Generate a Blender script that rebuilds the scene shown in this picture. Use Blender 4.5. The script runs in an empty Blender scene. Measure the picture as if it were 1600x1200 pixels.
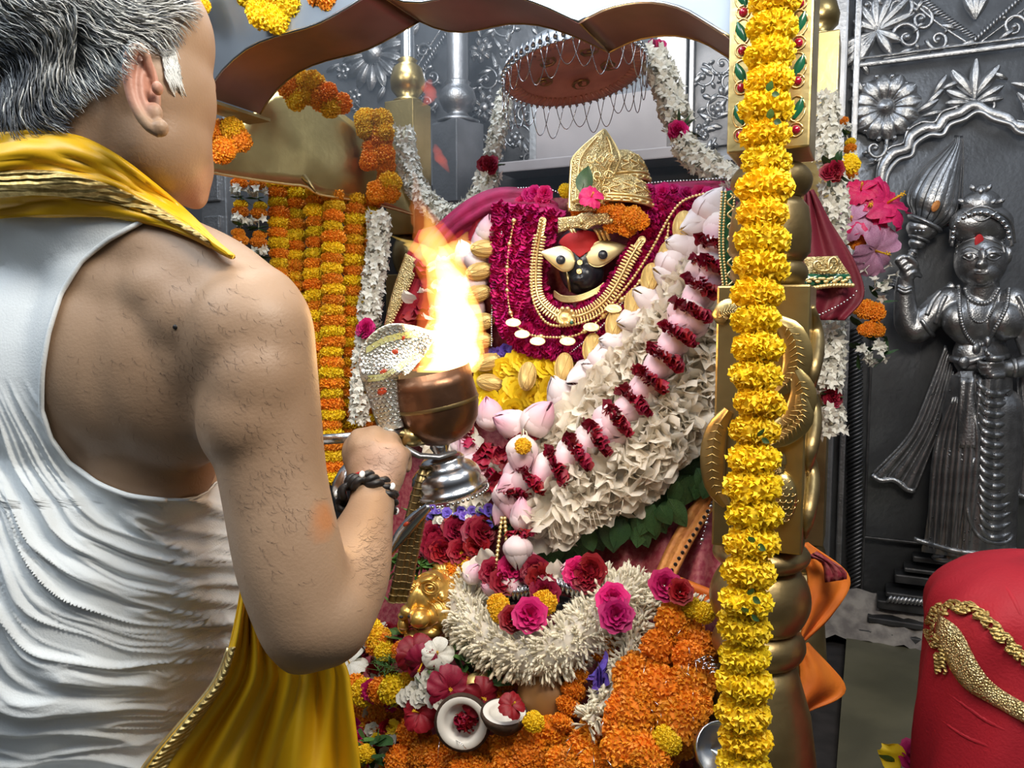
import bpy, bmesh, math, random
import numpy as np
from mathutils import Vector, Matrix, Euler, noise
from mathutils.bvhtree import BVHTree
random.seed(7)
PI = math.pi
SC = bpy.context.scene
COL = SC.collection
# ---------------------------------------------------------------- camera
FPX = 1200.0                       # focal length in pixels of the 1600 px wide frame
PITCH = math.radians(4.86)
CAM = Vector((0, 0, 1.5))
cd = bpy.data.cameras.new('camera'); cam = bpy.data.objects.new('camera', cd); COL.objects.link(cam)
cam.location = CAM; cam.rotation_euler = (PI/2 - PITCH, 0, 0)
cd.sensor_width = 36; cd.lens = 36*FPX/1600; cd.clip_start = 0.02
SC.camera = cam
FW = Vector((0, math.cos(PITCH), -math.sin(PITCH))); UPV = Vector((0, math.sin(PITCH), math.cos(PITCH)))
# ---------------------------------------------------------------- colour management, world, lights
SC.view_settings.view_transform = 'Standard'; SC.view_settings.look = 'None'
SC.view_settings.gamma = 1; SC.view_settings.use_curve_mapping = False
SC.view_settings.exposure = 0.1
SC.cycles.max_bounces = 7; SC.cycles.diffuse_bounces = 3; SC.cycles.glossy_bounces = 4
SC.cycles.transmission_bounces = 3; SC.cycles.transparent_max_bounces = 8; SC.cycles.volume_bounces = 0
SC.cycles.use_adaptive_sampling = True; SC.cycles.adaptive_threshold = 0.02
SC.cycles.use_denoising = True
SC.cycles.sample_clamp_indirect = 4
wd = bpy.data.worlds.new('hall'); SC.world = wd; wd.use_nodes = True
wn = wd.node_tree.nodes; wl = wd.node_tree.links
bg = wn['Background']
# the temple hall around the shrine: light from above fading to a dark floor
tc = wn.new('ShaderNodeTexCoord'); sx = wn.new('ShaderNodeSeparateXYZ'); wl.new(tc.outputs['Generated'], sx.inputs[0])
rp = wn.new('ShaderNodeValToRGB'); wl.new(sx.outputs['Z'], rp.inputs[0])
ma = wn.new('ShaderNodeMath'); ma.operation = 'MULTIPLY_ADD'; ma.inputs[1].default_value = .5; ma.inputs[2].default_value = .5
wl.new(sx.outputs['Z'], ma.inputs[0]); wl.new(ma.outputs[0], rp.inputs[0])
cr = rp.color_ramp; cr.elements[0].position = .30; cr.elements[0].color = (.035, .028, .022, 1)
cr.elements[1].position = .85; cr.elements[1].color = (.46, .52, .60, 1)
e = cr.elements.new(.55); e.color = (.11, .11, .115, 1)
wl.new(rp.outputs[0], bg.inputs[0]); bg.inputs[1].default_value = 0.6

def area(name, loc, target, size, power, col, size_y=None):
    l = bpy.data.lights.new(name, 'AREA'); l.energy = power; l.color = col; l.shape = 'RECTANGLE'
    l.size = size; l.size_y = size_y or size
    o = bpy.data.objects.new(name, l); COL.objects.link(o); o.location = loc
    o.rotation_euler = (Vector(target)-Vector(loc)).to_track_quat('-Z', 'Y').to_euler()
    return o
area('tube_lamp', (-1.0, .15, 2.75), (-.1, 1.3, 1.4), 1.6, 21, (.84, .93, 1.0), .6)
area('hall_lamp', (.45, .25, 2.35), (.15, 1.75, 1.35), .7, 20, (1.0, .93, .82), .3)
area('shrine_lamp', (-.25, 1.75, 2.75), (.25, 2.3, 1.5), .7, 9, (.78, .88, 1.0), .4)
area('side_lamp', (1.25, .9, 2.9), (1.0, 2.05, 1.7), .5, 5, (.82, .9, 1.0), .4)

area('added_strand_fill', (-.30, .95, 2.65), (-.5, 2.0, 1.35), .5, 15, (1.0, .95, .88), .4)  # added fill that brightens the marigold strands; no lamp of the hall

# ---------------------------------------------------------------- picture to place
def W(px, py, d):
    return CAM + FW*d + Vector((1, 0, 0))*((px-800)/FPX*d) + UPV*((600-py)/FPX*d)
def ray(px, py):
    return (FW + Vector((1, 0, 0))*((px-800)/FPX) + UPV*((600-py)/FPX))
YAW = math.radians(25)
U = Vector((math.cos(YAW), -math.sin(YAW), 0)); V = Vector((math.sin(YAW), math.cos(YAW), 0)); Z = Vector((0, 0, 1))
def dplane(px, py, P0, n):
    r = ray(px, py); return (P0-CAM).dot(n)/r.dot(n)
PW = Vector((-.225, 2.7, 1.5))                  # silver wall
PF = Vector((.358, 1.1, 1.5))                   # front face of the canopy
PS = Vector((.07, 1.65, 1.5))                   # idol dressing
def dW(px, py, off=0): return dplane(px, py, PW - V*off, V)
def dF(px, py, off=0): return dplane(px, py, PF - V*off, V)
def dS(px, py, off=0):
    d = dplane(px, py, PS - V*off, V)
    t = max(0, py-600)/600
    return d - .42*t**1.15 - .03*math.sin(min(PI, max(0, (px-620)/520*PI)))
def S(px, py, off=0): return W(px, py, dS(px, py, off))
def WL(px, py, off=0): return W(px, py, dW(px, py, off))
def lerp(a, b, t): return a+(b-a)*t
def catmull(pts, n):
    """n points, evenly spaced along a smooth curve through pts"""
    P = [np.array(p, float) for p in pts]; P = [2*P[0]-P[1]] + P + [2*P[-1]-P[-2]]
    out = []
    for i in range(1, len(P)-2):
        for k in range(16):
            t = k/16; a, b, c, d = P[i-1:i+3]
            out.append(.5*((2*b)+(-a+c)*t+(2*a-5*b+4*c-d)*t*t+(-a+3*b-3*c+d)*t**3))
    out.append(P[-2]); out = np.array(out)
    L = np.r_[0, np.cumsum(np.linalg.norm(np.diff(out, axis=0), axis=1))]
    s = np.linspace(0, L[-1], n)
    return np.stack([np.interp(s, L, out[:, j]) for j in range(out.shape[1])], 1)
def clen(P): return sum((P[i+1]-P[i]).length for i in range(len(P)-1))
def frame(pos, zdir, xh=None, sc=1.0):
    z = Vector(zdir).normalized(); x = Vector(xh) if xh is not None else Vector((1, 0, 0))
    x = x - z*x.dot(z)
    if x.length < 1e-4: x = Vector((0, 1, .3)); x = x - z*x.dot(z)
    x.normalize(); y = z.cross(x)
    s = sc if hasattr(sc, '__len__') else (sc, sc, sc)
    m = Matrix(((x.x*s[0], y.x*s[1], z.x*s[2], pos[0]), (x.y*s[0], y.y*s[1], z.y*s[2], pos[1]),
                (x.z*s[0], y.z*s[1], z.z*s[2], pos[2]), (0, 0, 0, 1)))
    return m
# ---------------------------------------------------------------- materials
def mat(name, c1, c2=None, rough=.5, metal=0, scale=20, bump=0, bscale=60, rnd=0, sss=0, detail=3, coat=0, kind='noise', trans=0, spec=.5):
    m = bpy.data.materials.new(name); m.use_nodes = True; nt = m.node_tree; N = nt.nodes; L = nt.links
    p = N['Principled BSDF']; p.inputs['Roughness'].default_value = rough; p.inputs['Metallic'].default_value = metal
    p.inputs['Specular IOR Level'].default_value = spec
    if coat: p.inputs['Coat Weight'].default_value = coat
    tc = N.new('ShaderNodeTexCoord')
    if c2 is None: c2 = c1
    mix = N.new('ShaderNodeMix'); mix.data_type = 'RGBA'
    mix.inputs[6].default_value = (*c1, 1); mix.inputs[7].default_value = (*c2, 1)
    tx = N.new('ShaderNodeTexNoise'); tx.inputs['Scale'].default_value = scale; tx.inputs['Detail'].default_value = detail
    L.new(tc.outputs['Object'], tx.inputs[0])
    mr = N.new('ShaderNodeMapRange'); mr.inputs[1].default_value = .38; mr.inputs[2].default_value = .62
    L.new(tx.outputs[0], mr.inputs[0]); L.new(mr.outputs[0], mix.inputs[0])
    out = mix.outputs[2]
    if rnd:
        oi = N.new('ShaderNodeObjectInfo'); hs = N.new('ShaderNodeHueSaturation'); m1 = N.new('ShaderNodeMapRange')
        m1.inputs[3].default_value = 1-rnd; m1.inputs[4].default_value = 1+rnd*.6
        L.new(oi.outputs['Random'], m1.inputs[0]); L.new(m1.outputs[0], hs.inputs['Value']); L.new(out, hs.inputs['Color'])
        m2 = N.new('ShaderNodeMapRange'); m2.inputs[3].default_value = .5-rnd*.04; m2.inputs[4].default_value = .5+rnd*.04
        wnz = N.new('ShaderNodeTexWhiteNoise'); wnz.noise_dimensions = '1D'; L.new(oi.outputs['Random'], wnz.inputs['W'])
        L.new(wnz.outputs['Value'], m2.inputs[0]); L.new(m2.outputs[0], hs.inputs['Hue'])
        out = hs.outputs[0]
    L.new(out, p.inputs['Base Color'])
    if bump:
        b = N.new('ShaderNodeBump'); b.inputs['Strength'].default_value = bump; b.inputs['Distance'].default_value = .004
        if kind == 'noise':
            t2 = N.new('ShaderNodeTexNoise'); t2.inputs['Scale'].default_value = bscale; t2.inputs['Detail'].default_value = 4
            L.new(tc.outputs['Object'], t2.inputs[0]); h = t2.outputs[0]
        elif kind == 'voronoi':
            t2 = N.new('ShaderNodeTexVoronoi'); t2.inputs['Scale'].default_value = bscale; L.new(tc.outputs['Object'], t2.inputs[0]); h = t2.outputs[0]
        else:
            t2 = N.new('ShaderNodeTexWave'); t2.inputs['Scale'].default_value = bscale; t2.inputs['Distortion'].default_value = 3
            t2.inputs['Detail'].default_value = 1.5
            t2.bands_direction = 'Z'; L.new(tc.outputs['Object'], t2.inputs[0]); h = t2.outputs[0]
        L.new(h, b.inputs['Height']); L.new(b.outputs[0], p.inputs['Normal'])
    if sss:
        p.inputs['Subsurface Weight'].default_value = sss; p.inputs['Subsurface Radius'].default_value = (.02, .008, .004)
        p.inputs['Subsurface Scale'].default_value = .5
    if trans:                                  # thin petals let light through
        tr = N.new('ShaderNodeBsdfTranslucent'); ms = N.new('ShaderNodeMixShader'); ms.inputs[0].default_value = trans
        L.new(out, tr.inputs[0]); L.new(p.outputs[0], ms.inputs[1]); L.new(tr.outputs[0], ms.inputs[2])
        L.new(ms.outputs[0], N['Material Output'].inputs[0])
    return m
def zgrad(name, cols, rough=.5, rnd=0, axis='Z', trans=.15):
    """petal colour running along the bud or petal (its own pigment)"""
    m = mat(name, (1, 1, 1), rough=rough, rnd=rnd, trans=trans); N = m.node_tree.nodes; L = m.node_tree.links
    mix = [n for n in N if n.type == 'MIX'][0]; tc = [n for n in N if n.type == 'TEX_COORD'][0]
    sp = N.new('ShaderNodeSeparateXYZ'); L.new(tc.outputs['Generated'], sp.inputs[0])
    r = N.new('ShaderNodeValToRGB'); L.new(sp.outputs[axis], r.inputs[0])
    els = r.color_ramp.elements
    for i, (p, c) in enumerate(cols):
        el = els[i] if i < 2 else els.new(p)
        el.position = p; el.color = (*c, 1)
    for l in list(mix.outputs[2].links):
        L.new(r.outputs[0], l.to_socket)
    return m
def bumpcol(m, dark, amount=1.0):
    """patina: the recesses of embossed metal hold a darker tone of their own"""
    N = m.node_tree.nodes; L = m.node_tree.links
    mix = [n for n in N if n.type == 'MIX'][0]
    return m
M = {}
M['silver'] = mat('embossed_silver', (.40, .41, .43), (.31, .315, .33), .40, .88, 9, .25, 90)
M['silver_hi'] = mat('raised_silver', (.40, .405, .42), (.29, .295, .305), .36, .9, 30, .35, 160)
M['silver_dark'] = mat('blackened_silver', (.13, .13, .135), (.065, .065, .068), .42, .85, 10, .2, 80)
M['silver_figure'] = mat('figure_silver', (.40, .40, .41), (.27, .27, .275), .30, .9, 30, .25, 220)
M['bright_silver'] = mat('bright_silver', (.72, .74, .76), (.6, .62, .65), .22, 1, 8)
M['brass'] = mat('brass', (.60, .46, .20), (.46, .34, .14), .3, .95, 9, .15, 60)
M['brass_dull'] = mat('aged_brass', (.42, .31, .14), (.28, .20, .09), .38, .92, 12, .25, 50)
M['gold'] = mat('gold', (.92, .72, .36), (.84, .62, .27), .33, .85, 40, .2, 120)
M['eye_gold'] = mat('pale_eye_gold', (.86, .74, .42), (.80, .66, .34), .45, .55, 10)
M['lion_gold'] = mat('lion_gold', (.86, .56, .16), (.74, .44, .10), .3, .8, 30, .12, 90)
M['gold_emb'] = mat('embossed_gold', (.88, .72, .38), (.66, .50, .22), .38, .85, 60, .8, 330, kind='voronoi')
M['gold_thread'] = mat('gold_thread', (.85, .65, .26), (.58, .40, .13), .45, .6, 200, .8, 60, kind='wave')
M['gold_foil'] = mat('gold_foil_ball', (.95, .72, .28), (.68, .45, .16), .38, .5, 90, .35, 26, kind='wave')
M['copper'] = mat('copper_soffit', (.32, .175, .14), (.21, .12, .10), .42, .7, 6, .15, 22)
M['copper_emb'] = mat('copper_plate', (.86, .50, .40), (.70, .36, .28), .45, .1, 12, .3, 50)
M['sheet'] = mat('polished_sheet', (.30, .34, .39), (.24, .27, .31), .42, .9, 5)
M['marble'] = mat('pale_marble', (.36, .335, .345), (.28, .26, .27), .4, 0, 5)
M['dark'] = mat('near_black', (.02, .018, .018), (.035, .03, .03), .8)  # near-black; carries the shade behind the marigold curtain, also plain dark parts
M['stone'] = mat('green_stone', (.13, .12, .075), (.085, .08, .05), .35, 0, 6, .2, 30)
M['rubble'] = mat('grey_mortar', (.30, .27, .24), (.16, .14, .13), .9, 0, 25, 1, 60)
M['skin'] = mat('tan_skin', (.39, .25, .155), (.32, .198, .118), .5, 0, 9, .10, 380, sss=.0)
M['string'] = mat('thread', (.6, .55, .4), rough=.8)
M['marigold_y'] = mat('yellow_marigold', (1.0, .74, .02), (.95, .64, .01), .6, 0, 60, rnd=.16, trans=.15)
M['marigold_s'] = mat('golden_marigold', (.95, .58, .02), (.85, .47, .012), .6, 0, 60, rnd=.16, trans=.15)
M['marigold_o'] = mat('orange_marigold', (.95, .37, .018), (.86, .27, .010), .6, 0, 60, rnd=.18, trans=.15)
M['core_y'] = mat('marigold_core', (.78, .52, .01), rough=.8); M['core_o'] = mat('marigold_core_orange', (.72, .20, .006), rough=.8)
M['calyx'] = mat('green_calyx', (.05, .12, .03), rough=.6)
M['jasmine'] = mat('white_floret', (.84, .83, .76), (.72, .70, .60), .55, rnd=.06, trans=.2)
M['tuberose'] = zgrad('tuberose_bud', [(0, (.72, .30, .14)), (.14, (.80, .70, .50)), (.5, (.94, .88, .70))], rnd=.08)
M['white_petal'] = mat('cream_petal', (.97, .92, .82), (.95, .86, .72), .5, 0, 30, rnd=.04, trans=.42)
M['magenta'] = mat('magenta_petal', (.72, .010, .20), (.52, .006, .13), .62, 0, 60, rnd=.28, trans=.12)
M['magenta_deep'] = mat('deep_magenta_petal', (.42, .005, .10), (.28, .003, .07), .6, 0, 50, rnd=.3, trans=.1)
M['crimson'] = mat('crimson_petal', (.36, .006, .03), (.22, .003, .018), .55, 0, 40, rnd=.25, trans=.1)
M['hotpink'] = mat('hot_pink_petal', (.78, .02, .16), (.62, .01, .11), .5, 0, 20, rnd=.12, trans=.2)
M['lilac'] = mat('lilac_petal', (.62, .34, .50), (.5, .2, .36), .55, 0, 30, rnd=.1, trans=.2)
M['purple'] = mat('purple_petal', (.14, .08, .48), (.09, .04, .3), .6, 0, 30, rnd=.25)
M['leaf'] = mat('green_leaf', (.055, .13, .04), (.03, .08, .028), .42, 0, 30, rnd=.35, trans=.08)
M['leaf_light'] = mat('fresh_green_leaf', (.14, .28, .07), (.09, .2, .05), .45, 0, 30, rnd=.3, trans=.1)
M['lotus'] = zgrad('pink_lotus', [(0, (.90, .84, .74)), (.45, (.88, .70, .72)), (.97, (.80, .38, .52))], rnd=.08)
M['lotus_pale'] = zgrad('pale_lotus', [(0, (.82, .58, .60)), (.5, (.86, .74, .76)), (1, (.86, .80, .82))], rnd=.05)
M['red_cloth'] = mat('red_cloth', (.40, .012, .03), (.30, .008, .022), .75, 0, 20, .3, 300)
M['maroon'] = mat('maroon_brocade', (.25, .02, .04), (.36, .09, .09), .6, .1, 90, .4, 140)
M['magenta_cloth'] = mat('magenta_cloth', (.40, .015, .10), (.25, .01, .06), .7, 0, 25, .4, 90)
M['saffron'] = mat('saffron_cloth', (.80, .22, .02), (.68, .15, .015), .65, 0, 12, .2, 120)
M['orange_border'] = mat('orange_border', (.62, .26, .06), (.48, .17, .04), .55, .2, 60, .4, 200)
M['yellow_silk'] = mat('yellow_silk', (.86, .50, .01), (.80, .43, .008), .42, 0, 5, .08, 60)
M['vest'] = mat('white_cotton', (.76, .79, .80), (.71, .74, .75), .85, 0, 6, .15, 500)
M['red_veil'] = mat('red_veil', (.42, .008, .022), (.36, .006, .018), .7, 0, 8, .25, 250)
M['black'] = mat('black_stone', (.012, .014, .02), (.02, .022, .03), .3, 0, 14, .15, 60)
M['vermilion'] = mat('vermilion_paste', (.52, .014, .018), (.45, .012, .015), .7, 0, 30, .2, 90)
M['blackbead'] = mat('black_cord', (.012, .01, .01), rough=.45)
M['white_paint'] = mat('white_enamel', (.8, .82, .82), rough=.3)
M['red_dot'] = mat('red_paint', (.5, .06, .02), rough=.4)
M['hair'] = mat('grey_hair', (.62, .62, .58), (.40, .41, .41), .5, 0, 14, rnd=0)
M['hair_dark'] = mat('dark_grey_hair', (.07, .08, .10), (.16, .17, .19), .5, 0, 18)
M['hair_white'] = mat('white_hair', (.86, .86, .82), (.68, .69, .68), .5, 0, 18)
M['coconut'] = mat('coconut_husk', (.035, .018, .01), (.06, .032, .018), .85, 0, 40, .8, 90)
M['coco_white'] = mat('coconut_flesh', (.82, .80, .74), rough=.45)
M['terracotta'] = mat('clay_brown', (.30, .14, .04), (.2, .09, .03), .5, 0, 10)
M['green_gem'] = mat('green_enamel', (.01, .1, .05), rough=.2, coat=.5)
M['red_gem'] = mat('red_enamel', (.3, .005, .03), rough=.15, coat=.5)
M['tinsel'] = mat('silver_tinsel', (.75, .76, .8), rough=.15, metal=1)
# ---------------------------------------------------------------- mesh collecting
class MB:
    def __init__(s): s.v = []; s.f = []; s.m = []
    def add(s, vs, fs, mi=0):
        o = len(s.v); s.v += [tuple(v) for v in vs]; s.f += [tuple(i+o for i in f) for f in fs]; s.m += [mi]*len(fs); return s
    def grid(s, rows, mi=0, close=False):
        n = len(rows[0]); vs = [p for r in rows for p in r]; fs = []
        for i in range(len(rows)-1):
            for j in range(n if close else n-1):
                k = (j+1) % n
                fs.append((i*n+j, i*n+k, (i+1)*n+k, (i+1)*n+j))
        return s.add(vs, fs, mi)
    def ell(s, c, r, rot=None, seg=16, rings=10, mi=0):
        R = rot or Matrix.Identity(3); vs = []; c = Vector(c)
        for i in range(rings+1):
            a = PI*i/rings
            for j in range(seg):
                b = 2*PI*j/seg
                vs.append(c + R @ Vector((r[0]*math.sin(a)*math.cos(b), r[1]*math.sin(a)*math.sin(b), r[2]*math.cos(a))))
        fs = [(i*seg+j, i*seg+(j+1) % seg, (i+1)*seg+(j+1) % seg, (i+1)*seg+j) for i in range(rings) for j in range(seg)]
        fs = [tuple(reversed(f)) for f in fs]
        return s.add(vs, fs, mi)
    def tube(s, pts, rad, seg=8, mi=0, flat=1.0, caps=True, nrm=None):
        P = [Vector(p) for p in pts]; n = len(P); rows = []
        R = rad if hasattr(rad, '__len__') else [rad]*n
        x = None
        for i in range(n):
            t = (P[min(i+1, n-1)]-P[max(i-1, 0)])
            if t.length < 1e-9: t = Vector((0, 0, 1))
            t.normalize()
            h = nrm if nrm is not None else (x if x is not None else (Vector((0, 0, 1)) if abs(t.z) < .9 else Vector((1, 0, 0))))
            x = h - t*h.dot(t)
            if x.length < 1e-5: x = Vector((1, .3, 0)); x = x - t*x.dot(t)
            x.normalize(); y = t.cross(x)
            rows.append([P[i] + x*(R[i]*flat*math.cos(2*PI*k/seg)) + y*(R[i]*math.sin(2*PI*k/seg)) for k in range(seg)])
        s.grid(rows, mi, True)
        if caps:
            o = len(s.v); s.v += [tuple(P[0]), tuple(P[-1])]
            b = o-len(rows)*seg
            for k in range(seg):
                s.f.append((o, b+(k+1) % seg, b+k)); s.m.append(mi)
                e = o-seg; s.f.append((o+1, e+k, e+(k+1) % seg)); s.m.append(mi)
        return s
    def lathe(s, prof, mat4, seg=24, mi=0):
        rows = []
        for (r, z) in prof:
            rows.append([mat4 @ Vector((r*math.cos(2*PI*k/seg), r*math.sin(2*PI*k/seg), z)) for k in range(seg)])
        return s.grid(rows, mi, True)
    def box(s, mat4, hx, hy, hz, mi=0, bev=.0):
        b = bev
        if b <= 0:
            vs = [mat4 @ Vector((x*hx, y*hy, z*hz)) for z in (-1, 1) for y in (-1, 1) for x in (-1, 1)]
            return s.add(vs, [(0, 2, 3, 1), (4, 5, 7, 6), (0, 1, 5, 4), (2, 6, 7, 3), (0, 4, 6, 2), (1, 3, 7, 5)], mi)
        bm = bmesh.new(); bmesh.ops.create_cube(bm, size=1)
        for v in bm.verts: v.co = Vector((v.co.x*2*hx, v.co.y*2*hy, v.co.z*2*hz))
        bmesh.ops.bevel(bm, geom=bm.edges[:], offset=b, segments=2, affect='EDGES', profile=.6)
        bm.verts.index_update()
        s.add([mat4 @ v.co for v in bm.verts], [tuple(v.index for v in f.verts) for f in bm.faces], mi); bm.free(); return s
    def mesh(s, name, mats, smooth=True, merge=False):
        me = bpy.data.meshes.new(name); me.from_pydata(s.v, [], s.f)
        for m in (mats if isinstance(mats, (list, tuple)) else [mats]): me.materials.append(m)
        me.polygons.foreach_set('material_index', s.m)
        me.polygons.foreach_set('use_smooth', [smooth]*len(s.f)); me.update()
        return me
def obj(name, me, parent=None, m4=None):
    o = bpy.data.objects.new(name, me); COL.objects.link(o)
    if parent is not None:
        o.parent = parent
        pl = Matrix.Translation(-WORLD[parent.name])
        o.matrix_local = pl @ (m4 if m4 is not None else Matrix.Identity(4))
        WORLD[o.name] = WORLD[parent.name] if False else Vector((0, 0, 0))
        SUB[o.name] = (m4 if m4 is not None else Matrix.Identity(4))
    elif m4 is not None: o.matrix_world = m4
    return o
WORLD = {}; SUB = {}
def thing(name, label, cat, loc, group=None, kind=None):
    o = bpy.data.objects.new(name, None); COL.objects.link(o); o.location = loc; o.empty_display_size = .02
    WORLD[o.name] = Vector(loc)
    tag(o, label, cat, group, kind); return o
def tag(o, label=None, cat=None, group=None, kind=None):
    if label: o['label'] = label
    if cat: o['category'] = cat
    if group: o['group'] = group
    if kind or (cat and label): o['kind'] = kind or 'thing'
    return o
def one(name, mb, mats, label, cat, group=None, kind=None, smooth=True):
    """a thing that is one mesh, with its origin moved to its middle"""
    vs = np.array(mb.v); c = Vector(((vs[:, 0].min()+vs[:, 0].max())/2, (vs[:, 1].min()+vs[:, 1].max())/2, vs[:, 2].min()))
    mb.v = [tuple(x) for x in (vs-np.array(c))]
    o = obj(name, mb.mesh(name, mats, smooth)); o.location = c; WORLD[o.name] = c; SUB[o.name] = None
    tag(o, label, cat, group, kind); return o
def part(name, me, parent, m4=None, label=None):
    """child of a thing (or of a part: then m4 is still a world matrix)"""
    o = bpy.data.objects.new(name, me); COL.objects.link(o); o.parent = parent
    w = m4 if m4 is not None else Matrix.Identity(4)
    o.matrix_local = BASE(parent).inverted() @ w
    PB[o.name] = w
    if label: o['label'] = label
    return o
PB = {}
def BASE(o):
    return PB[o.name] if o.name in PB else Matrix.Translation(WORLD[o.name])
def pmb(name, mb, mats, parent, smooth=True, label=None):
    vs = np.array(mb.v); c = Vector(vs.mean(0)); mb.v = [tuple(x) for x in (vs-np.array(c))]
    return part(name, mb.mesh(name, mats, smooth), parent, Matrix.Translation(c), label)
def evaluated(o, apply_name=None):
    dg = bpy.context.evaluated_depsgraph_get(); dg.update()
    me = bpy.data.meshes.new_from_object(o.evaluated_get(dg)); return me
def sculpt(name, mb, voxel, smooth=6, fac=.5):
    """melt overlapping shapes into one continuous skin"""
    me = mb.mesh(name, []); o = bpy.data.objects.new(name+'_tmp', me); COL.objects.link(o)
    r = o.modifiers.new('r', 'REMESH'); r.mode = 'VOXEL'; r.voxel_size = voxel; r.use_smooth_shade = True
    if smooth:
        sm = o.modifiers.new('s', 'SMOOTH'); sm.iterations = smooth; sm.factor = fac
    out = evaluated(o); out.name = name
    bpy.data.objects.remove(o); bpy.data.meshes.remove(me)
    out.polygons.foreach_set('use_smooth', [True]*len(out.polygons))
    out.materials.clear()
    return out
def solid(o, t, off=0):
    s = o.modifiers.new('thickness', 'SOLIDIFY'); s.thickness = t; s.offset = off; return o
def subd(o, n=1):
    s = o.modifiers.new('smooth', 'SUBSURF'); s.levels = n; s.render_levels = n; return o
# picture-space blobs for sculpting figures: centre pixel and depth, radii in pixels, depth radius in metres
RX, RY = Vector((1, 0, 0)), UPV
def blob(mb, px, py, d, rx, ry, rd, rot=0, seg=24, mi=0):
    a = math.radians(rot); k = d/FPX
    ex = RX*math.cos(a)+RY*math.sin(a); ey = -RX*math.sin(a)+RY*math.cos(a)
    R = Matrix((ex, FW, ey)).transposed()
    return mb.ell(W(px, py, d), (rx*k, rd, ry*k), R, seg, seg*2//3, mi)
def cap(mb, p, q, seg=16, n=7, mi=0, flat=1.0, nrm=None):
    """tapering limb; p, q = (px, py, d, radius px)"""
    pts = []; rs = []
    A = W(*p[:3]); B = W(*q[:3]); ra = p[3]*p[2]/FPX; rb = q[3]*q[2]/FPX
    mb.tube([A.lerp(B, i/n) for i in range(n+1)], [lerp(ra, rb, i/n) for i in range(n+1)], seg, mi, flat, True, nrm)
    mb.ell(A, (ra, ra, ra), None, seg, seg*2//3, mi); mb.ell(B, (rb, rb, rb), None, seg, seg*2//3, mi); return mb
# ---------------------------------------------------------------- flower and bead prototypes (unit sized, shared mesh data)
def petal_rows(mb, m4, w, l, cup=.2, curl=.3, nx=2, ny=3, ruf=0, tip=.6, mi=0, seed=0):
    rows = []; rg = random.Random(seed)
    for i in range(ny+1):
        t = i/ny; ww = w*(math.sin(PI*min(1, (.12+.88*t))**.8*(.5+.5*tip)) if t < 1 else w*0+.0)
        ww = w*max(.0, (math.sin(PI*(.06+t*.86)))**.7) * (1 if t < .99 else tip)
        row = []
        for j in range(nx+1):
            s = (j/nx-.5)*2
            row.append(m4 @ Vector((s*ww*.5, -cup*w*s*s*.5*0 + curl*l*t*t + cup*w*s*s + rg.uniform(-ruf, ruf)*w*t, l*t+rg.uniform(-ruf, ruf)*l*.3*t)))
        rows.append(row)
    mb.grid(rows, mi)
def make_marigold(seed, mats, n=230, flat=.66, calyx=True):
    rg = random.Random(seed); mb = MB(); mb.ell((0, 0, 0), (.80, .80, .80*flat), None, 12, 7, 1)
    for i in range(n):
        z = 1-2*(i+.5)/n; a = i*2.39996+rg.uniform(-.2, .2); r = math.sqrt(1-z*z)
        d = Vector((r*math.cos(a), r*math.sin(a), z+rg.uniform(-.08, .08))).normalized()
        base = Vector((d.x*.55, d.y*.55, d.z*.55*flat)); tipr = rg.uniform(.9, 1.07)
        q = Vector((d.x*tipr, d.y*tipr, d.z*tipr*flat)); dr = (q-base); L = dr.length; dr.normalize()
        t1 = dr.cross(Vector((0, 0, 1))); t1 = t1.normalized() if t1.length > .1 else Vector((1, 0, 0)); t2 = dr.cross(t1)
        ang = rg.uniform(0, PI); sx_ = t1*math.cos(ang)+t2*math.sin(ang); sy = dr.cross(sx_); w = rg.uniform(.10, .16)
        mid = base+dr*L*.72
        vs = [base-sx_*w*.4, base+sx_*w*.4, mid+sx_*w+sy*.05, q+sx_*w*.8-sy*.08, q+sy*.10+dr*.05, q-sx_*w*.8-sy*.06, mid-sx_*w+sy*.05]
        mb.add(vs, [(0, 1, 2, 6), (6, 2, 3, 4), (6, 4, 5)], 0)
    return mb.mesh('marigold', mats, False)
MG = {k: [make_marigold(i*7+j, [M[a], M[b]]) for i in range(3)] for j, (k, a, b) in enumerate(
    (('y', 'marigold_y', 'core_y'), ('s', 'marigold_s', 'core_y'), ('o', 'marigold_o', 'core_o')))}
def make_floret(seed, m, tube=.55, np_=5, w=.30, l=.5):
    """white floret: a slender tube opening in a star; z runs outwards, unit long"""
    rg = random.Random(seed); mb = MB()
    mb.tube([(0, 0, 0), (.02, 0, tube*.6), (0, 0, tube)], [.05, .06, .09], 5, 0, caps=False)
    for k in range(np_):
        a = 2*PI*k/np_+rg.uniform(-.2, .2); tl = rg.uniform(.5, 1.1)
        o = Vector((math.cos(a), math.sin(a), 0)); s = Vector((-o.y, o.x, 0)); z = Vector((0, 0, 1)); b = z*tube
        ll = l*rg.uniform(.8, 1.15); p1 = b+(o*math.sin(tl)+z*math.cos(tl))*ll*.55; p2 = p1+(o*math.sin(tl+.5)+z*math.cos(tl+.5))*ll*.5
        mb.add([b-s*.05, b+s*.05, p1+s*w*.5, p2+s*w*.05, p2-s*w*.05, p1-s*w*.5], [(0, 1, 2, 5), (5, 2, 3, 4)])
    return mb.mesh('floret', m)
FLO = [make_floret(i, M['jasmine']) for i in range(3)]
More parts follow.
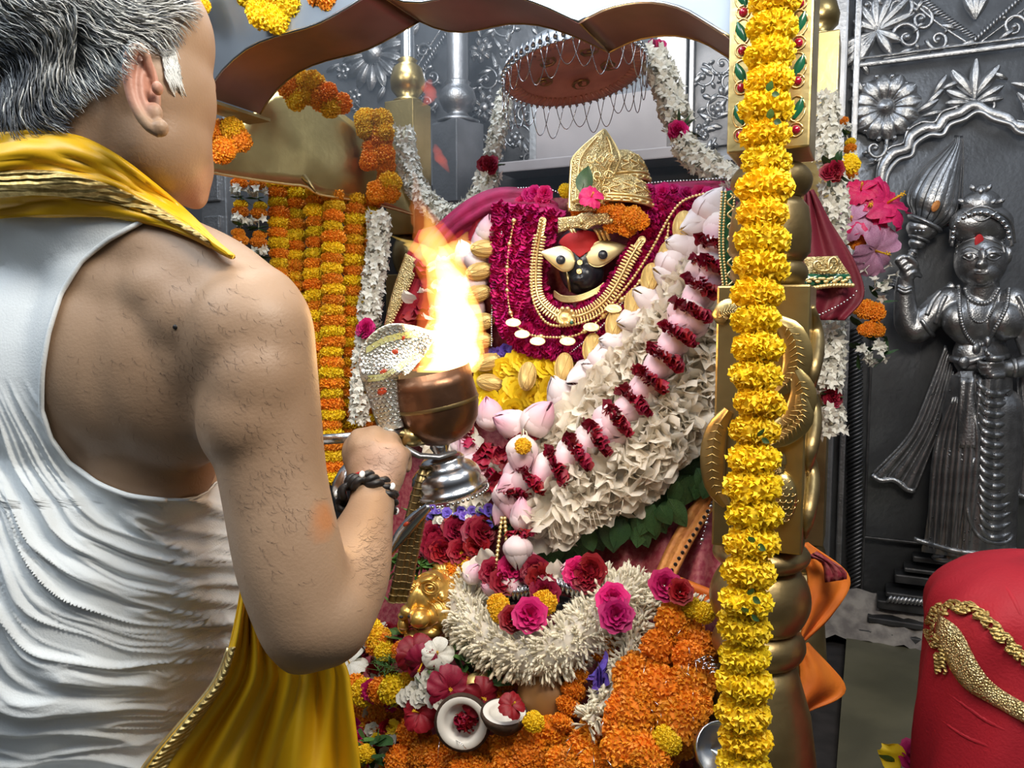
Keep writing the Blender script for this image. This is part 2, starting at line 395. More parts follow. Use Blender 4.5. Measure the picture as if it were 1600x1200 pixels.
def make_bud(seed, m):
    rg = random.Random(seed); mb = MB(); b = rg.uniform(-.06, .06)
    mb.tube([(0, 0, 0), (b, 0, .3), (b*1.5, 0, .6), (b*1.2, .02, .85), (b, .02, 1)], [.05, .06, .1, .12, .02], 5, 0, caps=False)
    if seed % 3 == 0:
        for k in range(4):
            a = k*PI/2; o = Vector((math.cos(a), math.sin(a), 0)); s = Vector((-o.y, o.x, 0))
            mb.add([Vector((b, 0, .75))-s*.09, Vector((b, 0, .75))+s*.09, Vector((b, 0, 1.05))+o*.25], [(0, 1, 2)])
    return mb.mesh('tuberose_bud', m)
TUB = [make_bud(i, M['tuberose']) for i in range(4)]
def make_fold(seed, m):
    """one threaded rose petal seen edge on: a curled, folded sheet; z outwards"""
    rg = random.Random(seed); mb = MB(); rows = []
    for i in range(4):
        t = i/3; row = []
        for j in range(5):
            s = j/4*2-1
            row.append(Vector((s*(.42+.18*math.sin(t*PI)), .16*math.sin(s*4+seed)+.10*t*math.cos(s*3)+rg.uniform(-.05, .05), t*(.9-.25*s*s)+rg.uniform(-.04, .04))))
        rows.append(row)
    mb.grid(rows); rows = [[p+Vector((.1, .26+.1*math.sin(p.x*5), -.12)) for p in r] for r in rows]; mb.grid(rows)
    return mb.mesh('petal', m)
FOLD = [make_fold(i, M['magenta']) for i in range(4)]
FOLD_D = [make_fold(i+9, M['magenta_deep']) for i in range(3)]
FOLD_C = [make_fold(i+19, M['crimson']) for i in range(3)]
def make_ruffle(seed, m, np_=1):
    rg = random.Random(seed); mb = MB(); rows = []
    for i in range(6):
        t = i/5; row = []; w = .62*math.sin(PI*(.12+.72*t))**.8
        for j in range(7):
            s = j/6*2-1
            row.append(Vector((s*w, .15*math.sin(s*5+seed+t*3)*t+.28*t*t-.12*s*s+rg.uniform(-.03, .03), t*1.0-.12*s*s*t+rg.uniform(-.05, .05)*t)))
        rows.append(row)
    mb.grid(rows); return mb.mesh('petal', m)
RUF = [make_ruffle(i, M['white_petal']) for i in range(5)]
def make_leaf(seed, m, w=.34, curl=.25):
    rg = random.Random(seed); mb = MB(); rows = []
    for i in range(8):
        t = i/7; ww = w*math.sin(PI*t**.8)**.8 if 0 < t < 1 else .012; row = []
        for s in (-1, -.5, 0, .5, 1):
            row.append(Vector((s*ww, -abs(s)*ww*.0+.22*abs(s)*ww*2*.5+curl*t*t+.02*math.sin(t*9+s*3), t)))
        rows.append(row)
    mb.grid(rows); mb.tube([(0, -.004, 0), (0, curl*.25-.006, .5), (0, curl-.004, 1)], [.014, .01, .003], 4)
    return mb.mesh('leaf', m)
LEAF = [make_leaf(i, M['leaf'], .30+.04*i) for i in range(3)]; LEAF_L = [make_leaf(i, M['leaf_light'], .28+.05*i) for i in range(3)]
def make_rose(seed, m, rings=((.28, 4, 1.1), (.5, 5, .95), (.75, 6, .75), (1.0, 6, .5))):
    rg = random.Random(seed); mb = MB()
    for (r, n, h) in rings:
        for k in range(n):
            a = 2*PI*(k+rg.random()*.5)/n + r*3; o = Vector((math.cos(a), math.sin(a), 0)); s = Vector((-o.y, o.x, 0)); rows = []
            for i in range(5):
                t = i/4; row = []
                for j in range(5):
                    q = j/4*2-1; w = (.2+r*.62)*math.sin(PI*(.15+.62*t))**.7
                    out_ = r*(t**1.4)*(1-.18*q*q)+.05+ (.1*math.sin(q*4+seed+k) if i == 4 else 0)
                    row.append(o*out_+s*q*w+Vector((0, 0, h*t*.75-.1*(t**3)*r+rg.uniform(-.03, .03))))
                rows.append(row)
            mb.grid(rows)
    return mb.mesh('rose', m)
ROSE = [make_rose(i, M['crimson']) for i in range(3)]; ROSE_M = [make_rose(i+5, M['magenta']) for i in range(3)]
ROSE_Y = [make_rose(i+8, M['marigold_y'], ((.3, 4, .6), (.65, 6, .45), (1, 8, .25))) for i in range(2)]
ROSE_O = [make_rose(i+8, M['marigold_o'], ((.3, 4, .6), (.65, 6, .45), (1, 8, .25))) for i in range(2)]
ROSE_P = [make_rose(i+3, M['purple'], ((.5, 4, .6), (1, 6, .3))) for i in range(2)]
ROSE_W = [make_rose(i+3, M['jasmine'], ((.4, 4, .8), (.9, 6, .4))) for i in range(2)]
def make_hibiscus(seed, m, m2=None):
    rg = random.Random(seed); mb = MB()
    for k in range(5):
        a = 2*PI*k/5+rg.uniform(-.15, .15); o = Vector((math.cos(a), math.sin(a), 0)); s = Vector((-o.y, o.x, 0)); rows = []
        for i in range(7):
            t = i/6; row = []
            for j in range(7):
                q = j/6*2-1; w = .62*t**.6*math.sqrt(max(.05, 1-(max(0, t-.55)/.62)**2))
                row.append(o*(t*1.0-.12*q*q*t)+s*q*w+Vector((0, 0, .55*t-.65*t*t+.13*math.sin(q*7+k+t*3)*t+.20*q*(1 if k % 2 else -1)*t+rg.uniform(-.03, .03)*t)))
            rows.append(row)
        mb.grid(rows)
    mb.tube([(0, 0, 0), (.05, 0, .4), (.1, 0, .65)], [.05, .035, .03], 6, 1)
    for k in range(12):
        a = k*2.4; mb.ell((.1+.06*math.cos(a), .06*math.sin(a), .42+.022*k), (.025,)*3, None, 5, 4, 1)
    return mb.mesh('hibiscus', [m, m2 or M['marigold_s']])
HIB = [make_hibiscus(i, M['hotpink']) for i in range(2)]; HIB_C = make_hibiscus(4, M['crimson']); HIB_L = make_hibiscus(5, M['lilac'])
HIB_W = make_hibiscus(6, M['jasmine'])
def make_lotus(seed, m, open_=0.0, nin=4):
    """closed lotus bud, petals wrapped round one another; z to the tip, unit long, .68 wide"""
    mb = MB(); rg = random.Random(seed)
    for lay, (n, rr, hh) in enumerate(((3, .86, 1.0), (4, .95, .97), (4, 1.0+open_*.2, .80))):
        for k in range(n):
            a0 = 2*PI*k/n+lay*.6+rg.uniform(-.1, .1); rows = []
            for i in range(9):
                t = i/8; prof = .34*rr*math.sin(PI*min(1, (.05+.93*t))**.9)**.75*(1+open_*lay*.25*t); half = (1.05*2*PI/n*.62)*math.sqrt(max(0, 1-t**2.6))+.02; row = []
                for j in range(6):
                    q = j/5*2-1; a = a0+q*half; r = prof*(1+.035*q+.02*lay)
                    row.append(Vector((r*math.cos(a), r*math.sin(a), t*hh-.02*q*q)))
                rows.append(row)
            mb.grid(rows)
    return mb.mesh('lotus_bud', m)
LOT = [make_lotus(i, M['lotus']) for i in range(3)]; LOT_O = [make_lotus(i+4, M['lotus'], .9) for i in range(2)]; LOT_P = [make_lotus(i+8, M['lotus_pale'], .3) for i in range(3)]
_mb = MB(); _mb.ell((0, 0, 0), (1, 1, 1), None, 10, 7); BEAD = {k: _mb.mesh('bead', M[k]) for k in ('gold', 'bright_silver', 'blackbead', 'white_paint', 'brass')}
_mb = MB(); _mb.ell((0, 0, 0), (.62, .62, 1), None, 20, 14)
for k in range(9):                                     # thread wound round the foil ball
    a = k*.35-.2; pts = []
    for j in range(25):
        b = 2*PI*j/24; z = .9*math.sin(b)*math.cos(.3*k-1.2); x = math.cos(b)
        v = Matrix.Rotation(.42*k, 3, 'Z') @ Vector((.66*x*math.sqrt(max(0, 1-z*z*.3)), .22*math.sin(b+k), .98*math.sin(b)*.97))
        l = math.sqrt((v.x/.62)**2+(v.y/.62)**2+v.z**2); pts.append(v/l*1.01)
    _mb.tube(pts, .035, 5, 0, caps=False)
NUG = _mb.mesh('gold_foil_ball', M['gold_foil'])
_mb = MB(); _mb.lathe([(0, -.12), (.8, -.12), (1, -.04), (1, .04), (.85, .14), (.75, .06), (.4, .1), (0, .22)], Matrix.Identity(4), 14); COIN = _mb.mesh('coin', M['gold'])
def leafpiece():
    mb = MB(); mb.ell((0, 0, .5), (.3, .12, .55), None, 8, 6); mb.ell((0, .08, .8), (.18, .1, .2), None, 6, 4); return mb.mesh('gold_leaf_bead', M['gold'])
GLEAF = leafpiece()
TOCAM = Vector((0, -1, .08)).normalized()
# ---------------------------------------------------------------- garland makers
def path3(pts, f, n):
    C = catmull(pts, n)
    return [f(*c) for c in C]
def resample(P, step):
    L = clen(P); n = max(2, int(round(L/step))+1); out = []; i = 0; acc = 0
    S_ = [0]
    for k in range(len(P)-1): S_.append(S_[-1]+(P[k+1]-P[k]).length)
    for q in range(n):
        s = L*q/(n-1)
        while i < len(P)-2 and S_[i+1] < s: i += 1
        t = (s-S_[i])/max(1e-9, S_[i+1]-S_[i]); out.append(P[i].lerp(P[i+1], t))
    return out
def tang(P, i): return (P[min(i+1, len(P)-1)]-P[max(i-1, 0)]).normalized()
def emit(root, name, lst, cap_n=290, mats=None):
    """lst of (mesh, matrix, score); the best scored become parts, the rest one stuff part"""
    lst = sorted(lst, key=lambda t: -t[2])
    for me, m4, _ in lst[:cap_n]: part(name, me, root, m4)
    rest = lst[cap_n:]
    if rest: stuff(root, name+'s', rest)
def stuff(root, name, lst, **tagk):
    VV = []; FF = []; MI = []; mats = []; o = 0; cache = {}
    for me, m4, _ in lst:
        if me.name not in cache:
            co = np.empty(len(me.vertices)*3); me.vertices.foreach_get('co', co)
            mi = np.empty(len(me.polygons), int); me.polygons.foreach_get('material_index', mi)
            loc = []
            for m in me.materials:
                if m not in mats: mats.append(m)
                loc.append(mats.index(m))
            cache[me.name] = (co.reshape(-1, 3), [tuple(p.vertices) for p in me.polygons], [loc[i] for i in mi])
        co, fs, mi = cache[me.name]; A = np.array(m4)
        VV.append(co @ A[:3, :3].T + A[:3, 3]); FF += [tuple(i+o for i in f) for f in fs]; MI += mi; o += len(co)
    v = np.concatenate(VV); c = v.mean(0); me = bpy.data.meshes.new(name); me.from_pydata((v-c).tolist(), [], FF)
    for m in mats: me.materials.append(m)
    me.polygons.foreach_set('material_index', MI); me.polygons.foreach_set('use_smooth', [True]*len(MI)); me.update()
    if root is None:
        ob = obj(name, me); ob.location = c; WORLD[ob.name] = Vector(c); ob['kind'] = 'stuff'; return ob
    ob = part(name, me, root, Matrix.Translation(Vector(c))); ob['kind'] = 'stuff'; return ob
def string_part(root, P, r=.0012, m='string', name='string'):
    mb = MB(); mb.tube(P, r, 5); pmb(name, mb, M[m], root)
def marigold_garland(label, P, keys, r, step, group=None, jit=.1, name='marigold_garland', flat=1.0, rows=1, rowgap=0):
    P = resample(P, step); root = thing(name, label, 'garland', P[0] if P[0].z < P[-1].z else P[-1], group)
    for i, p in enumerate(P):
        t = tang(P, i); k = keys[i % len(keys)] if isinstance(keys, (list, str)) else keys(i)
        s = r*random.uniform(1-jit, 1+jit); q = Matrix.Rotation(random.uniform(0, 6.28), 4, 'Z') @ Matrix.Rotation(random.uniform(-.15, .15), 4, 'X')
        off = Vector((random.uniform(-1, 1), random.uniform(-1, 1), 0))*r*.07
        part('marigold', random.choice(MG[k]), root, frame(p+off, t, (1, 0, 0), (s, s, s*flat)) @ q)
    string_part(root, P)
    return root
def fluffy_garland(label, P, rad, fl, protos, step=.009, ring=8, name='jasmine_garland', cat='garland', cap_n=220, lean=.25, part_name='floret', group=None, flat=1.0, only_front=False):
    P = resample(P, step); root = thing(name, label, cat, min(P, key=lambda p: p.z), group); lst = []
    for i, p in enumerate(P):
        t = tang(P, i); x = t.orthogonal().normalized(); y = t.cross(x)
        for k in range(ring):
            a = 2*PI*(k+random.random()*.6)/ring+i*.7; o = x*math.cos(a)+y*math.sin(a)
            o = (o + t*random.uniform(-lean, lean)+Vector((0, 0, -.12))).normalized()
            s = fl*random.uniform(.85, 1.2); b = p+o*max(0, rad-fl)*random.uniform(.8, 1.05)+t*random.uniform(-.5, .5)*step
            lst.append((random.choice(protos), frame(b, o, Vector((random.random(), random.random(), .1)), s), o.dot(TOCAM)+random.uniform(-.1, .1)))
    core = MB(); core.tube(P, max(.003, (rad-fl)*1.05), 8); pmb('string', core, M['white_petal'] if protos is TUB else M['string'], root)
    emit(root, part_name, lst, cap_n)
    return root
def petal_garland(label, P, rad, protos, step, name='rose_petal_garland', part_name='petal', cap_n=250, ring=5, group=None, flat=.8, sz=1.0):
    P = resample(P, step); root = thing(name, label, 'garland', min(P, key=lambda p: p.z), group); lst = []
    for i, p in enumerate(P):
        t = tang(P, i); x = t.cross(TOCAM).normalized(); y = x.cross(t)
        for k in range(ring):
            a = PI*((k+.5)/ring) + random.uniform(-.25, .25); o = x*math.cos(a)+y*abs(math.sin(a))*flat
            if o.dot(TOCAM) < 0 and abs(math.cos(a)) < .5: o = x*math.cos(a)-y*abs(math.sin(a))*flat
            side = o.cross(t)
            lst.append((random.choice(protos), frame(p+o*rad*.35+t*random.uniform(-.4, .4)*step, (o+t*random.uniform(-.2, .2)), side+t*random.uniform(-.25, .25), rad*.72*sz*random.uniform(.9, 1.15)), o.dot(TOCAM)+random.uniform(-.1, .1)))
    core = MB(); core.tube(P, rad*.45, 8); pmb('string', core, protos[0].materials[0], root)
    emit(root, part_name, lst, cap_n); return root
def bead_chain(label, P, r, step, key='gold', name='bead_necklace', part_name='bead', cat='necklace', big=0, bigr=1.8, bigme=None, group=None):
    P = resample(P, step); root = thing(name, label, cat, min(P, key=lambda p: p.z), group)
    for i, p in enumerate(P):
        b = big and i % big == 0
        part(part_name if not b else 'large_bead', (bigme if b and bigme else BEAD[key]), root, frame(p, tang(P, i), TOCAM, r*(bigr if b else 1)))
    string_part(root, P, r*.3, key if key in M else 'gold', 'cord')
    return root
# ================================================================ the setting
PZ = .63                                             # top of the stone platform
def wallframe(px, py, off=0):                        # a frame lying on the silver wall: x along it, y up, z out
    p = WL(px, py, off); n = -V
    return Matrix(((U.x, 0, n.x, p.x), (U.y, 0, n.y, p.y), (U.z, 1, n.z, p.z), (0, 0, 0, 1)))
def uz(P):                                           # world point to wall coordinates
    d = P-PW; return d.dot(U), P.z
def wbox(x0, x1, z0, z1, off, th):                   # slab on the wall in wall coordinates
    c = PW + U*((x0+x1)/2); c.z = (z0+z1)/2; c = c-V*off
    m4 = Matrix(((U.x, -V.x, 0, c.x), (U.y, -V.y, 0, c.y), (0, 0, 1, c.z), (0, 0, 0, 1)))
    return m4, (x1-x0)/2, th/2, (z1-z0)/2
mb = MB(); a = wbox(-1.6, 2.3, 0, 3.1, -.06, .1); mb.box(*a)
wall = one('wall_back', mb, M['silver'], 'wall of embossed silver sheet behind the shrine', None, kind='structure')
if 'category' in wall: del wall['category']
def wb(x0, x1, z0, z1, off, th, bev=.004, m='silver', name='panel_frame', mat_=None):
    mb = MB(); a = wbox(x0, x1, z0, z1, off, th); mb.box(a[0], a[1], a[2], a[3], 0, bev); return pmb(name, mb, M[m], wall, smooth=False)
def wtube(pxs, r, m='silver_hi', name='moulding', off=.006, seg=8, taper=False, n=None, parent=None, flat=1.0):
    n = n or max(6, len(pxs)*6); C = catmull([(a, b) for a, b in pxs], n); P = [WL(a, b, off) for a, b in C]
    rr = [r*(1-.75*abs(i/(n-1)*2-1)**2 if taper == 2 else (1-.8*i/(n-1) if taper else 1)) for i in range(n)]
    mb = MB(); mb.tube(P, rr, seg, 0, flat, True, V); return pmb(name, mb, M[m], parent or wall)
def wrope(pxs, r, m='silver_hi', pitch=.012, name='rope_moulding', off=.01):
    n = 60; C = catmull([(a, b) for a, b in pxs], n); P = resample([WL(a, b, off) for a, b in C], pitch); mb = MB()
    for i in range(len(P)-1):
        t = tang(P, i); s = t.cross(V); d = (t*.8+s).normalized(); mb.tube([P[i]-d*r, P[i]-V*r*.5, P[i]+d*r], [pitch*.2, pitch*.42, pitch*.2], 5)
    return pmb(name, mb, M[m], wall)
def wpetal(cx, cy, ang, r0, r1, w, m='silver_hi', parent=None, name='petal', off=.005, lift=.012):
    """leaf or petal of repousse metal; angle in degrees from +x counter-clockwise on the picture; sizes in pixels at the wall"""
    a = math.radians(ang); s = dW(cx, cy)/FPX; o = WL(cx, cy, off); e = U*math.cos(a)+Z*math.sin(a); f = -U*math.sin(a)+Z*math.cos(a); rows = []
    for i in range(8):
        t = i/7; ww = w*s*.5*math.sin(PI*(.05+.90*t**1.25))**.7
        rows.append([o+e*(r0+(r1-r0)*t)*s+f*ww*q-V*(lift*(1-q*q)*math.sin(PI*(.1+.8*t))-.35*lift*(1 if abs(q) < .1 else 0)) for q in (-1, -.6, -.25, 0, .25, .6, 1)])
    mb = MB(); mb.grid(rows); return pmb(name, mb, M[m], parent or wall)
def wflower(cx, cy, r, n, m='silver_hi', name='rosette', w=None, core=.25, lift=.014, off=.004):
    s = dW(cx, cy)/FPX; mb = MB(); m4 = wallframe(cx, cy, off)
    mb.lathe([(0, .0), (r*s*core*1.2, 0), (r*s*core, r*s*.10), (r*s*core*.7, r*s*.2), (0.0001, r*s*.24)], m4, 20); c = pmb(name, mb, M[m], wall)
    w = w or 2*PI*r*.62/n*1.05
    for k in range(n): wpetal(cx, cy, 360*k/n+7, r*core*.9, r, w, m, c, lift=lift, off=off)
    return c
def wleaf(x, y, ang, l, w, m='silver_hi'): return wpetal(x, y, ang, 0, l, w, m, None, 'embossed_leaf')
def spiral(cx, cy, r, turns=1.4, a0=0, sgn=1, n=26):
    return [(cx+r*(1-t*.82)*math.cos(math.radians(a0)+sgn*t*turns*2*PI), cy-r*(1-t*.82)*math.sin(math.radians(a0)+sgn*t*turns*2*PI)) for t in [i/(n-1) for i in range(n)]]
def wscroll(cx, cy, r, a0=0, sgn=1, turns=1.3, bud=True, leaves=3, m='silver_hi', tr=4.0):
    s = dW(cx, cy)/FPX; P = spiral(cx, cy, r, turns, a0, sgn); mb = MB()
    pts = [WL(a, b, .005) for a, b in P]; mb.tube(pts, [tr*s*(1-.5*i/25) for i in range(26)], 7); c = pmb('scroll_vine', mb, M[m], wall)
    if bud: mb = MB(); mb.ell(WL(cx, cy, .006), (r*.24*s,)*3, None, 10, 7); pmb('bud', mb, M[m], c)
    for k in range(leaves):
        t = (k+.5)/leaves*.55; a = math.radians(a0)+sgn*t*turns*2*PI; rr = r*(1-t*.82)
        wpetal(cx+rr*math.cos(a), cy-rr*math.sin(a), math.degrees(a)+sgn*35, 0, r*.62, r*.34, m, c, 'leaf')
    return c
# --- floor of the hall, platform of green stone, rubble edge at the foot of the wall
mb = MB(); mb.box(Matrix.Translation((.3, .9, -.05)), 3.2, 3.2, .05)
fl = one('floor', mb, M['stone'], 'dark stone floor of the hall', None, kind='structure')
def slab(name, pts, z0, z1, m, label):
    mb = MB(); n = len(pts); vs = [(p.x, p.y, z0) for p in pts]+[(p.x, p.y, z1) for p in pts]
    mb.add(vs, [tuple(range(n-1, -1, -1)), tuple(range(n, 2*n))]+[(i, (i+1) % n, n+(i+1) % n, n+i) for i in range(n)])
    return one(name, mb, M[m], label, None, kind='structure', smooth=False)
q0 = PF+U*.11-V*.35
slab('trim_1', [q0, q0+U*1.2, q0+U*1.2+V*2.6, q0+V*2.6], 0, PZ, 'stone', 'dark green stone ledge at the foot of the silver wall')
b0 = PF-U*1.15-V*.05
slab('trim_2', [b0, b0+U*1.258, b0+U*1.258+V*1.9, b0+V*1.9], 0, .60, 'dark', 'dark stone platform under the shrine')
mb = MB(); rg = random.Random(3); rows = []
for i in range(34):
    x = .95+i*.028; row = []
    for j, (o, h) in enumerate(((.0, .10), (.03, .105), (.07, .07), (.11, .03), (.14, .0))):
        p = PW+U*x-V*(o+rg.uniform(-.012, .012)-.01); row.append(Vector((p.x, p.y, PZ+h+rg.uniform(-.01, .01))))
    rows.append(row)
mb.grid(rows); one('trim_3', mb, M['rubble'], 'rough grey mortar edge along the foot of the silver wall', None, kind='structure')
# --- right side wall panels
def wx(px, py): return uz(WL(px, py))
xL = wx(1318, 600)[0]; z_top = wx(1320, 107)[1]
wb(wx(1276, 400)[0], wx(1314, 400)[0], PZ, 3.0, .02, .05, .006, 'silver', 'pilaster')
wb(xL-.004, xL+.012, PZ, 3.0, .012, .02, .004, 'silver_hi')
wb(xL, xL+1.2, z_top-.006, z_top+.006, .012, .014, .004, 'silver_hi'); wb(xL, xL+1.2, z_top+.014, z_top+.02, .012, .010, .003, 'silver_hi')
# diagonal rope diamond top right
wrope([(1420, -20), (1470, 22), (1524, 62)], .011, pitch=.0085); wrope([(1524, 62), (1570, 20), (1610, -18)], .011, pitch=.0085)
wtube([(1410, -12), (1465, 36), (1522, 74)], .0035); wtube([(1522, 74), (1575, 34), (1620, -2)], .0035)
for a in (80, 100, 60): wleaf(1524, 30, a+10, 46, 16)
# carnation and scrolls top left of that panel
for k, a in enumerate((200, 214, 228, 240)): wleaf(1368, 50, a, 62, 20)
for a, l in ((20, 55), (45, 62), (70, 60), (95, 55), (120, 50), (150, 40), (-30, 40), (-60, 44)): wleaf(1370, 48, a, l, 17)
wscroll(1354, 8, 22, 0, 1); wscroll(1418, 58, 24, 180, -1); wscroll(1466, 62, 18, 180, 1); wscroll(1440, 30, 20, 90, -1, leaves=2); wscroll(1585, 42, 20, 0, 1); wscroll(1405, 12, 22, 40, -1)
wtube([(1380, 92), (1430, 84), (1480, 70), (1500, 70)], .003, taper=1)
for x, y, a in ((1400, 88, 20), (1500, 72, 10), (1345, 96, -60), (1560, 62, 30), (1350, 30, 250), (1335, 60, 80), (1430, 20, 60), (1470, 40, -20)): wleaf(x, y, a, 24, 11)
# rosette, acanthus and the lobed arch
wflower(1384, 168, 50, 12, w=32, core=.26, lift=.020)
for k in range(12): mb = MB(); mb.ell(WL(1384+47*math.cos(k*PI/6+.3), 168-50*math.sin(k*PI/6+.3), .004), (.008,)*3, None, 8, 6); pmb('bead', mb, M['silver_hi'], wall)
wleaf(1352, 142, 150, 26, 14); wleaf(1350, 146, 120, 26, 12); wleaf(1350, 150, 190, 22, 12)
wscroll(1368, 232, 18, 20, -1, 1.0, True, 3); wtube([(1386, 218), (1384, 236), (1370, 252), (1350, 258)], .006, taper=1)
arch = [(1376, 292), (1380, 262), (1396, 240), (1418, 232), (1424, 214), (1446, 200), (1466, 200), (1478, 184), (1500, 176), (1522, 164), (1546, 176), (1572, 184), (1585, 196), (1612, 200)]
wtube(arch, .013, 'silver_hi', 'arch_moulding', .012, 8, n=80, flat=.55); wtube([(x+7, y+11) for x, y in arch], .007, 'silver', 'arch_moulding', .016, 8, n=80)
wtube([(x-6, y-9) for x, y in arch], .004, 'silver_hi', 'arch_moulding', .006, 8, n=80)
for x, y, a, l, w_ in ((1522, 160, 90, 66, 16), (1520, 150, 125, 52, 18), (1524, 150, 55, 52, 18), (1518, 158, 150, 40, 15), (1526, 158, 30, 40, 15), (1516, 160, 175, 34, 13), (1528, 160, 5, 34, 13),
                       (1432, 176, 30, 34, 13), (1446, 166, 45, 34, 12), (1458, 150, 60, 34, 12), (1470, 140, 20, 26, 11), (1440, 182, 10, 30, 10), (1580, 130, -20, 30, 12), (1590, 145, -50, 34, 12), (1598, 160, -60, 34, 12), (1575, 124, 150, 24, 10)):
    wleaf(x, y, a, l, w_)
wscroll(1500, 166, 14, 0, 1, .9, False, 0); wscroll(1546, 166, 14, 180, -1, .9, False, 0)
# the ribbed dark pilaster, panel edges lower down
mb = MB()
for i in range(64):
    y0 = 520+i*6.4; A = WL(1324, y0, .008); B = WL(1348, y0-12, .008); mb.tube([A, B], .0042, 5)
pmb('ribbed_pilaster', mb, M['silver_dark'], wall)
wb(wx(1353, 700)[0], wx(1353, 700)[0]+.008, PZ+.1, wx(1353, 520)[1], .01, .012, .003, 'silver_dark')
wb(wx(1353, 700)[0], 1.75, wx(1400, 843)[1]-.004, wx(1400, 843)[1]+.004, .01, .012, .003, 'silver_dark')
for i, (y, o, h) in enumerate(((868, .05, 8), (884, .065, 6), (900, .06, 12), (922, .085, 7), (940, .08, 12), (962, .10, 8), (984, .11, 12))):
    x0 = wx(1425-i*14, y)[0]; z = wx(1450, y)[1]; wb(x0, 1.75, z-h*.001, z+h*.001, o*.5, o, .004, 'silver_dark', 'plinth_course')
mb = MB()
for i in range(40):
    A = WL(1390+i*6, 936+i*.6, .09); mb.ell(A, (.006, .006, .012), Matrix.Rotation(.6, 3, 'Y'), 6, 5)
pmb('plinth_beading', mb, M['silver_figure'], wall)
# --- left silver panels above the brass arch
wflower(583, 82, 58, 14, w=20, core=.30, lift=.02)
wrope([(505, 130), (560, 178), (606, 232)], .012, pitch=.011); wrope([(700, 50), (664, 105), (620, 190)], .012, pitch=.011)
wtube([(500, 118), (560, 166), (612, 222)], .004); wtube([(690, 44), (655, 100), (610, 185)], .004)
wflower(553, 152, 15, 6, core=.3); wflower(536, 112, 14, 5, core=.3)
for x, y, a in ((530, 100, 200), (545, 95, 120), (590, 160, 60), (565, 175, 300), (600, 245, 100), (590, 250, 130), (612, 246, 70), (540, 65, 150), (640, 60, 50)): wleaf(x, y, a, 26, 12)
for x, y, r, a, s in ((676, 120, 16, 90, 1), (668, 160, 14, 0, -1), (662, 80, 12, 0, 1)): wscroll(x, y, r, a, s)
# scroll panel with roses, left of the niche
x0 = wx(734, 200)[0]; x1 = wx(838, 200)[0]
wb(x0-.012, x0, wx(735, 290)[1], 3.0, .01, .02, .003, 'silver_hi')
wb(x0, x1, wx(735, 290)[1], 3.0, .0, .008, .001, 'silver_dark', 'panel_ground'); wb(wx(1086, 150)[0], wx(1150, 150)[0], wx(1120, 228)[1], 3.0, .0, .008, .001, 'silver_dark', 'panel_ground')
for (x, y, r, n) in ((752, 78, 20, 7), (756, 168, 22, 8), (806, 218, 14, 6), (776, 250, 13, 6), (790, 80, 12, 5), (745, 30, 14, 6)):
    wflower(x, y, r, n, core=.34); 
for x, y, r, a, s in ((806, 216, 26, 0, 1), (760, 125, 20, 90, -1), (790, 40, 20, 180, 1), (755, 220, 20, 0, -1), (822, 180, 15, 90, 1), (770, 262, 16, 180, 1), (828, 250, 14, 0, 1), (745, 190, 12, 0, 1)): wscroll(x, y, r, a, s, 1.2, True, 4, tr=2.2)
for k in range(46): wleaf(random.uniform(738, 832), random.uniform(30, 268), random.uniform(0, 360), random.uniform(16, 24), 9)
# scroll panel right of the niche
for x, y, r, a, s in ((1122, 172, 26, 0, 1), (1098, 120, 20, 90, -1), (1128, 100, 18, 180, 1), (1100, 215, 18, 0, -1), (1140, 130, 14, 90, 1)): wscroll(x, y, r, a, s, 1.2, True, 5, tr=2.2)
wflower(1098, 205, 14, 6, core=.3); wflower(1121, 172, 13, 5, core=.3)
for k in range(12): wleaf(random.uniform(1088, 1145), random.uniform(85, 225), random.uniform(0, 360), random.uniform(18, 26), 10)
wb(wx(1078, 150)[0], wx(1086, 150)[0], 1.7, 3.0, .012, .024, .003, 'silver'); wb(wx(1030, 150)[0], wx(1076, 150)[0], 1.7, 3.0, .02, .04, .003, 'silver')
# --- marble niche with its shelf
mb = MB(); a = wbox(wx(856, 200)[0], wx(1055, 200)[0], wx(900, 262)[1], wx(900, 170)[1], .05, .10); mb.box(a[0], a[1], a[2], a[3], 0, .004)
one('trim_4', mb, M['marble'], 'pale marble block behind the crown, under the silver parasol', None, kind='structure', smooth=False)
mb = MB(); a = wbox(wx(816, 270)[0], wx(1118, 240)[0], wx(900, 272)[1]-.012, wx(900, 262)[1], .09, .18); mb.box(a[0], a[1], a[2], a[3], 0, .004)
one('trim_5', mb, M['marble'], 'pale marble shelf running behind the crown', None, kind='structure', smooth=False)
mb = MB(); a = wbox(wx(838, 200)[0], wx(856, 200)[0], wx(840, 268)[1], wx(840, 165)[1], .03, .06); mb.box(a[0], a[1], a[2], a[3], 0, .003)
one('trim_6', mb, M['silver'], 'narrow silver jamb at the left of the marble block', None, kind='structure', smooth=False)
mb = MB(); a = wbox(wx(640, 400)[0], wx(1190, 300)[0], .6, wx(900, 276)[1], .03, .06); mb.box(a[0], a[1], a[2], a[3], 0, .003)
one('trim_7', mb, M['dark'], 'near-black slab standing in for a recess below the marble shelf', None, kind='structure', smooth=False)  # solid slab; the darkness of a recess is put into its colour
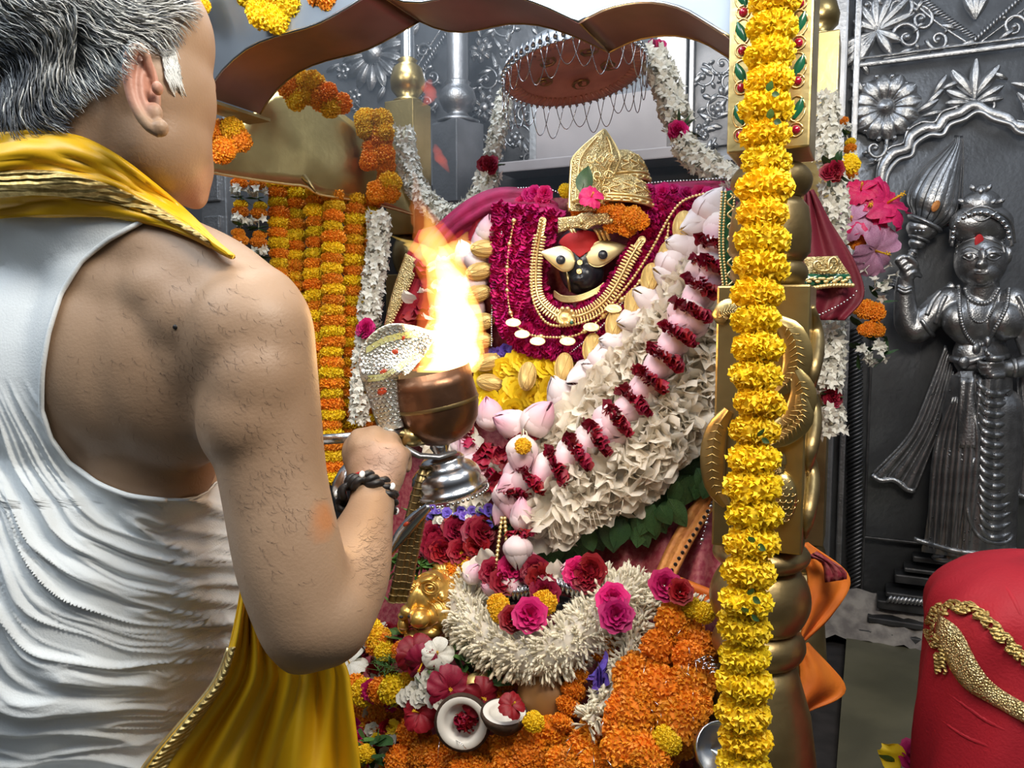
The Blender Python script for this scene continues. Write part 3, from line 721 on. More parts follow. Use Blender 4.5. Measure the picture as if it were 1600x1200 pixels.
# added near-black sheet, shade put into its colour, behind the marigold curtain, with a carved stone jamb at its left
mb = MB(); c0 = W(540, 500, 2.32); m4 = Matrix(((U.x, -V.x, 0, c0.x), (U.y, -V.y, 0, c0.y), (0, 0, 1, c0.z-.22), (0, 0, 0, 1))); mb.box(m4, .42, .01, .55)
one('shade_backing', mb, M['dark'], 'near-black sheet painted as the shade behind the marigold curtain', None, kind='structure', smooth=False)
mb = MB(); c0 = W(345, 420, 2.25); m4 = Matrix(((U.x, -V.x, 0, c0.x), (U.y, -V.y, 0, c0.y), (0, 0, 1, c0.z), (0, 0, 0, 1)))
mb.box(m4, .05, .02, .45, 0, .005)
jb = one('trim_8', mb, M['silver'], 'grey silver jamb at the left of the marigold curtain', None, kind='structure', smooth=False)
for dz in (.10, .28):
    mb = MB(); mb.box(m4 @ Matrix.Translation((0, .024, dz-.02)), .03, .006, .07, 0, .004); pmb('raised_panel', mb, M['silver_hi'], jb, False)
# ================================================================ the canopy: pillars, arches
def FP(s, t, z=0): p = PF+U*s+V*t; return Vector((p.x, p.y, z))
def cf(px, py, t=0):                                  # point where the picture ray meets the canopy front plane, moved back by t
    return W(px, py, dF(px, py)) + V*t
def colframe(c): return Matrix(((U.x, V.x, 0, c.x), (U.y, V.y, 0, c.y), (0, 0, 1, c.z), (0, 0, 0, 1)))
def zat(px, py, d): return W(px, py, d).z
dp = 1.12
cx, cy = W(1196, 600, dp).x, W(1196, 600, dp).y
def Zp(py): return zat(1196, py, dp-.03)
pil = thing('brass_pillar', 'brass pillar with enamelled top block and leaf-carved middle block behind the long yellow garland', 'pillar', (cx, cy, .60))
C0 = colframe(Vector((cx, cy, 0)))
def turned(root, name, prof, C0, m='brass', seg=32, label=None):
    mb = MB(); mb.lathe([(.0005, prof[0][1])]+prof+[(.0005, prof[-1][1])], C0, seg); return pmb(name, mb, M[m], root, label=label)
def arcprof(z0, z1, r0, r1, n=10):                    # a bulging ring
    return [(r0+(r1-r0)*math.sin(PI*i/n)**.7, lerp(z0, z1, i/n)) for i in range(n+1)]
def blockpart(root, name, C0, z0, z1, hx, m='brass', bev=.003, hy=None):
    mb = MB(); mb.box(C0 @ Matrix.Translation((0, 0, (z0+z1)/2)), hx, hy or hx, (z1-z0)/2, 0, bev); return pmb(name, mb, M[m], root, smooth=False)
blockpart(pil, 'top_block', C0, Zp(246), Zp(-60), .054)
turned(pil, 'turned_ring', arcprof(Zp(310), Zp(258), .04, .056), C0, 'brass_dull')
turned(pil, 'turned_baluster', [(.046, Zp(408)), (.056, Zp(395)), (.0565, Zp(360)), (.052, Zp(325)), (.042, Zp(311))], C0, 'brass_dull')
turned(pil, 'turned_ring', arcprof(Zp(446), Zp(406), .042, .054), C0, 'brass_dull')
blk = blockpart(pil, 'carved_block', C0, Zp(858), Zp(447), .0615)
turned(pil, 'turned_ring', arcprof(Zp(905), Zp(858), .045, .070), C0, 'brass_dull')
turned(pil, 'turned_bulb', arcprof(Zp(1008), Zp(902), .05, .073, 14), C0, 'brass_dull')
turned(pil, 'turned_ring', arcprof(Zp(1062), Zp(1004), .05, .068), C0, 'brass_dull')
zb = .601
turned(pil, 'pillar_foot', [(.085, zb), (.092, zb+.02), (.092, lerp(zb, Zp(1230), .8)), (.088, Zp(1230)), (.078, Zp(1150)), (.062, Zp(1090)), (.052, Zp(1060))], C0, 'brass_dull')
# enamelled leaves and gems on the top block's front face
def onface(x, z, o=.0): return C0 @ Vector((x, -.0545-o, z))
for sgn in (-1, 1):
    for i, py in enumerate((18, 40, 68, 96, 128, 150, 190, 220)):
        z = Zp(py); x = .036*sgn; gem = i % 2
        mb = MB()
        if gem: mb.lathe([(.006, 0), (.0055, .003), (.003, .005), (.0005, .0055)], Matrix.Translation(onface(x, z)) @ C0.to_3x3().to_4x4() @ Matrix.Rotation(PI/2, 4, 'X'), 12)
        else:
            rows = []
            for a in range(6):
                t = a/5; rows.append([onface(x+sgn*(.010*t-.003)+0, z+(t-.5)*.026, .0)+(U*q*.007*math.sin(PI*(.08+.84*t)))-V*(.0035*(1-q*q)) for q in (-1, -.4, .4, 1)])
            mb.grid(rows)
        pmb('enamel_gem' if gem else 'enamel_leaf', mb, M['red_gem'] if gem else M['green_gem'], pil)
        mb = MB(); mb.tube([onface(x+(.009 if gem else .011)*math.cos(b*PI/6), z+(.009 if gem else .017)*math.sin(b*PI/6), .001) for b in range(13)], .0011, 5); pmb('gold_rim', mb, M['gold'], pil)
# peacock-feather leaves carved on the middle block
def carve(pts, w, n=14, off=.0, name='carved_leaf'):
    C = catmull(pts, n); rows = []
    for i in range(n):
        a = C[max(0, i-1)]; b = C[min(n-1, i+1)]; d = Vector((b[0]-a[0], b[1]-a[1])).normalized(); nx, nz = -d.y, d.x; t = i/(n-1); ww = w*math.sin(PI*(.08+.86*t))**.6
        rows.append([C0 @ Vector((C[i][0]+nx*ww*q, -.0615-.0015-off-(.008*(1-abs(q)**1.5)+(.0035 if abs(q) > .75 else 0)), C[i][1]+nz*ww*q)) for q in (-1, -.8, -.4, -.08, 0, .08, .4, .8, 1)])
    mb = MB(); mb.grid(rows)
    for i in range(2, n-2):                            # herringbone veins
        for sg in (-1, 1):
            a = C[i]; b = C[min(n-1, i+1)]; d = Vector((b[0]-a[0], b[1]-a[1])).normalized(); nx, nz = -d.y*sg, d.x*sg; ww = w*math.sin(PI*(.08+.86*i/(n-1)))**.6*.7
            mb.tube([C0 @ Vector((a[0], -.0715-off, a[1])), C0 @ Vector((a[0]+nx*ww+d.x*ww*.6, -.0675-off, a[1]+nz*ww+d.y*ww*.6))], .0009, 4)
    return pmb(name, mb, M['brass'], pil)
def PXB(px, py): return ((px-1192)/FPX*1.06/math.cos(YAW)*.98, Zp(py))
carve([PXB(*p) for p in ((1213, 500), (1234, 520), (1243, 555), (1236, 585), (1216, 610))], 0.019)
carve([PXB(*p) for p in ((1240, 575), (1252, 610), (1240, 650), (1210, 665))], 0.018, off=.002)
carve([PXB(*p) for p in ((1248, 610), (1252, 645), (1232, 672), (1210, 690))], 0.015, off=.003)
carve([PXB(*p) for p in ((1144, 500), (1136, 492), (1150, 486), (1170, 492))], 0.017)
carve([PXB(*p) for p in ((1150, 640), (1134, 670), (1128, 710), (1132, 760), (1150, 790))], 0.018)
carve([PXB(*p) for p in ((1222, 700), (1216, 720), (1224, 735))], 0.015)
mb = MB(); o = C0 @ Vector((PXB(1226, 0)[0], -.066, Zp(770)))       # the peacock's breast with scale rows
mb.ell(o, (.021, .011, .036), C0.to_3x3(), 20, 14); pmb('carved_breast', mb, M['brass'], pil)
mb = MB()
for r in range(7):
    for c in range(5):
        x = (c-2+(r % 2)*.5)*.0075; z = (r-3)*.009
        if (x/.02)**2+(z/.034)**2 > .9: continue
        k = math.sqrt(max(0, 1-(x/.021)**2-(z/.036)**2)); q = o + C0.to_3x3() @ Vector((x, -.0112*k, z))
        mb.tube([q+U*(.0045*math.cos(a))+Z*(.0045*math.sin(a)) for a in (PI, PI*1.25, PI*1.5, PI*1.75, PI*2)], .0009, 4)
pmb('carved_scales', mb, M['brass'], pil)
# side-face leaves of the block (seen edge on at its right)
for (za, zbb) in ((480, 620), (600, 740), (700, 840)):
    P = [C0 @ Vector((.0615+.006*math.sin(PI*t), -.02+.03*math.sin(2*PI*t), lerp(Zp(za), Zp(zbb), t))) for t in [i/10 for i in range(11)]]
    mb = MB(); mb.tube(P, [.004+.008*math.sin(PI*i/10) for i in range(11)], 10); pmb('carved_leaf', mb, M['brass_dull'], pil)
# --- rear pillars
def backpillar(px, d, label, half=.046, top=170, block_bot=520, upper=True):
    c = W(px, 500, d); C = colframe(Vector((c.x, c.y, 0))); root = thing('brass_pillar', label, 'pillar', (c.x, c.y, .60))
    zz = lambda y: zat(px, y, d)
    blockpart(root, 'upper_block', C, zz(370), zz(top), half)
    turned(root, 'turned_baluster', [(.038, zz(top)), (.040, zz(top-4)), (.027, zz(top-8)), (.045, zz(top-20)), (.048, zz(top-34)), (.040, zz(top-52)), (.022, zz(top-60)), (.028, zz(top-64)), (.018, zz(top-68))], C)
    mb = MB(); mb.lathe([(.019, zz(top-66)), (.019, 3.0)], C, 16); pmb('steel_pipe', mb, M['bright_silver'], root)
    turned(root, 'turned_ring', arcprof(zz(430), zz(370), .03, .048), C, 'brass_dull')
    blockpart(root, 'carved_block', C, zz(850), zz(430), half*1.05, 'brass_dull')
    turned(root, 'turned_bulb', arcprof(zz(900), zz(850), .04, .058), C, 'brass_dull')
    turned(root, 'pillar_foot', [(.07, .601), (.07, .66), (.05, zz(900))], C, 'brass_dull'); return root
backpillar(641, 2.16, 'rear brass pillar under a steel pipe, behind the flame')
br = backpillar(1262, 1.80, 'rear brass pillar half hidden behind the front pillar', .050, 75)
# --- silver column standing against the wall
c = W(716, 300, 2.45); C = colframe(Vector((c.x, c.y, 0))); sc_ = thing('silver_column', 'square dark silver column with a turned top, right of the rear brass pillar', 'column', (c.x, c.y, .60))
zz = lambda y: zat(716, y, 2.45); R45 = C @ Matrix.Rotation(math.radians(-20), 4, 'Z')
blockpart(sc_, 'shaft', R45, .601, zz(196), .058, 'silver')
turned(sc_, 'turned_top', [(.062, zz(196)), (.066, zz(192)), (.040, zz(186)), (.030, zz(180)), (.046, zz(174)), (.060, zz(160)), (.052, zz(146)), (.036, zz(138)), (.042, zz(134)), (.030, zz(130))], C, 'silver_hi')
mb = MB(); mb.lathe([(.034, zz(132)), (.034, 3.0)], C, 18); pmb('pipe', mb, M['silver'], sc_)
# --- front arch: silver sheet above, copper-brown underside
front_arch = thing('front_arch', 'scalloped canopy arch of polished silver sheet with a copper-brown underside', 'arch', cf(905, 35))
segs = [[(322, 150), (345, 113), (385, 77), (430, 57), (490, 40), (540, 14), (585, -14)], [(585, -14), (617, -1), (652, 4), (690, -2), (735, -12), (790, -10), (850, 9), (905, 35)], [(905, 35), (950, 13), (1010, 3), (1062, 12), (1102, 34), (1146, 62)]]
curve = []
for sg in segs: curve += [tuple(x) for x in catmull(sg, 14)]
# the sheet's depth: 0.15 m back
FR = [cf(a, b) for a, b in curve]
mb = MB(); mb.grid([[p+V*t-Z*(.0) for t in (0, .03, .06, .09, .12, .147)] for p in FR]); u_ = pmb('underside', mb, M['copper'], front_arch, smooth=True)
mb = MB(); mb.tube([p-V*.001 for p in FR], .0028, 6); pmb('rolled_edge', mb, M['bright_silver'], front_arch)
mb = MB(); mb.tube([p+V*.147 for p in FR], .0022, 6); pmb('rear_edge', mb, M['brass_dull'], front_arch)
top = 2.35
mb = MB(); rows = [[p, p.lerp(Vector((p.x, p.y, top)), .25), p.lerp(Vector((p.x, p.y, top)), .6), Vector((p.x, p.y, top))] for p in FR]; mb.grid(rows); pmb('front_sheet', mb, M['sheet'], front_arch, smooth=False)
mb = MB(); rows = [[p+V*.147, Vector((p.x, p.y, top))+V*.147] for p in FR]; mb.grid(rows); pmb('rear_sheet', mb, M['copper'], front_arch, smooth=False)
for q in (FR[13], FR[27]):                              # seams where the scallops meet
    mb = MB(); mb.tube([q+V*(t*.147) for t in (0, .5, 1)], .002, 6); pmb('seam', mb, M['brass_dull'], front_arch)
mb = MB(); mb.box(Matrix.Translation(cf(322, 160)+V*.073-Z*.004) @ colframe(Vector((0, 0, 0))), .03, .0735, .003); pmb('end_plate', mb, M['brass_dull'], front_arch, False)
# --- left side arch: curved brass sheet running back to the rear pillar
top_e = [(318, 200), (379, 194), (436, 140), (500, 155), (545, 185), (575, 215), (612, 262), (650, 320)]
bot_e = [(318, 268), (380, 277), (450, 288), (478, 292), (500, 305), (545, 312), (600, 322), (650, 336)]
n = 30; T = catmull(top_e, n); B = catmull(bot_e, n); rows = []
for i in range(n):
    t = i/(n-1); d = lerp(1.62, 2.10, t); a = W(T[i][0], T[i][1], d+.02); b = W(B[i][0], B[i][1], d-.02)
    rows.append([a.lerp(b, s/9) - FW*(.010*math.sin(PI*s/9)+.008*math.sin(t*9+s*.3)) for s in range(10)])
sa = thing('side_arch', 'plain curved brass sheet of the left side arch, hung with marigolds', 'arch', rows[10][9])
mb = MB(); mb.grid(rows); x = pmb('brass_sheet', mb, M['brass'], sa); solid(x, .004)
mb = MB(); mb.tube([r[-1] for r in rows], .003, 6); pmb('rolled_edge', mb, M['gold'], sa)
mb = MB(); P0 = W(482, 292, 1.78); mb.tube([P0-FW*.02, P0-FW*.035+Z*.012, P0-FW*.03+U*.03-Z*.02], [.002, .008, .003], 8); pmb('bent_tab', mb, M['brass_dull'], sa)
# --- silver parasol with chain fringe above the idol
um = thing('parasol', 'small silver parasol with copper underside and hanging chains above the crown', 'parasol', W(898, 112, 1.72))
c = W(898, 116, 1.72); Rm = (Matrix.Translation(c) @ Matrix.Rotation(math.radians(-7), 4, FW) @ Matrix.Rotation(math.radians(-9), 4, 'X')); R = .160
mb = MB(); mb.lathe([(R, 0), (R*.97, .006), (R*.9, .03), (R*.7, .06), (R*.45, .085), (R*.2, .1), (.001, .105)], Rm, 48); pmb('dome', mb, M['silver_hi'], um)
mb = MB(); mb.lathe([(.001, .016), (R*.25, .016), (R*.28, .02), (R*.5, .018), (R*.55, .010), (R*.82, .008), (R*.86, .002), (R*.99, .0)], Rm, 48); pmb('underside', mb, M['copper_emb'], um)
for k in range(64):
    a = 2*PI*k/64; mb = MB(); mb.tube([Rm @ Vector((R*.80*math.cos(a), R*.80*math.sin(a), .004)), Rm @ Vector((R*.97*math.cos(a), R*.97*math.sin(a), -.001))], .0036, 5); pmb('embossed_flute', mb, M['copper_emb'], um)
for k in range(5):
    a = 2*PI*k/5; mb = MB(); mb.tube([Rm @ Vector((x_*math.cos(a)-y_*math.sin(a), x_*math.sin(a)+y_*math.cos(a), .012)) for x_, y_ in [(R*.5+.026*(1-t/14)*math.cos(t*.8), .026*(1-t/14)*math.sin(t*.8)) for t in range(13)]], .0034, 5); pmb('embossed_scroll', mb, M['brass'], um)
mb = MB()
for k in range(60):
    a = 2*PI*k/60; p = Rm @ Vector((R*1.01*math.cos(a), R*1.01*math.sin(a), .008)); q = Rm @ Vector((R*.95*math.cos(a), R*.95*math.sin(a), .032)); mb.tube([p, q], [.0055, .002], 5)
pmb('rim_lace', mb, M['bright_silver'], um)
for k in range(60):
    a = 2*PI*k/60; part('rim_bead', BEAD['bright_silver'], um, Matrix.Translation(Rm @ Vector((R*1.015*math.cos(a), R*1.015*math.sin(a), -.001))) @ Matrix.Scale(.0042, 4))
for k in range(30):
    a0 = 2*PI*k/30; a1 = 2*PI*(k+1.5)/30; P = []
    dr = .062+.014*math.sin(k*1.7)
    for i in range(13):
        t = i/12; a = lerp(a0, a1, t); p = Rm @ Vector((R*1.02*math.cos(a), R*1.02*math.sin(a), -.002)); P.append(p-Z*(dr*4*t*(1-t)))
    mb = MB(); mb.tube(P, .0011, 5); pmb('chain', mb, M['bright_silver'], um)
mb = MB(); mb.tube([Rm @ Vector((0, 0, .10)), Rm @ Vector((0, 0, .9))], .006, 8); pmb('hanging_rod', mb, M['bright_silver'], um)
# ================================================================ the idol and its dressing
def SP(pts, n=60, add=0): return path3([(p[0], p[1], (p[2] if len(p) > 2 else 0)+add) for p in pts], S, n)
def gridS(L, R, nr, nc, off, fold=None):
    """cloth between a left and a right picture curve, laid over the shrine; off metres proud"""
    A = catmull(L, nr); B = catmull(R, nr); rows = []
    for i in range(nr):
        row = []
        for j in range(nc):
            t = j/(nc-1); x = lerp(A[i][0], B[i][0], t); y = lerp(A[i][1], B[i][1], t)
            o = off + (fold(i/(nr-1), t) if fold else 0); row.append(S(x, y, o))
        rows.append(row)
    mb = MB(); mb.grid(rows); return mb
# body of the shrine under everything: a draped mound
def nz(p, s, a): return noise.noise(Vector(p)*s)*a
L_ = [(772, 312), (700, 345), (632, 420), (600, 540), (585, 700), (575, 900), (560, 1100), (560, 1300)]
R_ = [(1135, 300), (1140, 360), (1142, 450), (1145, 560), (1150, 700), (1150, 900), (1140, 1100), (1140, 1300)]
mb = gridS(L_, R_, 60, 50, -.055, lambda a, b: .012*math.sin(b*40+a*9)*math.sin(a*13+2)-.06*abs(2*b-1)**4)
rows = [mb.v[i*50:(i+1)*50] for i in range(60)]
# close the mound behind so that it has a back
back = MB(); back.grid([[tuple(Vector(p)) for p in r] for r in rows]); 
for side in (0, -1): back.grid([[Vector(r[side]), Vector(r[side])+V*.3] for r in rows])
back.grid([[Vector(p) for p in rows[0]], [Vector(p)+V*.3 for p in rows[0]]])
mound = one('draped_mound', back, M['maroon'], 'maroon brocade cloth draped over the seated idol, under all the garlands', 'cloth')
# magenta cloth over the shoulders, folded at the top left
sh = thing('shoulder_cloth', 'magenta cloth with beaded hem folded over the top of the dressing behind the crown', 'cloth', S(800, 480))
m_ = gridS([(640, 400), (700, 335), (765, 297), (830, 297), (872, 318)], [(660, 430), (715, 372), (775, 345), (830, 345), (876, 352)], 30, 12, -.01, lambda a, b: .03*math.sin(b*PI)+.008*math.sin(b*17+a*8)); solid(pmb('left_fold', m_, M['magenta_cloth'], sh), .004)
m_ = gridS([(960, 300), (1030, 288), (1090, 284), (1150, 282)], [(980, 352), (1040, 340), (1090, 336), (1150, 330)], 30, 12, -.01, lambda a, b: .022*math.sin(b*PI)+.006*math.sin(b*13+a*10)); solid(pmb('right_fold', m_, M['magenta_cloth'], sh), .004)
for pts in ([(810, 294), (850, 294), (880, 304)], [(985, 290), (1040, 284), (1100, 281), (1150, 276)]):
    P = resample(SP([(x, y, .012) for x, y in pts]), .006)
    for p in P: part('hem_bead', BEAD['bright_silver'], sh, frame(p, Z, TOCAM, .0022))
# red sari cloth with gold border, left of the idol behind the flame
rc = thing('red_sari_cloth', 'red cloth with a gold sequinned border hanging left of the idol, behind the flame', 'cloth', S(640, 520))
m_ = gridS([(655, 360), (622, 430), (598, 520), (590, 600), (600, 690)], [(760, 330), (740, 420), (740, 520), (740, 600), (740, 690)], 30, 24, .0, lambda a, b: .008*math.sin(b*22+a*5)); solid(pmb('cloth', m_, M['red_cloth'], rc), .003)
m_ = gridS([(634, 396), (614, 455), (603, 500), (596, 540)], [(656, 408), (632, 462), (613, 502), (603, 546)], 30, 7, .012, lambda a, b: .003*math.sin(b*PI)); solid(pmb('gold_border', m_, M['gold_emb'], rc), .003)
P = resample(SP([(657, 409, .018), (633, 463, .018), (614, 503, .018), (604, 547, .018)]), .007)
for p in P: part('border_bead', BEAD['gold'], rc, frame(p, Z, TOCAM, .0026))
# sari pleats with orange border, lower right
sp = thing('maroon_sari', 'maroon and magenta brocade sari pleats with an orange border, below the green leaves', 'cloth', S(1060, 880))
m_ = gridS([(850, 830), (850, 880), (870, 930)], [(1145, 700), (1148, 830), (1145, 930)], 26, 50, -.01, lambda a, b: .012*math.sin(b*30+a*3)); solid(pmb('pleats', m_, M['maroon'], sp), .003)
m_ = gridS([(1118, 735), (1080, 790), (1045, 850), (1020, 905)], [(1140, 765), (1108, 805), (1075, 862), (1050, 915)], 24, 8, .022, lambda a, b: .004*math.sin(b*9)); solid(pmb('orange_border', m_, M['orange_border'], sp, label='orange border with a row of dark dots'), .003)
m_ = gridS([(1028, 893), (1060, 902), (1112, 922)], [(1020, 915), (1060, 928), (1112, 945)], 24, 8, .03, lambda a, b: .006*math.sin(b*7)); solid(pmb('hem_fold', m_, M['saffron'], sp), .004)
for k in range(16):
    t = k/15; p = S(lerp(1122, 1038, t**1.0)+6, lerp(762, 900, t), .030); part('dark_dot', BEAD['blackbead'], sp, frame(p, -FW, Z, (.0035, .0035, .0012)))
P = resample(SP([(1122, 740, .03), (1108, 800, .03), (1095, 850, .03)]), .008)
for i, p in enumerate(P): part('silver_thread_bead', BEAD['bright_silver'], sp, frame(p, Z, TOCAM, .0016 if i % 4 else .004))
# --- the idol's face
def SD(px, py, off): return dS(px, py)-off
idol = thing('idol', 'black-faced idol with a vermilion forehead and two large golden eyes', 'idol', S(912, 445))
mb = MB(); d0 = SD(910, 410, .02)
blob(mb, 909, 410, d0, 37, 52, .045); blob(mb, 914, 432, d0-.012, 22, 24, .04); blob(mb, 908, 385, d0, 37, 30, .045); blob(mb, 905, 420, d0-.028, 8, 22, .022); blob(mb, 905, 437, d0-.032, 12, 8, .02); blob(mb, 926, 425, d0-.01, 18, 22, .03)
me = sculpt('head', mb, .0024, 5); me.materials.append(M['black']); face_bvh = BVHTree.FromPolygons([v.co.copy() for v in me.vertices], [tuple(p.vertices) for p in me.polygons])
hd = part('head', me, idol)
def onbvh(bvh, px, py, off=.002, dflt=None):
    r = ray(px, py).normalized(); h = bvh.ray_cast(CAM, r)
    return (h[0]-r*off) if h[0] is not None else (CAM+r*((dflt or d0)/r.dot(FW)))
def shell(bvh, outline_rows, off, dflt=None):
    return [[onbvh(bvh, x, y, off, dflt) for x, y in row] for row in outline_rows]
rows = []
for i in range(15):                                    # vermilion: a dome pointed at the bottom
    t = i/14; y = lerp(362, 402, t); hw = 35*math.sqrt(max(0, 1-(1-min(1, t*1.7))**2)) if t < .55 else lerp(35, 1.5, ((t-.55)/.45)**.8)
    rows.append([(lerp(911, 906, t)+hw*q*(1 if q < 0 else 1.0), y-2*q*q) for q in [k/8-1 for k in range(17)]])
mb = MB(); mb.grid(shell(face_bvh, rows, .003, d0-.02)); solid(pmb('vermilion_forehead', mb, M['vermilion'], idol, label='vermilion red forehead'), .003)
def eye(cx, cy, ang, l, w, tail):
    a = math.radians(ang); rows = []; n = 17; d = d0-.045
    for i in range(n):
        t = i/(n-1); x = -l*.38+l*t*1.0                     # from round inner end to pointed tail
        hw = w*math.sqrt(max(0, 1-((t-.36)/.36)**2)) if t < .36 else w*max(0, 1-((t-.36)/.64)**1.35)
        row = []
        for k in range(9):
            q = k/4-1; u_ = x*tail; v_ = hw*q + (t*t*6)
            px = cx+u_*math.cos(a)-v_*math.sin(a)*0; py = cy-u_*math.sin(a)+ -v_
            row.append(W(px, py, d+.002*t-.005*(1-q*q)*math.sin(PI*(.1+.85*t))+.002))
        rows.append(row)
    mb = MB(); mb.grid(rows); e = pmb('golden_eye', mb, M['eye_gold'], idol); solid(e, .0025)
    edge = [r[0] for r in rows]+[r[-1] for r in reversed(rows)]; edge.append(edge[0]); mb = MB(); mb.tube(edge, .0016, 5, caps=False); pmb('rim', mb, M['gold'], e)
    mb = MB(); blob(mb, cx+2*tail, cy+1, d-.006, 7.8, 7.8, .003); pmb('pale_ring', mb, M['white_paint'], e)
    mb = MB(); blob(mb, cx+2*tail, cy+1, d-.009, 7.2, 7.2, .0035); pmb('pupil', mb, M['black'], e)
eye(878, 405, -8, 54, 19, -1); eye(940, 397, 9, 64, 20, 1)
for (x, y) in ((906, 410), (905, 424)):
    p = onbvh(face_bvh, x, y, .003); part('gold_dot', COIN, idol, frame(p, -FW, RX, .0055))
mb = MB()                                               # collar under the chin
for k in range(5): mb.tube(SP([(866, 455+k*2, .035), (880, 463+k*2, .045), (905, 462+k*2, .05), (930, 452+k*2, .045), (944, 442+k*2, .035)]), .0022, 6)
pmb('ribbed_gold_collar', mb, M['gold'], idol)
mb = MB(); mb.tube([S(886, 425, .06), S(888, 440, .062), S(891, 455, .05)], .003, 6); pmb('nose_ornament', mb, M['brass_dull'], idol)
rows = []
for i in range(13):
    t = i/12; cxp = lerp(872, 959, t); bow = 5*math.cos((t-.5)*PI*4)*(1 if abs(t-.5) < .12 else .4); top = lerp(341, 332, t)+(-4 if abs(t-.5) < .15 else 0); bot = lerp(364, 351, t)+(8*max(0, 1-abs(t-.5)*5))-6*math.sin(PI*t)
    rows.append([W(cxp, lerp(top, bot, k/5), SD(910, 350, .098)-.008*math.sin(PI*t)-.003*math.sin(PI*k/5)) for k in range(6)])
mb = MB(); mb.grid(rows); fp = pmb('forehead_plate', mb, M['gold_emb'], idol); solid(fp, .003)
for x, y in ((909, 347), (888, 354), (937, 348), (955, 345)): part('red_stone', BEAD['brass'], idol, frame(W(x, y, SD(910, 350, .112)), -FW, RX, (.004, .005, .003)))
for x in (895, 900, 934, 941, 948):
    mb = MB(); mb.tube([S(x-4, 358, .05), S(x, 364, .055), S(x+5, 374, .045)], .004, 6); pmb('gold_finial', mb, M['gold'], idol)
# --- crown: an embossed leaf-shaped plate with two domed caps
crown = thing('crown', 'tall embossed gold crown with a pointed leaf plate and two domed lobes', 'crown', S(930, 335))
def dome(cx, cy, rx, ry, rd, off, rot, name, top=1.0, ped=True, pointed=0):
    d = SD(920, 320, off); k = d/FPX; a = math.radians(rot); ex = RX*math.cos(a)+RY*math.sin(a); ey = -RX*math.sin(a)+RY*math.cos(a); mb = MB(); rows = []; c = W(cx, cy, d)
    for i in range(19):
        t = i/18; r = math.sqrt(max(0, 1-t**(2.2)))*(1-pointed*t) if t < 1 else 0
        rows.append([c+ex*(rx*k*r*math.cos(b))+FW*(rd*r*math.sin(b))+ey*(ry*k*t) for b in [2*PI*j/32 for j in range(32)]])
    mb.grid(rows, close=True); o = pmb(name, mb, M['gold_emb'], crown)
    for f in (.04, .13, .22) if ped else ():
        i = int(f*18); mb = MB(); r = math.sqrt(1-f**2.2)*1.02*(1-pointed*f)
        mb.tube([c+ex*(rx*k*r*math.cos(b))+FW*(rd*r*math.sin(b))+ey*(ry*k*f) for b in [2*PI*j/32 for j in range(33)]], .0028, 6, caps=False); pmb('rim_band', mb, M['gold'], o)
    for j in range(22):
        b = 2*PI*j/22; f = .085; r = math.sqrt(1-f**2.2)*1.03; part('rim_bead', BEAD['gold'], o, frame(c+ex*(rx*k*r*math.cos(b))+FW*(rd*r*math.sin(b))+ey*(ry*k*f), -FW, RX, .0045))
    for q in range(7):                                   # raised curls over the dome
        b0 = PI*(1.1+.8*q/6); pts = []
        for m_ in range(14):
            f = .28+.5*m_/13; b = b0+.18*math.sin(m_*.9+q); r = math.sqrt(max(0, 1-f**2.2))*1.02*(1-pointed*f); pts.append(c+ex*(rx*k*r*math.cos(b))+FW*(rd*r*math.sin(b))+ey*(ry*k*f))
        mb = MB(); mb.tube(pts, .0016, 5); pmb('raised_scroll', mb, M['gold'], o)
    return o
dome(920, 326, 30, 78, .05, .055, 0, 'rear_lobe', 1, False, .25)
dome(972, 326, 50, 52, .055, .048, -6, 'domed_lobe')
dome(974, 290, 40, 56, .045, .015, 4, 'rear_dome')
# leaf plate: points up at (944,203)
rows = []
for i in range(22):
    t = i/21; y = lerp(330, 203, t); cx_ = lerp(912, 944, t**1.1); hw = lerp(22, 38, min(1, t*1.6)) if t < .62 else 38*(1-((t-.62)/.38)**1.35)+.3
    rows.append([W(cx_+hw*(k/6-1), y, SD(920, 300, .075)+.02*t-.012*(1-(k/6-1)**2)) for k in range(13)])
mb = MB(); mb.grid(rows); lp = pmb('leaf_plate', mb, M['gold_emb'], crown); solid(lp, .003)
mb = MB(); mb.tube([r[0] for r in rows]+[r[-1] for r in reversed(rows)], .003, 6); pmb('raised_edge', mb, M['gold'], lp)
mb = MB(); mb.tube([r[2]-FW*.003 for r in rows[2:-2]]+[r[-3]-FW*.003 for r in reversed(rows[2:-2])], .002, 6); pmb('raised_edge', mb, M['gold'], lp)
for k in range(9):
    x0, y0 = 930+(k % 3-1)*16+k//3*4, 300-(k//3)*26; C = [W(*(a, b), SD(920, 300, .092)) for a, b in spiral(x0, y0, 9, 1.2, k*70, 1 if k % 2 else -1, 14)]; mb = MB(); mb.tube(C, .0017, 5); pmb('raised_scroll', mb, M['gold'], lp)
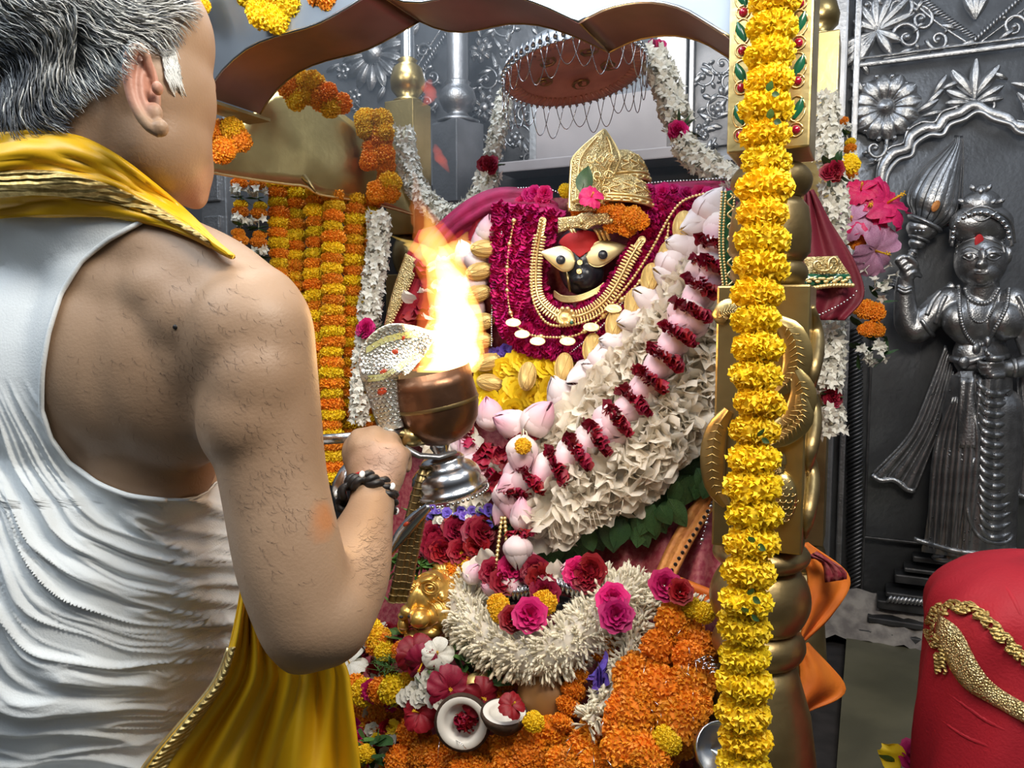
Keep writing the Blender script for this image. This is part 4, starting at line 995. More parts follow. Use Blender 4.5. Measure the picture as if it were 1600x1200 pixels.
# leaf, pink flower and orange marigolds tucked into the crown
lf = part  # alias keeps lines short
def single(name, label, cat, me, m4, group=None):
    o = bpy.data.objects.new(name, me); COL.objects.link(o); o.matrix_world = m4; WORLD[o.name] = m4.translation.copy(); tag(o, label, cat, group); return o
def fS(px, py, off, sc, z=None, rot=0, tilt=(0, 0)):
    z = z or (TOCAM+Vector((tilt[0], 0, tilt[1]))); return frame(S(px, py, off), z, (1, 0, 0), sc) @ Matrix.Rotation(rot, 4, 'Z')
single('leaf', 'single grey-green leaf standing against the crown', 'leaf', LEAF[0], frame(W(908, 302, SD(910, 300, .12)), Vector((.28, 0, 1)), (1, 0, 0), .055))
single('hibiscus', 'small magenta flower at the foot of the crown', 'flower', HIB[0], fS(924, 308, .12, .024, tilt=(0, .4)))
og = thing('marigold_cluster', 'orange marigold cluster above the forehead plate', 'flowers', S(960, 350, .1), )
for x, y, r in ((905, 328, .018), (925, 326, .018), (948, 333, .021), (968, 336, .022), (990, 340, .022), (1000, 345, .018), (956, 350, .018), (980, 354, .02), (940, 322, .016), (900, 345, .013)):
    part('marigold', random.choice(MG['o']), og, fS(x, y, .06+.015*random.random(), r, rot=random.random()*6))
yf = single('marigold', 'small yellow marigold at the left foot of the crown', 'flower', MG['y'][0], fS(884, 298, .03, .015))
# --- magenta rose-petal garlands in nested U shapes
inner = [(866, 332), (846, 395), (840, 445), (856, 478), (900, 492), (944, 468), (978, 420), (1010, 362), (1052, 318)]
outer = [(784, 322), (781, 400), (784, 480), (806, 528), (855, 545), (912, 546), (966, 500), (1018, 442), (1064, 384), (1104, 326)]
I_ = catmull(inner, 40); O_ = catmull(outer, 40)
names = ['innermost', 'second innermost', 'second outermost', 'outermost']
for k in range(4):
    t = k/3; C = I_*(1-t)+O_*t; P = [S(x, y, .02+.014*math.sin(PI*min(1, i/39*1.0))+.004*k) for i, (x, y) in enumerate(C)]
    petal_garland('%s magenta rose-petal garland of the four hung in a U around the black face' % names[k], P, .0215, FOLD if k else FOLD+FOLD_D[:1], .0105, 'petal_garland', ring=4, cap_n=230, group='magenta petal garlands around the face', sz=1.15)
# loose upper roses on the right shoulder and left fold
rs = thing('rose_heap', 'magenta rose heads heaped on the right shoulder of the idol', 'flowers', S(1080, 320, .03))
for i in range(34):
    x, y = random.uniform(1010, 1125), random.uniform(298, 345); part('rose', random.choice(ROSE_M), rs, fS(x, y, .012+.01*random.random(), .019, rot=random.random()*6, tilt=(random.uniform(-.5, .5), random.uniform(-.2, .8))))
for i in range(10):
    x, y = random.uniform(790, 862), random.uniform(300, 340); part('rose', random.choice(ROSE_M), rs, fS(x, y, .014, .016, rot=random.random()*6))
# --- necklaces
P = resample(SP([(848, 345, .06), (839, 400, .06), (838, 452, .065), (850, 478, .07), (880, 496, .07), (915, 490, .07), (945, 470, .07), (966, 440, .065), (984, 405, .06), (1003, 375, .055)]), .0062)
cn = thing('leaf_bead_necklace', 'broad gold necklace of leaf-shaped beads around the face with a round pendant', 'necklace', S(890, 500, .07))
for i, p in enumerate(P):
    t = tang(P, i); s = t.cross(TOCAM).normalized()
    if i < 5 or i > len(P)-4: part('round_medallion', COIN, cn, frame(p, TOCAM, t, .008)); continue
    part('leaf_bead', GLEAF, cn, frame(p, s, t, (.0085, .0075, .013))); part('leaf_bead', GLEAF, cn, frame(p, -s, t, (.0085, .0085, .013)))
string_part(cn, P, .003, 'gold', 'cord')
pend = part('pendant', COIN, cn, frame(S(883, 496, .085), TOCAM, RX, .017))
for k in range(10): a = k*PI/5; part('pendant_bead', BEAD['gold'], cn, frame(S(883+13*math.cos(a), 494+12*math.sin(a), .088), TOCAM, RX, .005))
mb = MB(); blob(mb, 893, 504, SD(893, 504, .105), 3, 3, .003); pmb('green_stone', mb, M['green_gem'], cn)
bead_chain('gold bead chain just outside the leaf-bead necklace', SP([(846, 342, .065), (833, 400, .065), (831, 455, .07), (841, 488, .075), (862, 508, .078), (905, 505, .078), (945, 485, .075), (985, 440, .07), (1015, 395, .065), (1060, 320, .05), (1110, 300, .04)]), .0032, .0066)
bead_chain('gold bead chain with larger beads looping down the left of the magenta garlands', SP([(803, 345, .05), (794, 400, .05), (793, 455, .055), (800, 495, .06), (820, 520, .066), (860, 527, .07), (905, 522, .07), (950, 488, .068), (990, 450, .065), (1018, 420, .06), (1040, 380, .055), (1045, 350, .05)]), .003, .0068, big=7, bigr=1.9)
bead_chain('thin silver bead chain down the left edge of the magenta garlands', SP([(784, 362, .045), (774, 420, .045), (769, 480, .05), (768, 540, .05)]), .0022, .005, 'bright_silver')
bead_chain('thin silver bead chain crossing the right of the magenta garlands', SP([(1084, 332, .05), (1050, 370, .055), (1015, 420, .06), (975, 470, .066), (935, 515, .068), (885, 556, .06)]), .0022, .0052, 'bright_silver')
cs = thing('medallion_chain', 'six flat gold medallions strung along the lower beads', 'necklace', S(900, 530, .08))
for x, y in ((802, 504), (816, 522), (887, 533), (924, 511), (959, 482), (840, 533)): part('medallion', COIN, cs, frame(S(x, y, .085), TOCAM+Vector((0, 0, .5)), RX, (.016, .010, .006)))
# --- gold foil balls
nl = [(757, 389), (749, 424), (746, 459), (752, 503), (749, 532), (762, 566), (766, 598)]; nr = [(1067, 354), (1044, 400), (1017, 435), (991, 474), (961, 507), (925, 544), (881, 574), (824, 588)]
g1 = thing('gold_ball_garland', 'string of thread-wound gold foil balls down the left of the dressing, beside the flame', 'garland', S(766, 598))
for x, y in nl: part('gold_foil_ball', NUG, g1, frame(S(x, y, .05), Vector((1, .2, random.uniform(-.3, .3))), TOCAM, .029) )
string_part(g1, [S(x, y, .035) for x, y in nl])
g2 = thing('gold_ball_garland', 'string of thread-wound gold foil balls rising along the right of the magenta garlands', 'garland', S(824, 588))
for x, y in nr: part('gold_foil_ball', NUG, g2, frame(S(x, y, .075), Vector((.15, .2, 1)), TOCAM, .029))
string_part(g2, [S(x, y, .035) for x, y in nr])
# --- big lotus blooms between them
def lotus(root, x, y, off, ln, ang, me=None, tilt=.25, fat=1.0):
    """ang: direction of the tip on the picture, degrees from right, counter-clockwise"""
    a = math.radians(ang); z = RX*math.cos(a)+RY*math.sin(a)-FW*tilt; p = S(x, y, off)-z.normalized()*ln*.5
    return part('lotus_bud', me or random.choice(LOT), root, frame(p, z, -FW, (ln*fat, ln*fat, ln)) @ Matrix.Rotation(random.random()*6, 4, 'Z'))
lr = thing('lotus_garland', 'garland of large pale lotus buds up the right, inside the cream petal garland', 'garland', S(900, 600, .04))
for x, y, a in ((1113, 322, 60), (1088, 352, 200), (1066, 385, 170), (1045, 432, 160), (1054, 405, 60), (990, 500, 190), (962, 537, 170), (1012, 468, 150), (935, 574, 170), (910, 590, 200), (876, 612, 120), (945, 555, 60)): lotus(lr, x, y, .072, .080, a, random.choice(LOT_P), .5, 1.05)
for x, y in ((1020, 452), (1104, 340), (955, 548), (902, 596)):
    for k in range(5): part('petal', random.choice(FOLD_C), lr, fS(x+random.uniform(-8, 8), y+random.uniform(-5, 5), .07, .02, z=Vector((random.uniform(-1, 1), -.6, random.uniform(-1, 1)))))
ll = thing('lotus_garland', 'column of lotus buds at the left of the dressing, right behind the flame', 'garland', S(745, 500, .03))
for x, y, a in ((761, 357, 80), (752, 376, 100), (746, 402, 60), (742, 436, 90), (742, 478, 80), (730, 455, 120), (728, 500, 100), (726, 395, 110), (735, 520, 80), (720, 540, 100), (738, 560, 90), (716, 580, 80), (730, 600, 100)): lotus(ll, x, y, .035, .062, a, random.choice(LOT_P+LOT), .4, 1.1)
# petals of red and white in bands left of the flame
bl = thing('petal_garland', 'banded garland of red and pale petals left of the flame, beside the gold border', 'garland', S(650, 500, .03))
for i in range(120):
    x, y = random.uniform(618, 720), random.uniform(400, 660)
    if x < 660-(y-400)*.45+14: continue
    band = int((y+.35*(x-640))//24) % 2
    part('petal', random.choice(RUF if band else FOLD_C), bl, fS(x, y, .018, .034, z=Vector((random.uniform(-1, 1), -.5, random.uniform(-.8, .3)))))
# --- yellow flowers, purple flowers at the bottom of the U
yl = thing('yellow_flower_cluster', 'cluster of yellow chrysanthemums below the magenta garlands', 'flowers', S(820, 600, .03))
for i in range(52):
    x, y = random.uniform(752, 895), random.uniform(560, 640)
    if y > 622-abs(x-820)*.1+18 or (x > 870 and y > 620): continue
    part('chrysanthemum', random.choice(ROSE_Y), yl, fS(x, y, .03+.012*random.random(), .024, rot=random.random()*6, tilt=(random.uniform(-.5, .5), random.uniform(-.5, .5))))
pf = thing('purple_flower_band', 'band of small purple flowers under the magenta garlands', 'flowers', S(830, 556, .02))
for i in range(56):
    x = random.uniform(752, 925); y = 556+random.uniform(-12, 8)+(-8 if x > 880 else 0)
    part('purple_flower', random.choice(ROSE_P), pf, fS(x, y, .022, .013, rot=random.random()*6, tilt=(random.uniform(-.6, .6), random.uniform(-.5, .5))))
# --- the cream petal garlands (large crowded petals)
def cream(label, pts, width, n, rootoff, sc, cap_n=290, protos=RUF):
    P = SP(pts, 80, 0); root = thing('cream_petal_garland', label, 'garland', min(P, key=lambda p: p.z), 'cream petal garlands'); lst = []
    for i in range(n):
        k = random.uniform(0, len(P)-1.001); j = int(k); t = tang(P, j); p = P[j].lerp(P[j+1], k-j); x = t.cross(TOCAM).normalized(); y = x.cross(t)
        if y.dot(TOCAM) < 0: y = -y
        a = random.uniform(-.15, PI+.15); o = x*math.cos(a)+y*math.sin(a)*.75
        b = p+o*width*random.uniform(.35, .62)
        z = (o+Vector((random.uniform(-.7, .7), random.uniform(-.3, .3), random.uniform(-.9, .35)))).normalized()
        lst.append((random.choice(protos), frame(b, z, Vector((random.uniform(-1, 1), random.uniform(-.4, .4), random.uniform(-1, 1))), sc*random.uniform(.8, 1.2)), o.dot(TOCAM)+random.uniform(-.2, .2)))
    mb = MB(); mb.tube(P, width*.55, 10); pmb('string', mb, M['white_petal'], root); emit(root, 'petal', lst, cap_n); return root
cream('inner cream petal garland, between the lotus blooms and the red-banded bud garland', [(1122, 425, .06), (1090, 440, .065), (1058, 488, .07), (1018, 545, .075), (968, 603, .08), (915, 648, .08), (880, 695, .08), (856, 722, .07)], .031, 300, 0, .046)
cream('outer cream petal garland, hanging lowest on the right above the leaves', [(1142, 470, .07), (1120, 540, .085), (1080, 610, .10), (1030, 680, .11), (970, 735, .11), (900, 775, .105), (845, 800, .09)], .048, 420, 0, .050)
cream('cream petal garland behind the cup, left of the hanging bud pendant', [(690, 590, .02), (688, 640, .03), (705, 700, .04), (735, 760, .05), (760, 775, .05)], .036, 150, 0, .044, 150)
# trailing stamens
st = thing('stamen_fringe', 'thin curling stamens hanging below the outer cream petal garland', 'flowers', S(960, 800, .1))
for i in range(42):
    t = random.random(); C = [(845, 815), (900, 800), (970, 765), (1030, 715), (1080, 650), (1110, 600)]; c = catmull(C, 50)[int(t*49)]; x, y = c[0]+random.uniform(-12, 12), c[1]+random.uniform(-16, 6)
    dx = random.uniform(-8, 14); P = [S(x, y, .13), S(x+dx*.3, y+14, .135), S(x+dx, y+random.uniform(26, 40), .12)]; mb = MB(); mb.tube([P[0], P[0].lerp(P[1], .5), P[1], P[1].lerp(P[2], .5), P[2]], [.0012, .0011, .001, .0009, .0008], 4)
    mb.ell(P[2], (.0022,)*3, None, 6, 4); pmb('stamen', mb, M['white_petal'], st)
# orange and yellow flowers peeping out under it
oy = thing('flower_underlayer', 'orange and yellow flowers peeping out under the outer cream petal garland', 'flowers', S(990, 780, .05))
for i in range(80):
    t = random.random(); c = catmull([(848, 818), (905, 812), (975, 778), (1040, 725), (1090, 665), (1118, 610), (1138, 540)], 60)[int(t*59)]
    x, y = c[0]+random.uniform(-6, 14), c[1]+random.uniform(-12, 8); part('flower', random.choice(ROSE_O if (t > .35 and random.random() < .75) else ROSE_Y), oy, fS(x, y, .05, .026, rot=random.random()*6, tilt=(random.uniform(-.2, .9), random.uniform(-1, 0))))
# --- garland of lotus buds alternating with red rose petals
bg_ = thing('lotus_bud_garland', 'garland of pink lotus buds alternating with crimson rose petals, curving up the right', 'garland', S(800, 770, .1))
BC = [(801, 782, .10), (805, 755, .12), (853, 736, .13), (886, 716, .14), (918, 692, .145), (949, 669, .145), (980, 640, .14), (1004, 608, .135), (1027, 574, .13), (1049, 540, .125), (1070, 502, .12), (1088, 466, .11), (1106, 430, .10), (1116, 398, .09), (1122, 365, .08)]
for i, (x, y, o) in enumerate(BC):
    nx_, ny_ = BC[min(i+1, len(BC)-1)][:2]; px_, py_ = BC[max(i-1, 0)][:2]; ang = math.degrees(math.atan2(-(ny_-py_), nx_-px_))
    lotus(bg_, x, y, o+.022, .082, ang+180+random.uniform(-25, 25), random.choice(LOT_O+LOT), .45, 1.0)
    if i < len(BC)-1:
        mx, my = (x+nx_)/2, (y+ny_)/2; a = math.radians(ang+90)
        for k in range(12):
            q = (k/11-.5)*44; part('petal', random.choice(FOLD_C), bg_, fS(mx+q*math.cos(a)+random.uniform(-2, 2), my-q*math.sin(a)+random.uniform(-2, 2), o+.058-.0008*abs(q), .021, z=Vector((math.cos(a)*q*.06+random.uniform(-.3, .3), -1, -math.sin(a)*q*.06*-1+random.uniform(-.3, .3))), rot=random.random()*3))
string_part(bg_, [S(*b) for b in BC])
# left continuation of the same sort
bl2 = thing('lotus_bud_garland', 'short lotus bud and crimson petal garland right below the cup', 'garland', S(740, 720, .08))
for x, y, a in ((731, 704, 120), (764, 648, 100), (742, 722, 30), (722, 690, 80), (752, 745, 60), (786, 800, 240)): lotus(bl2, x, y, .10, .062, a, None, .4, 1.1)
for x, y in ((722, 688), (748, 716), (762, 700), (785, 705), (775, 750), (790, 762), (770, 765), (800, 770), (830, 765), (828, 740)):
    for k in range(5): part('petal', random.choice(FOLD_C), bl2, fS(x+random.uniform(-9, 9), y+random.uniform(-8, 8), .11+random.uniform(0, .012), .024, z=Vector((random.uniform(-1, 1), -1, random.uniform(-1, 1)))))
# the three-bud centrepiece and hanging pendant string
pn = thing('lotus_pendant', 'lotus bud pendant with two spread buds on top and more hanging in a string', 'garland', S(812, 860, .12))
lotus(pn, 797, 662, .15, .080, 155, LOT[0], .5, 1.12); lotus(pn, 843, 652, .15, .084, 52, LOT[1], .5, 1.08); lotus(pn, 765, 645, .12, .076, 100, LOT[2], .5, 1.1); lotus(pn, 816, 714, .17, .078, -92, LOT[2], .25, 1.1)
lotus(pn, 816, 803, .14, .068, 92, LOT[0], .2, 1.0); lotus(pn, 809, 864, .14, .062, -90, LOT_P[0], .2, 1.12)
part('yellow_cap', MG['s'][0], pn, fS(817, 697, .215, .015))
for x, y in ((818, 683), (812, 765), (814, 833), (818, 688)):
    for k in range(8): part('petal', random.choice(FOLD_C), pn, fS(x+(k-3.5)*4, y+random.uniform(-3, 3), .15-.0012*abs(k-3.5)*3, .018, z=Vector(((k-3.5)*.3, -1, random.uniform(-.3, .3)))))
string_part(pn, [S(818, 670, .17), S(816, 730, .16), S(815, 770, .14), S(814, 835, .13), S(808, 890, .12)])
mb = MB(); mb.tube([S(812, 694, .19), S(816, 672, .19), S(822, 674, .19), S(832, 708, .19)], .0012, 5); pmb('thread_loop', mb, M['string'], pn)
for lab, pts in (('left of the two gold bead strings hanging beside the lotus pendant', [(784, 810, .13), (779, 850, .13), (774, 898, .13)]), ('right of the two gold bead strings hanging beside the lotus pendant', [(789, 810, .13), (792, 850, .13), (795, 884, .13)])):
    bead_chain(lab, SP(pts), .0042, .0085)
# --- green leaves under the garlands
lv = thing('leaf_bunch', 'bunch of dark green leaves hanging below the outer cream garland', 'leaves', S(950, 860, .04))
for i in range(210):
    t = random.random(); x = lerp(825, 1118, t); yb = lerp(800, 660, t**1.3); y = random.uniform(yb, yb+lerp(42, 105, t)-50*max(0, t-.6)); part('leaf', random.choice(LEAF), lv, frame(S(x, y, .045+.035*random.random()), Vector((random.uniform(-.7, .7), -.25, -1)), (-1, random.uniform(-.3, .3), 0), random.uniform(.04, .065)))
# ================================================================ hanging garlands
def vline(px0, py0, px1, py1, d, n=12, sway=0):
    a = W(px0, py0, d); b = W(px1, py1, d); b = Vector((b.x, b.y, b.z))
    return [a.lerp(b, i/(n-1))+RX*(sway*math.sin(i*1.3)) for i in range(n)]
# long yellow garland down the front of the pillar
P = path3([(1214, -40, 1.0), (1210, 40, 1.0), (1200, 130, 1.0), (1198, 250, 1.0), (1192, 340, .99), (1186, 430, .985), (1182, 520, .975), (1184, 600, .97), (1180, 690, .965), (1178, 760, .965), (1174, 850, .955), (1168, 930, .95), (1162, 1000, .955), (1162, 1090, .955), (1164, 1160, .96), (1160, 1240, .96)], W, 80)
marigold_garland('long yellow marigold garland hanging down the front of the brass pillar', P, 'y', .0330, .0345, jit=.08, flat=1.0)
for (x, y) in ((1200, 148), (1204, 182), (1182, 686), (1180, 720), (1172, 846), (1168, 930), (1166, 958)):
    pass
lvp = thing('leaf_sprig', 'tiny green leaves tucked between the blooms of the long pillar garland', 'leaves', W(1172, 846, .93))
for x, y, d in ((1200, 143, .965), (1203, 186, .965), (1184, 682, .935), (1178, 848, .925), (1170, 930, .92), (1168, 958, .92)):
    part('leaf', random.choice(LEAF_L), lvp, frame(W(x, y, d), Vector((random.uniform(-.6, .6), -.5, .5)), (1, 0, 0), .013)); part('leaf', random.choice(LEAF), lvp, frame(W(x+6, y+3, d), Vector((.6, -.5, -.3)), (0, 0, 1), .012))
# curtain of marigold strands at the left
def alt(i): return 'ys'[i % 2] if random.random() < .4 else ('y' if i % 2 else 'o')
strands = [(434, 285, 440, 620, 1.96), (462, 287, 464, 660, 1.98), (493, 298, 496, 740, 1.94), (521, 306, 519, 745, 1.91), (553, 312, 548, 725, 1.95), (579, 318, 574, 700, 1.98)]
pos = ['first', 'second', 'third', 'fourth', 'fifth', 'sixth']
for k, (x0, y0, x1, y1, d) in enumerate(strands):
    marigold_garland('%s from the left of the six orange and yellow marigold strands under the brass arch' % pos[k], vline(x0, y0, x1, y1, d, 14, .0012), (lambda i, k=k: 'o' if (i+k) % 2 else random.choice('yysy')), .0278, .0262, 'marigold strands under the brass arch', .12)
def mixed(label, P, r=.024, step=.018):
    P = resample(P, step); root = thing('mixed_garland', label, 'garland', P[-1], 'mixed flower garlands')
    for i, p in enumerate(P):
        t = tang(P, i); c = i % 4
        if c == 0: part('marigold', random.choice(MG['o']), root, frame(p, t, RX, r*.85))
        elif c == 1:
            for k in range(7): a = random.random()*6.28; part('floret', random.choice(FLO), root, frame(p, RX*math.cos(a)+FW*math.sin(a)*.8+Z*random.uniform(-.3, .3), TOCAM, r*1.2))
        elif c == 2:
            for k in range(5): a = random.random()*6.28; part('leaf', random.choice(LEAF), root, frame(p, RX*math.cos(a)+FW*math.sin(a)+Z*random.uniform(-.5, .3), TOCAM, r*1.3))
        else: part('marigold', random.choice(MG['y' if i % 8 == 3 else 'o']), root, frame(p+RX*random.uniform(-.006, .006), t, RX, r*.7))
    string_part(root, P); return root
mixed('leftmost white, orange and green mixed flower garland under the brass arch', vline(374, 286, 378, 520, 1.9, 8, .002)); mixed('mixed flower garland with dark leaves, right beside the leftmost one', vline(402, 288, 408, 560, 1.92, 8, .002))
# white floret garlands
P = path3([(592, 335, 1.90), (590, 400, 1.90), (582, 450, 1.89), (576, 500, 1.88)], W, 20); fluffy_garland('white floret garland left of the rear brass pillar, upper length', P, .034, .030, FLO, .012, 8)
P = path3([(572, 522, 1.87), (566, 570, 1.86), (562, 620, 1.85), (560, 655, 1.85)], W, 20); fluffy_garland('white floret garland left of the snake hood, lower length', P, .030, .028, FLO, .012, 7)
rk = thing('rose_knot', 'dark pink rose knot with leaves between the two lengths of the left white garland', 'flowers', W(576, 512, 1.84))
def knot(root, x, y, d, sc=.02, cols=None, leaves=6):
    for k in range(5): part('rose', random.choice(cols or ROSE_M), root, frame(W(x+random.uniform(-9, 9), y+random.uniform(-4, 4), d), Vector((random.uniform(-.8, .8), -1, random.uniform(-.3, .5))), RX, sc))
    for k in range(leaves): part('leaf', random.choice(LEAF), root, frame(W(x+random.uniform(-12, 12), y+random.uniform(-8, 8), d+.012), Vector((random.uniform(-1, 1), -.4, random.uniform(-1, 1))), TOCAM, sc*1.9))
knot(rk, 578, 512, 1.83)
P = path3([(630, 205, 1.98), (638, 255, 1.97), (655, 300, 1.93), (690, 333, 1.86), (725, 335, 1.80), (752, 305, 1.78), (763, 272, 1.80)], W, 40)
fluffy_garland('white floret garland looping below the silver column, behind the flame tip', P, .034, .028, FLO, .0115, 8, cap_n=240)
P = path3([(770, 244, 1.84), (776, 212, 1.86), (784, 175, 1.9), (790, 150, 1.95)], W, 20); fluffy_garland('white floret garland rising left of the marble block to the parasol', P, .026, .026, FLO, .0115, 7)
rk = thing('rose_knot', 'crimson rose knot with leaves at the left of the marble shelf', 'flowers', W(765, 258, 1.8)); knot(rk, 764, 258, 1.77, .018, ROSE)
P = path3([(1018, 84, 1.72), (1034, 115, 1.69), (1046, 150, 1.66), (1058, 190, 1.62)], W, 26); fluffy_garland('white floret garland hanging right of the parasol', P, .038, .030, FLO, .011, 8)
P = path3([(1064, 222, 1.58), (1090, 248, 1.54), (1122, 268, 1.5), (1152, 282, 1.46)], W, 26); fluffy_garland('white floret garland running from the rose knot to the pillar', P, .032, .027, FLO, .011, 8)
rk = thing('rose_knot', 'magenta rose knot with leaves right of the marble block', 'flowers', W(1062, 206, 1.58)); knot(rk, 1062, 205, 1.57, .019)
rk = thing('rose_knot', 'pink and green flower knot above the right parasol garland', 'flowers', W(1022, 76, 1.72)); knot(rk, 1022, 76, 1.74, .016)
P = path3([(1288, 150, 1.56), (1290, 200, 1.56), (1294, 250, 1.55)], W, 16); fluffy_garland('white floret garland behind the pillar, topmost length at the silver pilaster', P, .033, .028, FLO, .0115, 8)
P = path3([(1300, 285, 1.54), (1304, 330, 1.53), (1296, 400, 1.53), (1300, 440, 1.52)], W, 16); fluffy_garland('white floret garland beside the dark red veil, left of the pink hibiscus', P, .033, .028, FLO, .0115, 8)
P = path3([(1296, 500, 1.5), (1298, 560, 1.5), (1294, 606, 1.5)], W, 16); fluffy_garland('white floret garland hanging below the dark red veil', P, .032, .028, FLO, .0115, 8)
P = path3([(1296, 636, 1.5), (1300, 670, 1.5)], W, 10); fluffy_garland('short white floret tuft at the foot of the right hanging garland', P, .032, .028, FLO, .0115, 8)
for lab, x, y in (('crimson rose knot below the topmost white garland length', 1300, 268), ('crimson rose knot above the lowest white tuft behind the pillar', 1296, 621)):
    rk = thing('rose_knot', lab, 'flowers', W(x, y, 1.5)); knot(rk, x, y, 1.50, .017, ROSE, 9)
# mixed garland, hibiscus, lilac petals and orange marigolds at the right wall
mixed('mixed garland hanging on the silver wall left of the rosette', path3([(1316, 190, 1.9), (1328, 230, 1.88), (1330, 270, 1.85), (1330, 300, 1.82)], W, 10), .018, .02)
single('marigold', 'round yellow marigold above the pink hibiscus', 'flower', MG['y'][1], frame(W(1328, 256, 1.66), TOCAM, RX, .022))
for i, (lab, x, y, s, me, t) in enumerate((('large hot pink hibiscus in front of the silver wall, left bloom', 1352, 330, .062, HIB[0], (-.3, .2)), ('large hot pink hibiscus in front of the silver wall, right bloom', 1385, 318, .064, HIB[1], (.5, .4)),
      ('upper pink hibiscus bud-like bloom of the hot pink pair', 1345, 298, .036, HIB[0], (-.5, .6)), ('faded lilac flower just below the hot pink hibiscus', 1368, 392, .058, HIB_L, (.3, -.5)), ('lilac petals left of the hot pink hibiscus', 1330, 345, .044, HIB_L, (-.6, 0)))):
    single('hibiscus', lab, 'flower', me, frame(W(x, y, 1.66), TOCAM+Vector((t[0], 0, t[1])), (1, 0, .3*i), s))
og = thing('marigold_pair', 'orange marigolds below the lilac flower, at the silver figure\'s arm', 'flowers', W(1360, 500, 1.68))
for x, y, r in ((1352, 483, .022), (1368, 488, .022), (1340, 480, .016), (1358, 514, .018), (1372, 516, .016), (1348, 515, .012), (1340, 378, .018), (1328, 372, .015)): part('marigold', random.choice(MG['o']), og, frame(W(x, y, 1.68), TOCAM, RX, r))
wt = thing('floret_tuft', 'sparse white florets on dark leaves at the silver figure\'s elbow', 'flowers', W(1362, 545, 1.7))
for i in range(26): x, y = (random.uniform(1345, 1384), random.uniform(530, 560)) if i < 14 else (random.uniform(1340, 1400), random.uniform(420, 470)); part('floret', random.choice(FLO), wt, frame(W(x, y, 1.68), Vector((random.uniform(-1, 1), -.5, random.uniform(-1, 1))), RX, .028))
for i in range(26): x, y = (random.uniform(1335, 1384), random.uniform(500, 560)) if i < 16 else (random.uniform(1320, 1380), random.uniform(440, 475)); part('leaf', random.choice(LEAF), wt, frame(W(x, y, 1.70), Vector((random.uniform(-1, 1), -.3, random.uniform(-1, .4))), TOCAM, .04))
# marigolds on the canopy sheet and the brass side arch
for lab, pts, key, r, dd in (('yellow marigold bunch hanging on the silver arch above the man\'s brow', [(385, -20), (400, 0), (425, 22), (450, 10), (470, -15)], 'ys', .030, 1.42),
                             ('yellow marigold garland end at the very top, left of the bunch', [(296, -14), (304, 0), (300, 8)], 'y', .020, 1.44), ('small orange-yellow marigold bunch at the top edge over the arch', [(515, -16), (530, -8), (545, -14)], 'so', .026, 1.38)):
    root = thing('marigold_bunch', lab, 'flowers', W(*pts[1], dd))
    for x, y in pts:
        for k in range(4): part('marigold', random.choice(MG[random.choice(key)]), root, frame(W(x+random.uniform(-16, 16), y+random.uniform(-12, 12), dd+random.uniform(-.015, .015)), (random.uniform(-.6, .6), -1, random.uniform(-.5, .5)), RX, r*random.uniform(.8, 1)))
for lab, pts, key, r, dd, n in (('orange marigold cluster on top of the brass side arch', [(455, 138), (470, 130), (490, 132), (510, 146), (478, 150), (500, 160), (516, 162), (530, 158), (460, 150)], 'oos', .026, 1.74, 2),
                                ('orange marigold clump beside the man\'s cheek', [(346, 205), (352, 228), (345, 240), (370, 210), (378, 222), (364, 200)], 'oos', .024, 1.58, 1),
                                ('marigold string hanging at the right end of the brass side arch', [(572, 186), (594, 184), (570, 200), (590, 212), (600, 205), (584, 232), (598, 240), (578, 252), (602, 262), (606, 282), (590, 300), (606, 300), (598, 222)], 'oso', .027, 1.92, 2)):
    root = thing('marigold_cluster', lab, 'flowers', W(*pts[0], dd))
    for x, y in pts:
        for k in range(n): part('marigold', random.choice(MG[random.choice(key)]), root, frame(W(x+random.uniform(-4, 4), y+random.uniform(-4, 4), dd+random.uniform(-.01, .01)), (random.uniform(-.6, .6), -1, random.uniform(-.5, .5)), RX, r*random.uniform(.85, 1.1)))
# ================================================================ the offerings at the foot
ob = thing('marigold_heap', 'big heap of orange marigolds in front of the lower right of the shrine', 'flowers', S(1000, 1120, .1))
cnt = 0
def heap(root, poly, n, key, r, off, rise=.05):
    for i in range(n):
        while True:
            x = random.uniform(min(p[0] for p in poly), max(p[0] for p in poly)); y = random.uniform(min(p[1] for p in poly), max(p[1] for p in poly)); ins = False; j = len(poly)-1
            for k in range(len(poly)):
                if (poly[k][1] > y) != (poly[j][1] > y) and x < (poly[j][0]-poly[k][0])*(y-poly[k][1])/(poly[j][1]-poly[k][1])+poly[k][0]: ins = not ins
                j = k
            if ins: break
        o = off+rise*random.random(); part('marigold', random.choice(MG[random.choice(key)]), root, fS(x, y, o, r*random.uniform(.82, 1.15), rot=random.random()*6, tilt=(random.uniform(-.7, .7), random.uniform(-.3, .9))))
heap(ob, [(1010, 985), (1060, 965), (1110, 1010), (1118, 1060), (1085, 1090), (1080, 1150), (1040, 1165), (1030, 1200), (990, 1225), (955, 1180), (960, 1120), (985, 1050)], 100, 'ooooo', .029, .02, .10)
ob2 = thing('marigold_heap', 'long low bank of orange marigolds along the bottom, under the coconuts', 'flowers', S(760, 1180, .1))
heap(ob2, [(552, 1100), (600, 1090), (650, 1130), (690, 1165), (760, 1165), (800, 1135), (850, 1140), (900, 1130), (960, 1130), (985, 1190), (990, 1240), (560, 1240), (548, 1150)], 140, 'ooooo', .027, .025, .055)
